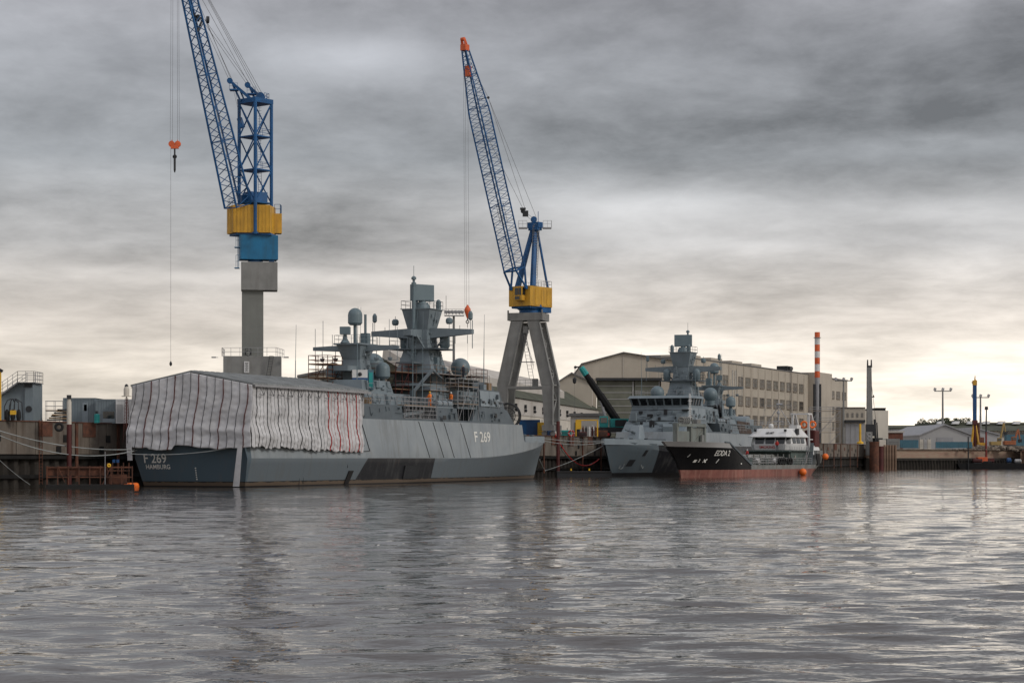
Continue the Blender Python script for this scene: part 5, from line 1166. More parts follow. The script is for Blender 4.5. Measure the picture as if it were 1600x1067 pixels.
o = thing('cylinder_fender', 'long orange cylinder fender floating at the port corner of the warship stern', 'fender', P(205.5, 759.5, 207.3))
MB().lathe((-.75, 0, 0), [(.1, -.02), (.3, .06), (.36, .2), (.36, 1.3), (.3, 1.44), (.1, 1.52)], 18, axis=(1, -.1, 0)).build('float', 'buoy_orange', o, smooth=40)
MB().torus((-.35, -.02, 0), (1, -.1, 0), .37, .025, 18, 5).build('band', 'dark_metal', o); MB().torus((.3, -.08, 0), (1, -.1, 0), .37, .025, 18, 5).build('band', 'dark_metal', o)
# ================================================================ MOORING ROPES AND HOSES
def cat(name, label, catg, a, b, sag, r, m, group=None, n=22):
    a, b = Vector(a), Vector(b); mid = (a + b) / 2; o = thing(name, label, catg, a, 0, group)
    pts = [a.lerp(b, i / n) - Vector((0, 0, sag * 4 * (i / n) * (1 - i / n))) - a for i in range(n + 1)]
    MB().tube(pts, r, 6).build('line', m, o); MB().torus(pts[0], (1, 0, 0), r * 3, r, 10, 5).build('eye', m, o)
st1 = SH1.m @ Vector((-1.0, 6.2, 3.7)); st2 = SH1.m @ Vector((-1.1, 3.9, 3.4)); ql = lambda x, z=6.5: qp(x, .6, z)
cat('mooring_rope', 'upper pale mooring line from the left quay edge to the warship stern', 'rope', P(-60, 652, 186), st1, .9, .045, 'rope', 'mooring ropes')
cat('mooring_rope', 'lower sagging pale mooring line from the left quay edge to the warship stern', 'rope', P(-60, 650, 185), SH1.m @ Vector((-1.0, 5.9, 3.6)), 1.7, .045, 'rope', 'mooring ropes')
cat('mooring_rope', 'pale line crossing the stern above the letters F 269', 'rope', P(205, 709, 207), SH1.m @ Vector((-1.25, -5.6, 3.95)), .35, .04, 'rope', 'mooring ropes')
cat('mooring_rope', 'short steep line hanging down the left quay wall to the water', 'rope', qp(-3, -.1, 4.3), P(47, 757, 199), .25, .03, 'rope', 'mooring ropes')
bow1 = SH1.m @ Vector((92.2, 0, 5.3)); bow2 = SH2.m @ Vector((92.2, 0, 5.3))
cat('mooring_rope', 'upper line stretched between the two warship bows', 'rope', SH1.m @ Vector((90.8, .2, 5.7)), bow2 + Vector((0, .3, .1)), .25, .04, 'rope', 'mooring ropes')
cat('mooring_rope', 'second line just below it between the two warship bows', 'rope', bow1, bow2, .5, .04, 'rope', 'mooring ropes')
cat('mooring_rope', 'line rising from the water at the quay foot to the second warship bow', 'rope', P(852, 735, 322), SH2.m @ Vector((91.6, .4, 5.2)), .35, .04, 'rope', 'mooring ropes')
cat('mooring_rope', 'short line from the first warship stem down to the quay foot', 'rope', SH1.m @ Vector((90.0, -.6, 2.6)), P(851, 734, 322), .1, .04, 'rope', 'mooring ropes')
cat('mooring_rope', 'line from the yellow frame on the quay down to the second warship bow', 'rope', P(888, 680, 340), SH2.m @ Vector((91.8, -.3, 5.6)), .4, .035, 'rope', 'mooring ropes')
cat('hose', 'red hose looping down the quay wall between the warships', 'hose', P(868, 680, 333), P(936, 717, 340), 2.6, .09, 'red_paint')
cat('hose', 'dark teal hose hanging in a loop down the quay wall beside the red one', 'hose', P(871, 692, 333), P(925, 724, 340), 1.6, .07, 'deck_green')
# ================================================================ BUILDINGS
def zat(py, D): return CH + (H0 - py) / F * D
def xat(px, D): return (px - 800) / F * D
def window(t, c, ux, w_, h_, frame='window_frame', pane='window_pane', nrm=None, bars=(2, 1)):
    """recessed steel window on a wall: c lower left corner, ux along the wall, nrm outwards"""
    c, ux = Vector(c), Vector(ux).normalized(); n_ = Vector(nrm); up = Vector((0, 0, 1)); f = MB()
    def slab(mb, a, b, z0_, z1_, d0, d1): mb.hexa([c + ux * a + n_ * d0 + up * z0_, c + ux * b + n_ * d0 + up * z0_, c + ux * b + n_ * d1 + up * z0_, c + ux * a + n_ * d1 + up * z0_, c + ux * a + n_ * d0 + up * z1_, c + ux * b + n_ * d0 + up * z1_, c + ux * b + n_ * d1 + up * z1_, c + ux * a + n_ * d1 + up * z1_])
    e = .12
    slab(f, 0, w_, 0, e, .02, .14); slab(f, 0, w_, h_ - e, h_, .02, .14); slab(f, 0, e, e, h_ - e, .02, .14); slab(f, w_ - e, w_, e, h_ - e, .02, .14)
    for k in range(1, bars[0] + 1): a = w_ * k / (bars[0] + 1); slab(f, a - .05, a + .05, e, h_ - e, .05, .13)
    for k in range(1, bars[1] + 1): a = h_ * k / (bars[1] + 1); slab(f, e, w_ - e, a - .05, a + .05, .04, .12)
    slab(f, -.1, w_ + .1, -.14, 0, .02, .25)
    fo = f.build('window', frame, t); p = MB(); pane = random.choice(('window_pane', 'window_pane', 'window_pane_dark', 'window_pane_pale')) if pane == 'window_pane' else pane; slab(p, e, w_ - e, e, h_ - e, .01, .035); p.build('pane', pane, fo)
def door_hall():
    D = 480.0; x = lambda px: xat(px, D); z = lambda py: zat(py, D)
    t = thing('gabled_hall', 'beige gabled assembly hall with a huge green and white banded sliding door', 'hall', (x(975), D, GZ)); o = Vector((x(975), D, GZ))
    L = lambda px, py, dy=0: Vector((x(px), D + dy, z(py))) - o
    q = MB(); zt = z(591)
    def pr(pts, d=60): q.ext([Vector((a - o.x, 0, b - o.z)) for a, b in pts], (0, d, 0))
    pr([(x(909), GZ), (x(932), GZ), (x(932), zt), (x(909), zt)], 60); pr([(x(1033), GZ), (x(1068), GZ), (x(1068), zt), (x(1033), zt)], 60)
    pr([(x(909), zt), (x(1068), zt), (x(1068), z(566)), (x(974), z(551.5)), (x(909), z(569))], 60); q.build('wall', 'beige_wall', t)
    q = MB(); q.hexa([L(908, 569.2, -.6), L(974, 551.4, -.6), L(974, 551.4, 62), L(908, 569.2, 62), L(908, 567.6, -.6), L(974, 549.8, -.6), L(974, 549.8, 62), L(908, 567.6, 62)])
    q.hexa([L(974, 551.4, -.6), L(1070, 566.2, -.6), L(1070, 566.2, 62), L(974, 551.4, 62), L(974, 549.8, -.6), L(1070, 564.6, -.6), L(1070, 564.6, 62), L(974, 549.8, 62)]); q.build('roof', 'grey_roof', t)
    for a, b in ((933, 991), (992, 1032)):
        lf = MB().box(x(a) - o.x, x(b) - o.x, 1.0, 1.4, 0, zt - GZ - .6); dl = lf.build('sliding_door', 'door_green', t)
        s_ = MB()
        n = 9
        for k in range(n): zz = (zt - GZ - 1) * (k + .5) / n; s_.box(x(a) - o.x + .2, x(b) - o.x - .2, .88, 1.0, zz, zz + .13)
        s_.box(x(b) - o.x - .35, x(b) - o.x - .1, .85, 1.02, 0, zt - GZ - .7)
        s_.build('glazing_band', 'pale_sheet', dl)
    MB().box(x(931) - o.x, x(1034) - o.x, -.3, .9, zt - GZ - .5, zt - GZ + .1).build('door_lintel', 'dark_metal', t)
    q = MB().bar(L(974, 552, -.15), L(974, 590, -.15), .06).bar(L(918, 590, -.2), L(918, 650, -.2), .25, n=8).bar(L(925, 590, -.2), L(925, 650, -.2), .15, n=8); q.parts('downpipe', 'hall_wall', t)
    q = MB().box(x(990) - o.x, x(1035) - o.x, 6, 30, z(556) - GZ - 2, z(553) - GZ); q.build('roof_monitor', 'grey_roof', t)
door_hall()
def long_hall():
    # low white hall running away from us, mossy roof
    a, b = Vector((-10.5, 318, 0)), Vector((19.4, 476, 0)); ang = math.atan2(b.y - a.y, b.x - a.x); fr = Frame((a.x, a.y, 0), ang); ln = (b - a).length
    t = thing('long_hall', 'long low cream workshop hall with a mossy green roof, behind the grey portal crane', 'hall', fr.o, fr.a)
    ze, zr = 13.6, 18.2
    MB().box(-12, ln, 0, 12, GZ, ze).build('wall', 'cream_wall', t)
    q = MB(); q.ext([(-12.2, -.5, ze + .02), (-12.2, 6, zr - .6), (-12.2, 12.5, ze + .02)], (ln + 12.4, 0, 0)); q.build('roof', 'moss_roof', t)
    MB().ext([(-12.3, 2.4, ze + 1.6), (-12.3, 2.4, ze + 3.2), (-12.3, 6, zr + .7), (-12.3, 6.2, zr - .8)], (ln * .8 + 12, 0, 0)).build('clerestory', 'hall_wall', t)
    MB().box(-12, ln, -.12, -.02, 10.6, ze - .1).build('upper_cladding', 'hall_wall', t)
    k = 0; s = -10
    while s < ln - 4:
        if k % 2 == 0: window(t, (s, -.02, 7.0), (1, 0, 0), 3.0, 2.6, 'window_frame', 'window_pane', (0, -1, 0), (2, 1))
        v = MB().rbox((s + 2, -.35, 12.2), .5, .4, .7).lathe((s + 2, -.4, 11.2), [(.15, 0), (.3, .3), (.15, .6)], 8); v.build('vent_cowl', 'dark_metal', t)
        s += 9.5; k += 1
    MB().box(ln + .0 - .1, ln + .05, 4, 9, GZ, 10).build('end_door', 'dark_metal', t)
long_hall()
def annex(px0, px1, pt, D, dp, name, label, roofm='grey_roof', wall='hall_wall', ridge=None, door=None, dm='pale_sheet'):
    x0, x1 = xat(px0, D), xat(px1, D); zt = zat(pt, D); t = thing(name, label, 'building', ((x0 + x1) / 2, D, GL)); w_ = (x1 - x0) / 2; h_ = zt - GL
    MB().box(-w_, w_, 0, dp, 0, h_).build('wall', wall, t)
    if ridge:
        rp, rx = ridge; rh = zat(rp, D) - GL; X_ = xat(rx, D) - (x0 + x1) / 2
        MB().ext([(-w_, .02, h_ + .01), (w_, .02, h_ + .01), (X_, .02, rh)], (0, dp - .04, 0)).build('gable', wall, t)
        r = MB()
        for e in (-1, 1): r.hexa([(e * w_ * 1.02, -.5, h_), (X_, -.5, rh), (X_, dp + .5, rh), (e * w_ * 1.02, dp + .5, h_), (e * w_ * 1.02, -.5, h_ + .35), (X_, -.5, rh + .35), (X_, dp + .5, rh + .35), (e * w_ * 1.02, dp + .5, h_ + .35)])
        r.build('roof', roofm, t)
    else: MB().box(-w_ - .3, w_ + .3, -.4, dp + .3, h_ + .01, h_ + .5).build('roof', roofm, t)
    for dd in door or []:
        a, b, c_, m_ = dd; MB().box(xat(a, D) - (x0 + x1) / 2, xat(b, D) - (x0 + x1) / 2, -.12, -.02, 0.05, zat(c_, D) - GL).build('gate', m_, t)
    return t
annex(872, 925, 598, 470, 30, 'gabled_shed', 'low beige shed with a pale gable between the crane leg and the big hall', 'grey_roof', 'beige_wall', (584, 893))
annex(893, 945, 650, 372, 6, 'flat_shed', 'flat roofed pale shed on the quay behind the yellow frame', 'grey_roof', 'hall_wall', None, [(898, 906, 660, 'dark_metal')])
annex(466, 600, 590, 300, 40, 'beige_hall', 'plain beige hall end seen between the white tent and the aft mast', 'grey_roof', 'beige_wall', (571, 560))
def office():
    D0, D1 = 492.0, 590.0; tn = .43; x0 = xat(1072, D0); fr = Frame((x0, D0, 0), math.atan2(1, tn)); zt = 26.2
    end = fr.i @ Vector((x0 + tn * (D1 - D0), D1, 0)); ln = end.x
    t = thing('office_block', 'three storey beige works building with rows of steel windows, behind the second warship', 'building', fr.o, fr.a)
    MB().box(0, ln, 0, 16, GZ, zt).build('wall', 'beige_wall', t)
    q = MB()
    for k in range(4): q.box(8 + k * 17, 17 + k * 17, 2.0, 14, zt + .3, zt + 1.2)
    q.parts('roof_monitor', 'beige_wall', t); MB().box(-.15, ln + .15, -.15, 16.1, zt + .005, zt + .28).build('parapet', 'grey_roof', t)
    q = MB().box(ln - 14, ln - 9, 2, 5, zt + .3, zt + 1.9); q.box(ln - 13, ln - 10, 1.5, 2, zt + .9, zt + 1.7); q.build('rooftop_unit', 'dark_metal', t)
    # stair tower
    MB().box(ln + .01, ln + 14, -3.2, 12, GZ, zt + .6).build('stair_tower', 'beige_wall', t)
    n = 0; step = 6.3; s = 3.0
    while s < ln - 4:
        for r_, (zz, hh) in enumerate(((20.9, 2.4), (16.1, 2.4), (11.4, 2.4))):
            if abs(s - 3.0 - 5 * step) < .1: MB().box(s + 1.2, s + 2.0, -.08, -.01, zz, zz + hh + 1.4).build('slot_window', 'dark_glass', t); MB().box(s + 3.4, s + 4.2, -.08, -.01, zz, zz + hh + 1.4).build('slot_window', 'dark_glass', t)
            else: window(t, (s, 0, zz), (1, 0, 0), 3.9, hh, nrm=(0, -1, 0), bars=(2, 1)); n += 1
        s += step
    p = MB(); s = 1.4
    while s < ln: p.box(s, s + .35, -.10, -.005, GZ, zt - .3); s += step
    p.parts('pilaster', 'beige_wall', t)
    e = Frame(fr.m @ Vector((ln + 14.02, 1.5, 0)), fr.a); t2 = thing('rear_block', 'lower three storey beige block beyond the stair tower, beside the striped chimney', 'building', e.o, e.a)
    MB().box(0, 36, 0, 14, GZ, zt - .2).build('wall', 'beige_wall', t2); MB().box(-.05, 36.2, -.2, 14.2, zt - .19, zt + .2).build('parapet', 'grey_roof', t2)
    for k in range(5):
        for zz in (20.4, 15.8, 11.3): window(t2, (2.4 + k * 6.8, 0, zz), (1, 0, 0), 4.2, 2.2, nrm=(0, -1, 0), bars=(2, 1))
office()
def chimney():
    D = 570.0; z = lambda py: zat(py, D); o = Vector((xat(1277, D), D, GZ)); t = thing('striped_chimney', 'tall slim chimney banded orange red and white above grey flues', 'chimney', o); r = .72
    edges = [519, 528.5, 538.5, 549, 559, 569, 580, 590]
    for i in range(7):
        a, b = z(edges[i + 1]) - GZ, z(edges[i]) - GZ; MB().lathe((0, 0, a + .005), [(r, 0), (r, b - a - .01)], 20).build('band', 'signal_orange' if i % 2 == 0 else 'white_paint', t, smooth=40)
    MB().lathe((0, 0, 0), [(r * .96, 0), (r * .96, z(590) - GZ)], 20).build('shaft', 'galvanised', t, smooth=40)
    for e in (-.9, .75): MB().bar((e, -.4, 0), (e, -.4, z(600) - GZ), .3, n=10).build('flue', 'dark_metal', t)
    MB().lathe((0, 0, z(528) - GZ), [(r + .3, 0), (r + .3, .15)], 16).build('ring_platform', 'galvanised', t)
chimney()
def boiler_house():
    D = 560.0; x = lambda px: xat(px, D); z = lambda py: zat(py, D); o = Vector((x(1350), D, GL))
    t = thing('boiler_house', 'pale flat roofed plant building with tall grey doors behind the drilling rig', 'building', o)
    c = lambda px: x(px) - o.x; h = lambda py: z(py) - GL
    MB().box(c(1318), c(1352), 0, 14, 0, h(637)).build('wall', 'beige_wall', t); MB().ext([(c(1352.3), 1, 0), (c(1391), 3, 0), (c(1391), 15, 0), (c(1352.3), 15, 0)], (0, 0, h(641))).build('wall', 'cream_wall', t)
    MB().box(c(1317), c(1352.2), -.3, 14.2, h(637) + .01, h(636)).build('parapet', 'grey_roof', t); q = MB().box(c(1353), c(1389), 5, 14, h(641) + .01, h(638)); q.box(c(1372), c(1388.5), 4, 13, h(638), h(636.5)); q.build('roof_plant', 'dark_metal', t)
    MB().box(c(1320), c(1351), -1.2, -.01, h(660), h(656)).build('canopy', 'dark_metal', t)
    for k in range(4): MB().box(c(1321 + k * 7.6), c(1321 + k * 7.6 + 7), -.14, -.02, .1, h(661)).build('gate', 'galvanised', t)
    for k in range(4): MB().box(c(1323 + k * 7.6), c(1323 + k * 7.6 + 3), -.1, -.02, h(652), h(645)).build('window', 'window_pane', t)
boiler_house()
annex(1368, 1411, 676, 590, 14, 'brick_shed', 'low red brick shed with a white fascia behind the blue hoarding', 'hall_wall', 'brick_red', None, [(1380, 1386, 682, 'dark_metal')])
annex(1398, 1450, 670, 760, 40, 'white_shed', 'low white shed below the mossy roof at the right', 'moss_roof', 'pale_sheet', None, [(1420, 1426, 690, 'galvanised')])
annex(1437, 1520, 681, 640, 60, 'grey_gable_hall', 'pale grey sheet metal hall with a low gable and a grey roller door', 'galvanised', 'pale_sheet', (664, 1476), [(1464, 1489, 683, 'galvanised')])
annex(1521, 1562, 680, 655, 30, 'grey_side_hall', 'lower grey sheet metal hall behind the blue drilling mast', 'galvanised', 'pale_sheet', (669, 1522), [(1532, 1548, 690, 'galvanised')])
def far_hall():
    D = 900.0; x0, x1 = xat(1392, D), xat(1720, D); t = thing('far_hall', 'very long distant hall with mossy green roof and white skylights at right', 'hall', (x0, D, GL)); L = x1 - x0
    z = lambda py: zat(py, D) - GL
    MB().box(0, L, 0, 60, 0, z(673)).build('wall', 'cream_wall', t); MB().box(L * .52, L, -.4, -.05, z(682), z(675)).build('window_strip', 'window_pane', t)
    q = MB(); q.ext([(-1, -2, z(673) + .05), (-1, 16, z(663.5)), (-1, 64, z(663.5)), (-1, 62, z(673))], (L + 2, 0, 0)); q.build('roof', 'moss_roof', t)
    q = MB().box(L * .22, L, 17, 50, z(663.5) + .02, z(659)); q.build('upper_roof', 'moss_roof', t)
    for k in range(12): a = L * .25 + k * 6.6 * 1.0; MB().hexa([(a, 14, z(661.5)), (a + 3, 14, z(661.5)), (a + 3, 20, z(661.5)), (a, 20, z(661.5)), (a + 1.6, 14.5, z(657)), (a + 3.6, 14.5, z(657)), (a + 3.6, 20, z(657)), (a + 1.6, 20, z(657))]).build('skylight', 'white_paint', t)
far_hall()
def floodlight(px, py, D, label, gz=GL, heads=6):
    o = Vector((xat(px, D), D, gz)); h_ = zat(py, D) - gz; t = thing('floodlight_mast', label, 'floodlight', o, 0, 'floodlight masts'); k = D / 400
    MB().bar((0, 0, 0), (0, 0, h_), .28 * k, .14 * k, n=8).build('pole', 'crane_grey', t)
    MB().bar((-1.6 * k, 0, h_), (1.6 * k, 0, h_), .12 * k).build('crossbar', 'crane_grey', t)
    for i in range(heads): e = (-1.5 + 3 * i / (heads - 1)) * k; MB().rbox((e, -.3, h_ + .35 * k), .45 * k, .4, .5 * k, .2, .3).build('lamp_head', 'galvanised', t)
floodlight(1473, 611, 700, 'tall twin headed floodlight mast in front of the far trees', heads=3)
floodlight(1532, 621, 720, 'floodlight mast just right of the blue drilling mast', heads=3)
floodlight(1318, 595, 560, 'floodlight mast at the corner of the beige rear block', heads=3)
def stadium():
    D = 345.0; z = lambda py: zat(py, D); t = thing('light_gantry', 'tall lighting mast with a railed rack of lamps beside the red crane hook', 'floodlight', (xat(709, D), D, GZ)); x = lambda px: xat(px, D) - xat(709, D)
    MB().bar((0, 0, 0), (0, 0, z(494) - GZ), .28, .2, n=8).build('pole', 'crane_grey', t)
    q = MB(); q.box(x(694.5), x(725), -.5, .5, z(494) - GZ, z(492.8) - GZ); q.rail([(x(694.5), -.5, z(493) - GZ), (x(725), -.5, z(493) - GZ)], 1.0, .04, .7); q.bar((x(694), 0, z(486) - GZ), (x(722), 0, z(486) - GZ), .08); q.build('lamp_rack', 'galvanised', t)
    for k in range(6): MB().rbox((x(697 + k * 5), -.3, z(488) - GZ), .5, .35, .5, 0, .4).build('lamp_head', 'galvanised', t)
    MB().bar((x(697), 0, z(493) - GZ), (x(697), 0, z(462) - GZ), .05).build('lightning_rod', 'crane_grey', t)
stadium()
# ================================================================ TREES at the far right
def tree(px, py, D, hgt, wd, label, seed):
    rs = random.Random(seed); zb = GL; o = Vector((xat(px, D), D, zb)); top = zat(py, D) - zb
    t = thing('tree', label, 'tree', o, 0, 'trees on the far horizon')
    tr = MB(); tr.bar((0, 0, 0), (0, 0, top * .6), .5, .3, n=7)
    for k in range(7): a = rs.uniform(0, 6.28); tr.bar((0, 0, top * (.3 + .05 * k)), (math.cos(a) * wd * .35, math.sin(a) * wd * .35, top * (.55 + .06 * k)), .2, .06, n=5)
    tr.build('trunk', 'bark', t); cr = MB()
    cl = [(rs.gauss(0, wd * .26), rs.gauss(0, wd * .26), top * rs.uniform(.5, .93), rs.uniform(.10, .19) * wd) for _ in range(17)]
    for cx_, cy_, cz_, r_ in cl:
        for _ in range(130):
            v = Vector((rs.gauss(0, 1), rs.gauss(0, 1), rs.gauss(0, 1))).normalized() * r_ * rs.uniform(.6, 1.25); c = Vector((cx_, cy_, cz_)) + v; a = Vector((rs.gauss(0, 1), rs.gauss(0, 1), rs.gauss(0, 1))).normalized() * .45; b = a.orthogonal().normalized() * .3
            if c.z < top: cr.add([c - a, c + b, c + a, c - b], [(0, 1, 2, 3)])
    cr.build('crown', 'leaf', t)
tree(1458, 654, 1000, 18, 13, 'leftmost dark tree clump rising over the far roof', 1)
tree(1474, 653, 1000, 18, 9, 'small tree clump behind the tall twin headed floodlight mast', 2)
tree(1489, 653, 1000, 18, 12, 'rightmost tree clump rising over the far roof', 3)
# ================================================================ PEOPLE (skin-grown bodies)
def person(o, label, ang=0.0, pose='stand', top='work_dark', legs='work_dark', helmet='white_paint', s=1.0):
    J = {'pel': (0, 0, .95), 'che': (0, 0, 1.28), 'nek': (0, 0, 1.50), 'hed': (0, .02, 1.60), 'crn': (0, .02, 1.76),
         'ls': (-.19, 0, 1.43), 'le': (-.26, .03, 1.16), 'lh': (-.22, .22, .98), 'rs': (.19, 0, 1.43), 're': (.27, .02, 1.16), 'rh': (.24, .20, 1.0),
         'lhp': (-.10, 0, .90), 'lk': (-.12, .04, .50), 'la': (-.13, 0, .08), 'lt': (-.14, .17, .04), 'rhp': (.10, 0, .90), 'rk': (.13, .06, .50), 'ra': (.15, .02, .08), 'rt': (.17, .19, .04)}
    if pose == 'crouch': J.update(pel=(0, -.1, .42), che=(0, .1, .72), nek=(0, .2, .92), hed=(0, .26, 1.0), crn=(0, .3, 1.14), ls=(-.19, .17, .86), le=(-.24, .36, .66), lh=(-.15, .55, .55), rs=(.19, .17, .86), re=(.24, .36, .66), rh=(.15, .55, .55), lhp=(-.1, -.08, .38), lk=(-.16, .32, .46), rhp=(.1, -.08, .38), rk=(.16, .32, .46), la=(-.14, .05, .08), ra=(.14, .05, .08), lt=(-.15, .22, .04), rt=(.15, .22, .04))
    if pose == 'reach': J.update(re=(.33, .22, 1.42), rh=(.3, .46, 1.55), lh=(-.3, .34, 1.15))
    Rr = {'pel': .15, 'che': .16, 'nek': .062, 'hed': .095, 'crn': .085, 'ls': .075, 'le': .05, 'lh': .042, 'rs': .075, 're': .05, 'rh': .042, 'lhp': .10, 'lk': .07, 'la': .05, 'lt': .04, 'rhp': .10, 'rk': .07, 'ra': .05, 'rt': .04}
    ks = list(J); E = [('pel', 'che'), ('che', 'nek'), ('nek', 'hed'), ('hed', 'crn'), ('che', 'ls'), ('ls', 'le'), ('le', 'lh'), ('che', 'rs'), ('rs', 're'), ('re', 'rh'), ('pel', 'lhp'), ('lhp', 'lk'), ('lk', 'la'), ('la', 'lt'), ('pel', 'rhp'), ('rhp', 'rk'), ('rk', 'ra'), ('ra', 'rt')]
    me = bpy.data.meshes.new('person'); me.from_pydata([J[k] for k in ks], [(ks.index(a), ks.index(b)) for a, b in E], []); me.materials.append(M[legs])
    t = thing('person', label, 'person', o, ang); b = bpy.data.objects.new('body', me); COL.objects.link(b); b.parent = t; b.scale = (s, s, s)
    sk = b.modifiers.new('skin', 'SKIN'); sk.use_smooth_shade = True; me.skin_vertices[0].data[0].use_root = True
    for i, k in enumerate(ks): me.skin_vertices[0].data[i].radius = (Rr[k], Rr[k])
    b.modifiers.new('sub', 'SUBSURF').levels = 1
    h = Vector(J['hed']); c = Vector(J['crn']); ch_ = Vector(J['che']); n_ = Vector(J['nek'])
    MB().lathe(ch_ * .55 + Vector(J['pel']) * .45, [(.17, -.2), (.19, -.05), (.21, .15), (.21, .32), (.12, .42)], 12, axis=(n_ - Vector(J['pel']))).build('jacket', top, t, smooth=50)
    for k1, k2 in (('ls', 'le'), ('rs', 're'), ('le', 'lh'), ('re', 'rh')): MB().bar(J[k1], Vector(J[k1]).lerp(Vector(J[k2]), .92), .085, .062, n=8).build('sleeve', top, t, smooth=50)
    MB().sph(h + Vector((0, .01, .05)), .105, 12, 8, 1.15).build('face', 'skin', t, smooth=50)
    if helmet: MB().lathe(h + Vector((0, 0, .10)), [(.15, -.01), (.15, .01), (.125, .02), (.11, .10), (.05, .14)], 12).build('helmet', helmet, t, smooth=40)
    return t
def on(fr, s, tt, z): return fr.m @ Vector((s, tt, z))
person(on(SH1, 55.0, -4.6, 12.32), 'dark clad worker standing beside the large grey radome on the first warship', 1.0, 'reach', 'work_dark', 'work_dark', None)
person(on(SH1, 54.7, -3.7, 12.32) + Vector((-1.0, -.3, 0)), 'dark clad worker crouching left of the standing one on the first warship', -1.2, 'crouch', 'work_dark', 'work_dark', None)
person(on(SH1, 44.6, -4.9, 8.76), 'worker in an orange jacket on the first warship beside the folded boat crane', .6, 'reach', 'hi_vis', 'hi_vis', 'yellow_paint')
person(on(SH1, 50.9, -4.8, 8.9), 'worker in an orange jacket under the radome platform of the first warship', 2.0, 'stand', 'hi_vis', 'work_dark', 'white_paint')
person(on(TK, 17.2, 1.6, 4.02), 'person in a pink red jacket on the walkway below the tanker wheelhouse', 2.8, 'stand', 'red_paint', 'work_dark', None)
person(on(TK, 34.0, 2.6, 2.4), 'worker in a red jacket among the pipes of the tanker deck', 2.0, 'stand', 'red_paint', 'work_dark', 'white_paint')
person(P(926, 681, 345) - Vector((0, 0, P(926, 681, 345).z - GZ)), 'person in a white jacket standing at the quay edge near the yellow frame', 2.9, 'stand', 'white_paint', 'work_dark', 'white_paint')
person(Vector((xat(1246, 470), 470, GZ + .0)), 'worker in an orange jacket on the quay behind the tanker stern', 2.9, 'stand', 'hi_vis', 'hi_vis', 'white_paint')
person(on(SH2, 71.6, .4, 5.05), 'person in a red jacket working on the foredeck of the second warship', .5, 'crouch', 'red_paint', 'work_dark', None)
person(on(SH2, 71.4, 2.6, 5.05), 'person in dark clothes standing on the foredeck of the second warship', .9, 'stand', 'work_dark', 'work_dark', None)
# ================================================================ GEAR ON THE LEFT QUAY
def base(px, D, gz=GZ): return Vector((xat(px, D), D, gz))
def stair_unit():
    D = 214.0; k = D / F; o = base(20, D); t = thing('ship_section', 'grey prefabricated ship section with an outside stair and railed top at the far left', 'ship section', o)
    x = lambda px: (px - 20) * k; z = lambda py: zat(py, D) - GZ
    MB().ext([(x(-60), 0, 0), (x(39), 0, 0), (x(39), 0, z(598)), (x(30), 0, z(597.5)), (x(1), 0, z(619)), (x(-60), 0, z(640))], (0, 4.2, 0)).build('section_body', 'navy_grey', t)
    MB().box(x(39.1), x(52.5), -.25, 4.0, 0, z(597.5)).build('section_end', 'navy_grey', t, bevel=.03)
    q = MB().box(x(39.5), x(51.5), -.4, -.27, z(605), z(599.5)); q.build('vent_grille', 'dark_metal', t)
    MB().lathe((x(46), -.28, z(639)), [(.05, 0), (.32, .0), (.32, .05)], 16, axis=(0, -1, 0)).build('porthole', 'dark_metal', t)
    q = MB(); n = 16
    for i in range(n): f = i / n; a = x(1) + (x(31) - x(1)) * f; zz = z(619) + (z(597.5) - z(619)) * f; q.box(a, a + .22, -.9, -.02, zz + .02, zz + .1)
    q.hexa([(x(0), -.95, z(620.5)), (x(31), -.95, z(598.5)), (x(31), -.9, z(598.5)), (x(0), -.9, z(620.5)), (x(0), -.95, z(618.5)), (x(31), -.95, z(596.5)), (x(31), -.9, z(596.5)), (x(0), -.9, z(618.5))]); q.build('stair', 'galvanised', t)
    q = MB(); a, b = Vector((x(0), -.95, z(619))), Vector((x(31), -.95, z(597.5))); h = 1.1
    for e in (0, 4.1):
        a2, b2 = a + Vector((0, e, 0)), b + Vector((0, e, 0))
        for i in range(5): c_ = a2.lerp(b2, i / 4); q.bar(c_, c_ + Vector((0, 0, h)), .03)
        for hh in (.4, .75, 1.1): q.bar(a2 + Vector((0, 0, hh)), b2 + Vector((0, 0, hh)), .028)
    q.rail([(x(31), -.95, z(597.5)), (x(56), -.95, z(597.5)), (x(56), 3.2, z(597.5)), (x(31), 3.2, z(597.5))], 1.1, .03, .9, 3); q.box(x(31), x(57), -1.0, 3.3, z(598.0) - .02, z(597.5)); q.build('stair_railing', 'galvanised', t)
stair_unit()
def yellow_post():
    o = base(0.5, 196); t = thing('yellow_mast', 'orange yellow post cut by the left edge of the picture', 'post', o); h_ = zat(577, 196) - GZ
    MB().rbox((-.05, 0, h_ / 2), .24, .24, h_).build('post', 'yellow_paint', t); MB().rbox((.05, 0, h_ - .1), .35, .3, .25, 0, .5).bar((0, 0, h_ * .55), (.3, 0, h_ * .55), .03).build('post_head', 'dark_metal', t)
yellow_post()
def grab():
    o = base(21, 198); t = thing('hose_cart', 'black and yellow rack with curved hoops on the left quay edge', 'rack', o)
    for e in (-.65, -.2, .25, .65): MB().tube([(e - .1, -.3, 0), (e - .12, -.3, 1.3), (e * .8, -.2, 1.9), (e * .3, 0, 2.05), (e * .8 + .2, .3, 1.7), (e + .15, .4, 0)], .045, 6).build('hoop', 'dark_metal', t)
    for e in (-.55, 0, .55): MB().lathe((e, -.25, 0), [(.16, 0), (.24, .35), (.2, .8), (.1, 1.05)], 10).build('drum', 'black_rubber', t)
    MB().box(-.2, .35, -.5, -.35, .55, .95).build('tool_box', 'yellow_paint', t)
grab()
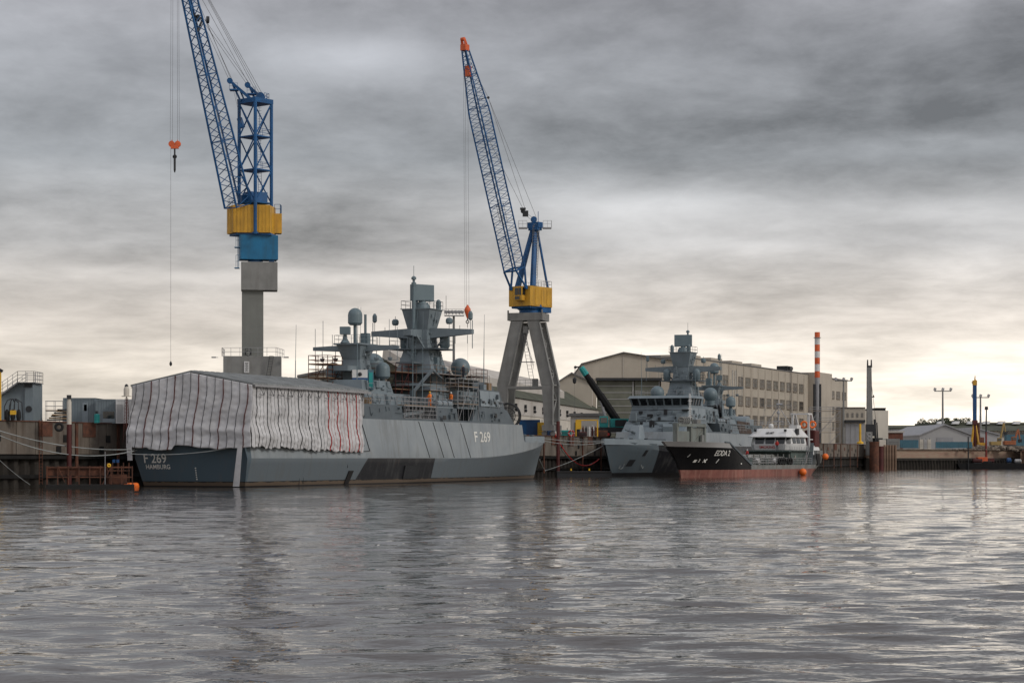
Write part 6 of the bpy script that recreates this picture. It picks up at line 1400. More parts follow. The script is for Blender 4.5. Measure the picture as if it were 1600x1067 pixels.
def scaf_thing(name, label, o, rz, *a, m='galvanised', deck=None, **k):
    t = thing(name, label, 'scaffolding', o, rz); MB().scaf(*a, **k).build('tube_frame', m, t)
    x0, x1, y0, y1, z0, z1 = a[:6]
    n = max(1, round((z1 - z0) / k.get('lift', 2.0)))
    for i in range(1, n + 1): MB().box(x0, x1, y0, y1, z0 + (z1 - z0) * i / n + .04, z0 + (z1 - z0) * i / n + .10).build('deck_board', deck or 'wood', t)
    return t
scaf_thing('scaffold', 'small grey scaffold tower beside the containers on the left quay', base(85.5, 212), .1, -.85, .85, -.6, .6, 0, 1.2, r=.028, bay=.9, lift=1.2, diag=False)
def crate_pile():
    o = base(94, 201); t = thing('dunnage', 'untidy stack of timber beams and sheets next to the red and white pile', 'timber stack', o)
    for k in range(7): MB().rbox((.1 * k - .3, .2 * (k % 3), .12 + .16 * k), 2.0 - .15 * k, .3, .13, .1 * k - .3, .03 * (k % 3)).build('beam', 'wood' if k % 2 else 'dark_metal', t)
crate_pile()
def container(px0, px1, py, D, m, label, dp=5.5, rz=0.0, gz=GZ, door=True, group=None, name='site_container', extra=None):
    w_ = (px1 - px0) / F * D; h_ = zat(py, D) - gz; o = base((px0 + px1) / 2, D, gz); t = thing(name, label, 'container', o, rz, group); e = .07
    q = MB(); n = max(6, int(w_ / .28))
    for s_ in (0, dp - .04):
        for i in range(n): a = -w_ / 2 + e + (w_ - 2 * e) * i / n; q.box(a, a + (w_ - 2 * e) / n * .62, s_ - .025 if s_ == 0 else s_, s_ + .04, .12, h_ - .12)
    q.box(-w_ / 2 + .03, w_ / 2 - .03, .005, dp - .01, .08, h_ - .04); q.build('body', m, t)
    f = MB()
    for a in (-w_ / 2, w_ / 2 - .12): f.box(a, a + .12, -.05, .09, 0, h_); f.box(a, a + .12, dp - .09, dp + .05, 0, h_)
    for b in (0, h_ - .12): f.box(-w_ / 2 + .12, w_ / 2 - .12, -.045, .05, b, b + .12)
    f.box(-w_ / 2, w_ / 2, -.05, dp + .05, h_ + .002, h_ + .03); f.build('corner_frame', m, t)
    if extra:
        for (a, b, c_, d_, mm, nm) in extra: MB().box(-w_ / 2 + a * w_, -w_ / 2 + b * w_, -.075, -.03, c_ * h_, d_ * h_).build(nm, mm, t)
    return t
container(98.5, 149, 622, 216, 'navy_grey', 'long grey blue office container with a door on the left quay', extra=[(.6, .78, .05, .82, 'navy_light', 'door'), (.65, .74, .5, .75, 'white_paint', 'notice')])
container(149.3, 180.5, 624, 214.5, 'navy_grey', 'middle grey blue container with a dark window, teal drum beside it', extra=[(.0, .12, .15, .52, 'dark_metal', 'panel'), (.38, .95, .22, .5, 'dark_glass', 'window'), (.36, .97, .05, .2, 'navy_light', 'shutter')])
container(181, 208, 624, 213.5, 'white_paint', 'right hand pale ribbed container beside the tent', extra=[(.05, .4, .05, .8, 'pale_sheet', 'door')])
def drum():
    o = base(151.5, 211); t = thing('drum', 'small teal drum in front of the grey blue containers', 'drum', o); MB().lathe((0, 0, 0), [(.28, 0), (.28, .4), (.30, .42), (.28, .44), (.28, .85), (.1, .9)], 14).build('barrel', 'teal_paint', t); MB().bar((-.1, -.05, .9), (.1, -.05, .9), .03).build('bung', 'dark_metal', t)
drum()
def pile(px, D, ztop, zsplit, label, r, top='cream_wall', low='dark_red'):
    t = thing('mooring_pile', label, 'mooring pile', (xat(px, D), D, 0), 0, 'red steel mooring piles')
    MB().lathe((0, 0, -2), [(r, 0), (r, zsplit + 2)], 16).build('lower_tube', low, t, smooth=40)
    if ztop > zsplit: MB().lathe((0, 0, zsplit + .004), [(r * .98, 0), (r * .96, ztop - zsplit - .35), (r * .7, ztop - zsplit - .2), (r * .75, ztop - zsplit)], 16).build('upper_tube', top, t, smooth=40); MB().rbox((0, -.05, ztop + .12), .4, .4, .35, .3).build('pile_cap', 'dark_metal', t)
pile(108, 198.9, zat(622, 198.9), zat(663, 198.9), 'red steel mooring pile with a peeling white top against the left quay', .23)
pile(872, 326, zat(658, 326), zat(658, 326), 'plain dark red steel pile standing against the quay between the warships', .27)
def tyre(px, py, D, label):
    t = thing('tyre', label, 'tyre', P(px, py, D), 0); MB().torus((0, 0, 0), (.25, -1, 0), .31, .13, 22, 8).build('rubber_ring', 'black_rubber', t); MB().bar((0, 0, .35), (.1, .1, .9), .02).build('chain', 'dark_metal', t)
tyre(92.3, 667, 196.2, 'worn black lorry tyre hung on the left quay wall')
def rust_raft():
    D = 196.3; o = Vector((xat(140, D), D, 0)); t = thing('work_raft', 'low rusty steel work raft with an open framed side, left of the warship stern', 'raft', o, .12); w_ = 4.0
    x = lambda px: (px - 140) / F * D
    MB().box(x(73), x(206), 0, 3.0, -.3, .35).build('float', 'wet_dark', t)
    q = MB().box(x(73), x(206), -.02, .1, 1.9, 2.05).box(x(73), x(206), -.02, .1, 1.0, 1.12).box(x(73), x(165), .2, .25, 1.2, 2.0)
    for k in range(9): a = x(74) + k * (x(205) - x(74)) / 8; q.box(a, a + .09, -.05, .08, .36, 2.1)
    q.bar((x(92), -.05, 2.0), (x(102), -.05, .6), .05).bar((x(172), -.05, 1.9), (x(160), -.05, .4), .05); q.build('side_frame', 'rust', t)
    q = MB()
    for k in range(5): q.bar((x(166) + k * .5, 1.0, .36), (x(166) + k * .5, 1.0, 2.4), .05)
    q.box(x(166), x(200), .9, 2.0, 1.6, 1.7).box(x(168), x(196), .9, 2.0, .4, 1.3); q.build('frame_rack', 'rust', t)
    MB().bar((x(164), -.1, .4), (x(164), -.1, 3.4), .04).build('post', 'galvanised', t); MB().torus((x(170), -.15, 2.15), (0, 1, 0), .12, .08, 12, 6).build('lifebuoy', 'yellow_paint', t)
    for e in (176, 182): MB().rbox((x(e), 1.3, 2.55), .25, .25, .3).build('lamp', 'blue_paint', t)
rust_raft()
def lantern():
    o = SH1.m @ Vector((-1.2, 7.0, 4.2)); t = thing('stern_lantern', 'white topped lantern post wrapped in netting at the port corner of the tent', 'lantern', o)
    MB().bar((0, 0, 0), (0, 0, 4.8), .06).bar((-.35, 0, .2), (-.12, 0, 4.6), .03).bar((.3, .2, .2), (.12, 0, 4.6), .03).build('post', 'dark_red', t)
    q = MB()
    for k in range(12): q.bar((-.3 + .02 * k, 0, .6 + .32 * k), (.28 - .015 * k, 0, .9 + .32 * k), .02).bar((.28 - .015 * k, 0, .6 + .32 * k), (-.3 + .02 * k, 0, .9 + .32 * k), .02)
    q.build('netting', 'rust', t); MB().lathe((0, 0, 4.7), [(.5, 0), (.5, .06), (.28, .08), (.28, .75), (.2, .95), (.08, 1.1)], 14).build('lamp_head', 'cream_wall', t, smooth=40)
    MB().lathe((0, 0, 5.7), [(.2, 0), (.16, .15), (.05, .25)], 10).build('lamp_cap', 'dark_metal', t)
lantern()
# ================================================================ SCAFFOLDS AND BOXES ABOARD THE FIRST WARSHIP
def onship(name, label, s, y, z, *a, **k): return scaf_thing(name, label, SH1.m @ Vector((s, y, z)), SH1.a, *a, **k)
onship('scaffold', 'rusty scaffold tower standing behind the aft mast of warship F 269', 32.0, 2.2, 10.2, -2.0, 1.5, -1.3, 1.1, 0, 3.1, m='rust', r=.045, bay=1.4, lift=1.75)
onship('scaffold', 'scaffold with red rails wrapped round the foot of the main mast', 52.0, 0, 8.78, -6.4, 4.4, -4.5, 4.5, 0, 4.0, m='pile_brown', r=.028, bay=1.8, lift=2.0, diag=False, deck='galvanised')
onship('scaffold', 'scaffold around the side notch below the large radome of warship F 269', 54.0, -4.9, 7.2, -3.0, 3.0, -.8, .9, 0, 4.2, m='galvanised', r=.035, bay=1.5, lift=2.1)
onship('scaffold', 'scaffold bays in the open side gallery of warship F 269', 39.7, -5.6, 7.36, -4.3, 4.3, -.35, .5, 0, 1.4, m='galvanised', r=.035, bay=1.1, lift=1.4)
onship('scaffold', 'red railed scaffold under the grey sphere between the two masts of warship F 269', 43.0, 1.2, 8.78, -2.4, 2.8, -3.6, 1.5, 0, 4.0, m='dark_red', r=.035, bay=1.7, lift=2.0)
onship('scaffold', 'scaffold ring on the bridge roof of warship F 269', 61.4, 0, 12.28, -2.6, 2.6, -3.9, 3.9, 0, .6, m='rust', r=.03, bay=1.9, lift=.6, diag=False, deck='dark_metal')
def welfare():
    o = SH1.m @ Vector((32.4, -2.3, 10.21)); t = thing('site_cabin', 'small cabin with blue lower half, white front and teal side, beside the aft mast', 'cabin', o, R(8)); w_ = 1.2
    MB().box(-w_, w_ * .42, 0, 1.6, 0, 1.6).build('lower_box', 'blue_paint', t); MB().box(-w_, w_ * .42, -.01, 1.6, 1.61, 2.5).build('upper_box', 'white_paint', t)
    MB().box(w_ * .42 + .01, w_, .1, 1.6, .3, 2.5).build('side_box', 'cargo_blue', t); MB().lathe((-.35, -.06, 2.0), [(.05, 0), (.22, .0), (.22, .05), (.1, .12)], 16, axis=(0, -1, 0)).build('fan', 'dark_metal', t)
    q = MB(); q.box(w_ * .55, w_ * .9, .02, .09, .5, 2.2); q.build('door', 'teal_paint', t); MB().rail([(-w_ - .1, -.15, 0), (w_, -.15, 0)], 1.0, .025, .8, 2).build('railing', 'galvanised', t)
welfare()
def sea_boxes():
    for (s, y, z, a, b, c_, m, nm, lb) in ((62.6, -4.6, 11.27, 1.1, .6, .9, 'wood', 'crate', 'plywood crate beside the bridge of warship F 269'), (60.9, -4.65, 11.27, 1.0, .5, .7, 'navy_light', 'equipment_box', 'grey equipment box beside the bridge, just behind the plywood crate'),
                                     (25.6, -5.0, 8.76, 1.2, .9, 1.0, 'pale_sheet', 'equipment_box', 'pale equipment box on the side deck just forward of the tent'), (27.9, -5.1, 8.76, .8, .7, .7, 'wood', 'crate', 'small plywood crate between the tent and the boat crane'),
                                     (55.6, -5.0, 9.3, 1.0, .5, 1.3, 'deck_green', 'equipment_box', 'green cabinet in the side notch under the radome platform')):
        t = thing(nm, lb, 'box', SH1.m @ Vector((s, y, z)), SH1.a); MB().box(-a / 2, a / 2, -b / 2, b / 2, 0, c_).build('case', m, t, bevel=.02); q = MB()
        for e in (-a * .35, a * .3): q.box(e, e + .07, -b / 2 - .03, b / 2 + .03, -.0, c_ + .02)
        q.build('batten', 'galvanised', t)
sea_boxes()
# ================================================================ GEAR ON THE MIDDLE QUAY
container(811, 844, 656, 338, 'blue_paint', 'bright blue container at the foot of the grey portal crane', 2.6, extra=[(.05, .35, .06, .9, 'crane_blue', 'door')])
def yellow_frame():
    D = 343; o = base(917, D); t = thing('gas_rack', 'yellow steel frame with gas bottles standing on the quay edge', 'frame', o); h_ = zat(659, D) - GZ + .3
    q = MB(); 
    for e in (-1.75, 1.75): q.bar((e, 0, 0), (e, 0, h_), .12).bar((e, 1.2, 0), (e, 1.2, h_), .12)
    q.bar((-1.75, 0, h_), (1.75, 0, h_), .12).bar((-1.75, 1.2, h_), (1.75, 1.2, h_), .12).box(-1.7, -.9, -.05, 1.2, h_ * .45, h_ - .1); q.build('frame', 'yellow_paint', t)
    for k in range(5): MB().lathe((-.6 + .5 * k, .5, .05), [(.17, 0), (.17, 1.3), (.07, 1.5), (.07, 1.65)], 10).build('gas_bottle', ['rust', 'dark_metal', 'white_paint', 'dark_red', 'rust'][k], t)
yellow_frame()
def mixed(px, D, w_, h_, m, nm, label, gz=GZ, dp=1.4, rz=.15, knob='dark_metal'):
    t = thing(nm, label, nm.replace('_', ' '), base(px, D, gz), rz)
    MB().box(-w_ / 2, w_ / 2, 0, dp, .12, h_).build('casing', m, t, bevel=.03); q = MB()
    for k in range(4): q.box(-w_ * .4, w_ * .4, -.03, -.005, h_ * (.3 + .13 * k), h_ * (.3 + .13 * k) + .05)
    q.build('grille', knob, t); MB().box(-w_ * .45, w_ * .45, .1, dp - .1, 0, .11).build('skid', 'dark_metal', t); MB().bar((w_ * .2, dp * .5, h_), (w_ * .2, dp * .5, h_ + .4), .06).build('exhaust', knob, t)
mixed(846, 337, 1.0, 2.2, 'yellow_paint', 'generator', 'yellow generator between the blue container and the crane leg')
mixed(857, 341, 1.6, 1.7, 'pale_sheet', 'generator', 'pale grey generator under the right leg of the portal crane')
mixed(862, 334, 1.2, .9, 'blue_paint', 'compressor', 'low blue compressor at the quay edge beside the red pile')
mixed(884, 340, 1.8, 1.0, 'teal_paint', 'compressor', 'teal compressor on the quay left of the yellow frame')
mixed(806, 336, 1.0, 1.6, 'crane_grey', 'control_cabinet', 'grey control cabinet behind the bow of warship F 269')
mixed(801, 333, .7, .9, 'yellow_paint', 'bollard_box', 'small yellow box on the quay edge behind the first bow')
mixed(911, 337, 1.2, .7, 'dark_red', 'tool_chest', 'dark red tool chest in front of the yellow frame')
mixed(942, 349, 1.6, 1.1, 'rust', 'skip', 'rusty skip on the quay beside the mobile crane')
def ring_buoy(px, py, D, label):
    t = thing('lifebuoy', label, 'lifebuoy', P(px, py, D)); q = MB(); 
    MB().torus((0, 0, 0), (0, 1, 0), .42, .13, 24, 8).build('ring', 'red_paint', t)
    for k in range(4): a = k * math.pi / 2; MB().torus((.42 * math.cos(a), 0, .42 * math.sin(a)), (-math.sin(a), 0, math.cos(a)), .14, .045, 12, 6).build('white_band', 'white_paint', t)
    MB().bar((0, .1, -1.6), (0, .1, .3), .05).build('stand', 'galvanised', t)
ring_buoy(892.5, 677, 336, 'red and white lifebuoy on its stand at the quay edge')
def mobile_crane():
    D = 360.0; o = base(958, D); t = thing('mobile_crane', 'teal mobile crane with a raised black telescopic boom in front of the hall door', 'mobile crane', o, R(4)); k = D / F
    V = lambda px, py, dy=0: Vector(((px - 958) * k, dy, zat(py, D) - GZ))
    MB().box(-3.0, 3.4, -1.2, 1.3, .9, 1.7).build('chassis', 'dark_metal', t, bevel=.04)
    cab = MB().box(-2.4, -1.0, -1.25, -.1, 1.72, 3.6); cb = cab.build('cab', 'teal_paint', t, bevel=.06); MB().box(-2.3, -1.2, -1.31, -1.26, 2.5, 3.4).build('window', 'dark_glass', cb)
    MB().box(-.6, 2.6, -1.2, 1.2, 1.72, 3.2).build('engine_housing', 'teal_paint', t, bevel=.05); MB().box(.2, 2.2, -1.28, -1.21, 1.9, 3.0).build('grille', 'dark_metal', t)
    for e in (-2.3, -1.0, 1.1, 2.5):
        for y in (-1.35, 1.0): w_ = MB().lathe((e, y, .55), [(.2, -.02), (.3, 0), (.54, .03), (.55, .1), (.55, .3), (.5, .36)], 18, axis=(0, 1, 0)).build('tyre', 'black_rubber', t); MB().lathe((e, y - .03, .55), [(.25, 0), (.25, .02)], 12, axis=(0, 1, 0)).build('rim', 'red_paint', w_)
    A = V(969, 664); B = V(907, 573); d = (B - A).normalized()
    for i, (a, b, r_) in enumerate(((0, .52, .72), (.5, .78, .62), (.76, .93, .52))): MB().bar(A.lerp(B, a), A.lerp(B, b), r_, n=8).build('boom_section', 'hull_black', t)
    MB().bar(A.lerp(B, .86), A.lerp(B, .99), .60, .5, n=8).build('boom_head', 'teal_paint', t); MB().bar(B, B + Vector((-.9, 0, -.1)), .16).lathe(B + Vector((-.9, -.15, -.1)), [(.25, 0), (.25, .3)], 12, axis=(0, 1, 0)).build('head_sheave', 'dark_metal', t)
    MB().bar(V(945, 650, -.3), V(941, 636, -.3), .28, n=8).bar(V(941, 636, -.3), V(934, 618, -.2), .14, n=8).build('lift_cylinder', 'galvanised', t)
    q = B + Vector((-1.05, 0, 0)); h_ = V(903.5, 595); MB().bar((q.x, 0, q.z), (q.x, 0, h_.z), .03).bar((q.x + .15, 0, q.z), (q.x + .15, 0, h_.z), .03).bar((q.x, 0, h_.z), (q.x, 0, V(0, 654).z), .02).build('hoist_rope', 'steel_cable', t)
    MB().lathe((q.x, 0, h_.z - .5), [(.1, 0), (.3, .2), (.34, .8), (.12, 1.1)], 12).build('hook_block', 'dark_metal', t)
mobile_crane()
scaf_thing('scaffold', 'wide light scaffold against the beige stair tower behind the tanker stern', base(1287, 500), .0, -3.4, 3.8, -1.2, .8, 0, 7.6, r=.05, bay=2.2, lift=2.2)
scaf_thing('scaffold', 'low railed scaffold on the quay behind the second warship stern', base(1192, 446), .5, -1.2, 6.0, -1, 1, 0, 3.2, r=.045, bay=2.0, lift=1.6)
def pontoon():
    D = 322; t = thing('pontoon', 'long low dark grey pontoon floating at the quay foot between the warships', 'pontoon', (xat(913, D), D, 0), .10)
    MB().box(-4.2, 4.2, 0, 2.2, -.3, .85).build('float', 'dark_metal', t, bevel=.05)
    for e in (-2.0, .8): MB().lathe((e, .4, .95), [(.18, 0), (.12, .05), (.12, .3), (.18, .35)], 10).build('bollard', 'yellow_paint', t)
    MB().box(-4.2, 4.2, -.08, -.01, .6, .8).build('rubbing_strip', 'wet_dark', t)
pontoon()
mat('brick_dark', (0.20, 0.03, 0.025), 0.7)
# ================================================================ FAR RIGHT CONSTRUCTION SITE
def drill_rig():
    D = 538.0; k = D / F; o = Vector((xat(1362, D), D, GL)); t = thing('drilling_rig', 'tall dark grey drilling rig mast with forked head rising beside the quay end', 'drilling rig', o)
    x = lambda px: (px - 1362) * k; z = lambda py: zat(py, D) - GL
    MB().hexa([(x(1354.5), -.3, z(676)), (x(1363.5), -.3, z(676)), (x(1363.5), 1, z(676)), (x(1354.5), 1, z(676)), (x(1355), -.3, z(574)), (x(1361.5), -.3, z(574)), (x(1361.5), .8, z(574)), (x(1355), .8, z(574))]).build('mast', 'crane_grey', t)
    for a in (1355.6, 1361.4): MB().bar((x(a), 0, z(574)), (x(a), 0, z(562)), .28, .18).build('mast_fork', 'dark_metal', t)
    MB().box(x(1355.2), x(1361.5), -.2, .6, z(577), z(571)).build('mast_head', 'dark_metal', t)
    MB().bar((x(1354), 0, z(620)), (x(1366), 0, z(620)), .2).bar((x(1366), 0, z(620)), (x(1364), 0, z(617)), .15).build('guide_arm', 'dark_metal', t)
    q = MB(); q.rbox((x(1360), -.5, z(672)), 2.4, 1.6, 3.0); q.bar((x(1366), -.4, z(655)), (x(1368), -.4, z(690)), .35).bar((x(1370), 0, z(660)), (x(1372), 0, z(700)), .2).bar((x(1362), .2, z(600)), (x(1369), .2, z(660)), .06); q.build('rotary_drive', 'dark_metal', t)
    b = MB().rbox((x(1356), -1.6, z(682)), 1.7, .9, 2.4).build('power_head', 'crane_grey', t); 
    MB().torus((x(1356), -2.1, z(679)), (0, 1, 0), .42, .09, 14, 6).build('ring_mark', 'pale_sheet', b); MB().torus((x(1356), -2.1, z(685)), (0, 1, 0), .42, .09, 14, 6).build('ring_mark', 'pale_sheet', b)
    MB().lathe((x(1357), -1.2, z(711)), [(.95, 0), (.95, z(690) - z(711)), (.7, z(689) - z(711))], 18).build('casing', 'crane_grey', t, smooth=40)
    MB().rbox((x(1369), 1.5, 1.6), 3.0, 3.0, 2.8, .2).build('machine_body', 'dark_metal', t, bevel=.05); MB().rbox((x(1377), .6, 1.7), 1.9, 2.0, 1.7, .3).build('operator_cab', 'cream_wall', t, bevel=.05)
    MB().box(x(1362), x(1380), 0, 4.5, .0, .75).build('crawler_track', 'black_rubber', t, bevel=.1); MB().rbox((x(1374), -.8, .5), 1.5, 1.0, .5).build('step', 'yellow_paint', t)
drill_rig()
def casing(px, D, r, z0_, z1_, m, label, grp=True):
    t = thing('steel_casing' if not grp else 'tube_pile', label, 'pile', (xat(px, D), D, 0), 0, 'brown tubular piles' if grp else None)
    MB().lathe((0, 0, z0_), [(r, 0), (r, z1_ - z0_ - .3)], 18).build('tube', m, t, smooth=40); MB().lathe((0, 0, z1_ - .298), [(r * 1.06, 0), (r * 1.06, .3)], 18).build('collar', m, t, smooth=40)
casing(1366, 536, 1.25, -2, zat(690, 536), 'rust', 'fat rusty brown casing standing in the water below the drilling rig', False)
casing(1376, 537, .75, -2, zat(697, 537), 'dark_red', 'dark red casing between the fat rusty casing and the row of brown piles', False)
for i, lb in enumerate(('leftmost of the five pale brown tubular piles right of the drilling rig', 'second from left of the five pale brown tubular piles', 'middle one of the five pale brown tubular piles', 'fourth from left of the five pale brown tubular piles', 'rightmost of the five pale brown tubular piles beside the brick quay')):
    casing(1381.6 + i * 4.3, 538 + i * .8, .36, -2, zat(695, 540), 'pile_brown', lb)
def post():
    D = 500; t = thing('yellow_post', 'slim bright yellow post with a wide foot near the end of the high quay', 'post', base(1344, D)); h_ = zat(662, D) - GZ
    MB().bar((0, 0, .1), (0, 0, h_), .30, .26, n=8).build('tube', 'yellow_paint', t); MB().lathe((0, 0, -.1), [(.8, 0), (.8, .4), (.4, .6)], 12).build('foot', 'yellow_paint', t)
post()
def hoarding(px0, px1, pt, D, label):
    w_ = (px1 - px0) / F * D; h_ = zat(pt, D) - GL; t = thing('blue_hoarding', label, 'hoarding', base((px0 + px1) / 2, D, GL), 0, 'blue corrugated hoardings'); q = MB(); n = int(w_ / .5)
    for i in range(n): a = -w_ / 2 + w_ * i / n; q.box(a, a + w_ / n * .6, -.06, .06, .6, h_)
    q.box(-w_ / 2, w_ / 2, 0, .05, .6, h_ - .05); q.build('sheet', 'cargo_blue', t); p = MB()
    for i in range(max(2, int(w_ / 4))): a = -w_ / 2 + w_ * i / max(1, int(w_ / 4) - 1); p.box(a - .07, a + .07, .07, .2, 0, h_ + .1)
    p.parts('fence_post', 'galvanised', t)
hoarding(1370, 1393, 686, 562, 'short run of blue corrugated hoarding right behind the drilling rig'); hoarding(1401, 1435, 687, 566, 'middle run of blue corrugated hoarding between concrete columns'); hoarding(1462, 1519, 690, 572, 'long run of blue corrugated hoarding in front of the grey gabled hall')
mixed(1396, 560, 3.4, 3.0, 'crane_grey', 'silo_block', 'grey concrete column block between two blue hoardings', GL, 2.0, 0)
for px, lb in ((1440, 'pale ribbed panel standing left in the gap between hoardings'), (1446, 'grey drum shaped tank in the gap between hoardings'), (1452, 'pale ribbed panel standing right in the gap between hoardings')): mixed(px, 566, .95, 2.9, 'cream_wall' if px != 1446 else 'pale_sheet', 'stacked_form', lb, GL, 1.0, 0)
def rubble():
    rs = random.Random(9); q = MB()
    for i in range(420):
        px = rs.uniform(1520, 1640); D = rs.uniform(566, 590) ; x_ = xat(px, D); r_ = rs.uniform(.3, 1.0); q.rbox((x_, D, GL + rs.uniform(0, .9)), r_ * 1.5, r_, r_ * .7, rs.uniform(0, 3), rs.uniform(-.4, .4))
    for i in range(140):
        D = rs.uniform(556, 566); px = rs.uniform(1375, 1560); r_ = rs.uniform(.15, .5); q.rbox((xat(px, D), D, GL + .15), r_ * 2, r_, r_ * .6, rs.uniform(0, 3), rs.uniform(-.3, .3))
    o = q.build('rubble', 'rubble'); tag(o, 'heaped pale rubble and broken concrete on the low quay', 'rubble', kind='stuff')
rubble()
def blue_rig():
    D = 585.0; k = D / F; t = thing('piling_rig', 'piling rig with a tall blue lead mast, orange head and yellow A-frame legs', 'piling rig', Vector((xat(1523, D), D, GL))); x = lambda px: (px - 1523) * k; z = lambda py: zat(py, D) - GL
    MB().rbox((0, 0, (z(601) + z(658)) / 2), .95, .8, z(601) - z(658), 0).build('lead_mast', 'blue_paint', t); MB().rbox((0, 0, z(598)), 1.1, 1, 1.3).bar((0, 0, z(597)), (.1, 0, z(587)), .3, .1).bar((-.8, 0, z(598)), (.4, 0, z(594)), .25).build('mast_head', 'crane_yellow', t)
    MB().bar((0, 0, z(656)), (.1, 0, z(698)), .45, n=8).rbox((0, -.2, z(660)), 1.3, 1.1, 1.2).build('hammer', 'dark_red', t)
    for e in (-1, 1): MB().bar((e * .3, 0, z(664)), (x(1523 + e * 5.5), -.5, z(694)), .28, .32, n=6).build('frame_leg', 'crane_yellow', t)
    MB().rbox((1.2, 1.5, 1.2), 3.4, 3.2, 1.9).build('machine_body', 'crane_yellow', t, bevel=.08); MB().box(-1.6, 3.4, -.6, 3.2, 0, .8).build('crawler_track', 'black_rubber', t, bevel=.1); MB().bar((x(1530), .5, .8), (x(1529), .5, z(660)), .5, .4, n=8).build('auger', 'rust', t)
blue_rig()
def barge_rig():
    D = 562.0; k = D / F; t = thing('barge_drill', 'small red drill with a slim red and black mast on the dark barge', 'drilling rig', Vector((xat(1541, D), D, 1.55))); x = lambda px: (px - 1541) * k; z = lambda py: zat(py, D) - 1.55
    MB().bar((0, 0, .5), (-.05, 0, z(675)), .28, .24, n=6).build('lower_mast', 'brick_dark', t); MB().bar((-.05, 0, z(675)), (.05, 0, z(640)), .22, .18, n=6).build('upper_mast', 'dark_metal', t); MB().bar((.05, 0, z(640)), (.05, 0, z(635)), .5, .4, n=8).build('mast_head', 'dark_metal', t)
    MB().rbox((-1.2, 0, .9), 2.6, 2.2, 1.4, .1).build('machine_body', 'signal_orange', t, bevel=.1); MB().box(-2.4, 1.2, -1.1, 1.2, 0, .55).build('crawler_track', 'black_rubber', t, bevel=.08); MB().rbox((1.0, 0, .8), 2.0, 1.6, 1.0).build('power_pack', 'dark_red', t, bevel=.08)
    b = thing('work_barge', 'long flat dark work barge floating under the red drill at the low quay', 'barge', Vector((xat(1560, D), D, 0)), .08)
    MB().hexa([(-11, -2.6, -.4), (10, -2.6, -.4), (10, 3, -.4), (-11, 3, -.4), (-12, -2.6, 1.5), (11.5, -2.6, 1.5), (11.5, 3, 1.5), (-12, 3, 1.5)]).build('hull', 'hull_black', b, bevel=.05); MB().rail([(-11.5, -2.5, 1.5), (11, -2.5, 1.5)], 1.0, .035, 2.0).build('railing', 'dark_metal', b)
    for e in (-9, 9): MB().bar((e, -2.7, -1), (e, -2.7, 8.5 if e < 0 else 5), .18, n=8).build('spud_pole', 'dark_metal', b)
    for (e, w_, h_, m, nm, lb) in ((-5.8, 2.6, 1.3, 'dark_red', 'tank', 'round ended red tank on the barge left of the drill'), (2.6, 1.2, 1.4, 'blue_paint', 'pump', 'blue pump on the barge right of the drill'), (5.0, 1.8, 1.1, 'pale_sheet', 'pump', 'pale pump unit near the right end of the dark barge'), (8.2, 2.4, 1.0, 'signal_orange', 'compressor', 'orange compressor at the right end of the dark barge')):
        q = thing(nm, lb, nm, b.matrix_basis @ Vector((0, 0, 0)) if False else Vector((xat(1560, D) + e, D - .8, 1.505))); MB().lathe((-w_ / 2, 0, h_ * .55), [(h_ * .3, 0), (h_ * .48, .15), (h_ * .48, w_ - .15), (h_ * .3, w_)], 14, axis=(1, 0, 0)).build('shell', m, q, smooth=40); MB().box(-w_ * .4, w_ * .4, -.4, .4, 0, .2).build('skid', 'dark_metal', q)
barge_rig()
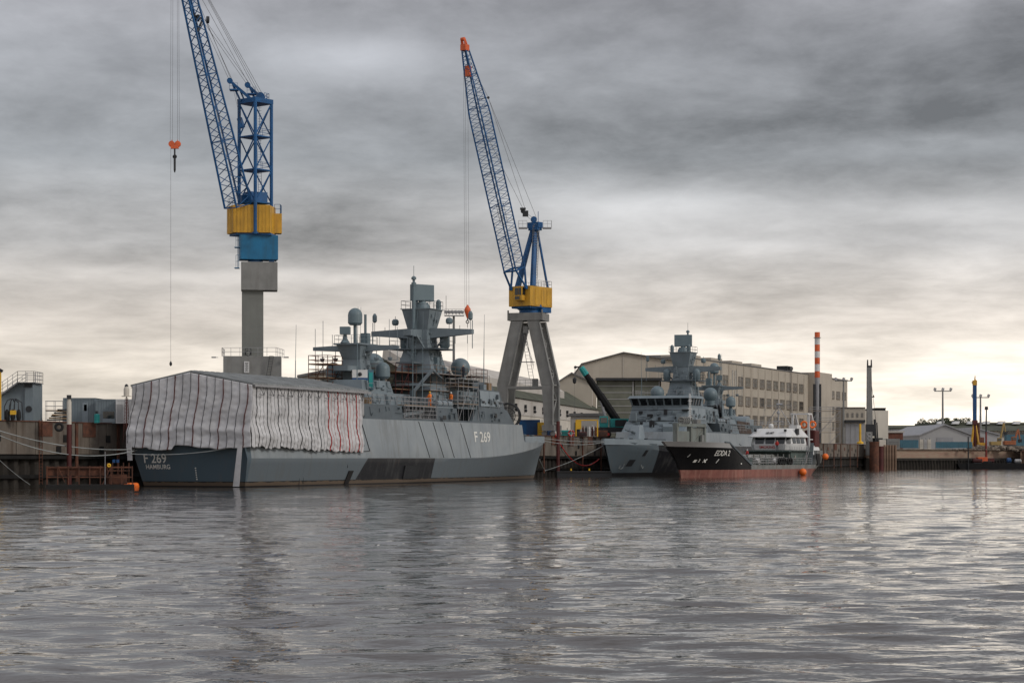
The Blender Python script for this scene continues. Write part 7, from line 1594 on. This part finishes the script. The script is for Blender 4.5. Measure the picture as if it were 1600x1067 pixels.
def excavator(px, D, m, label, sgn=1, s=1.0, boom=(3.0, 5.2)):
    t = thing('excavator', label, 'excavator', Vector((xat(px, D), D, GL + .6)), 0)
    MB().box(-2 * s, 2 * s, -1.2, 1.3, 0, .85 * s).build('crawler_track', 'black_rubber', t, bevel=.15); MB().box(-1.9 * s, 1.5 * s, -1.3, 1.3, .95 * s, 2.2 * s).build('upper_body', m, t, bevel=.15)
    c = MB().box((.3 if sgn > 0 else -1.6) * s, (1.6 if sgn > 0 else -.3) * s, -1.25, -.2, 2.2 * s, 3.4 * s).build('cab', m, t, bevel=.08); MB().box((.45 if sgn > 0 else -1.45) * s, (1.45 if sgn > 0 else -.45) * s, -1.31, -1.26, 2.45 * s, 3.2 * s).build('window', 'dark_glass', c)
    a, b = Vector((sgn * 1.2 * s, 0, 1.7 * s)), Vector((sgn * boom[0] * s, 0, boom[1] * s)); MB().bar(a, b, .35 * s, .28 * s, n=6).build('boom', m, t); e = b + Vector((sgn * .5 * s, 0, -3.0 * s)); MB().bar(b, e, .26 * s, .2 * s, n=6).build('stick', m, t)
    MB().ext([e + Vector((-.5, -.5, 0)), e + Vector((.5, -.5, .1)), e + Vector((.4, -.5, -.8)), e + Vector((-.3, -.5, -.9))], (0, 1.0, 0)).build('bucket', 'dark_metal', t)
excavator(1578, 588, 'machine_orange', 'orange excavator on the rubble heap at the far right', 1, .95, (2.4, 5.6))
excavator(1556, 584, 'machine_yellow', 'yellow excavator with its boom raised steeply, left of the orange one', 1, .85, (2.6, 8.3))
mixed(1530, 640, 3.0, 4.2, 'brick_red', 'rusty_gantry', 'rusty steel gantry box in front of the grey gabled hall door', GL, 1.0, 0)
for px, pt, m, lb in ((1596, 704, 'cream_wall', 'pale container at the right edge behind the rubble'), (1586, 679, 'cargo_blue', 'blue container behind the orange excavator')): container(px - 13, px + 22, pt, 600 if px < 1590 else 596, m, lb, 3, gz=GL)
# sheet piling in front of the low quay at the right edge
def cofferdam():
    fr = LQ; t = thing('cofferdam', 'rusty brown sheet pile cofferdam at the right end of the low quay', 'cofferdam', fr.m @ Vector((46, -3.4, 0)), fr.a); pts = []; x = 0.0
    while x < 90: pts += [(x, 0), (x + .5, 0), (x + .7, .4), (x + 1.2, .4)]; x += 1.4
    n = len(pts); MB().add([(a, b, -1.5) for a, b in pts] + [(a, b, 4.6) for a, b in pts], [(i, i + 1, n + i + 1, n + i) for i in range(n - 1)]).build('sheet_piles', 'pile_brown', t); MB().box(0, 90, -.15, 2.6, 4.61, 4.85).build('capping', 'rust', t)
cofferdam()
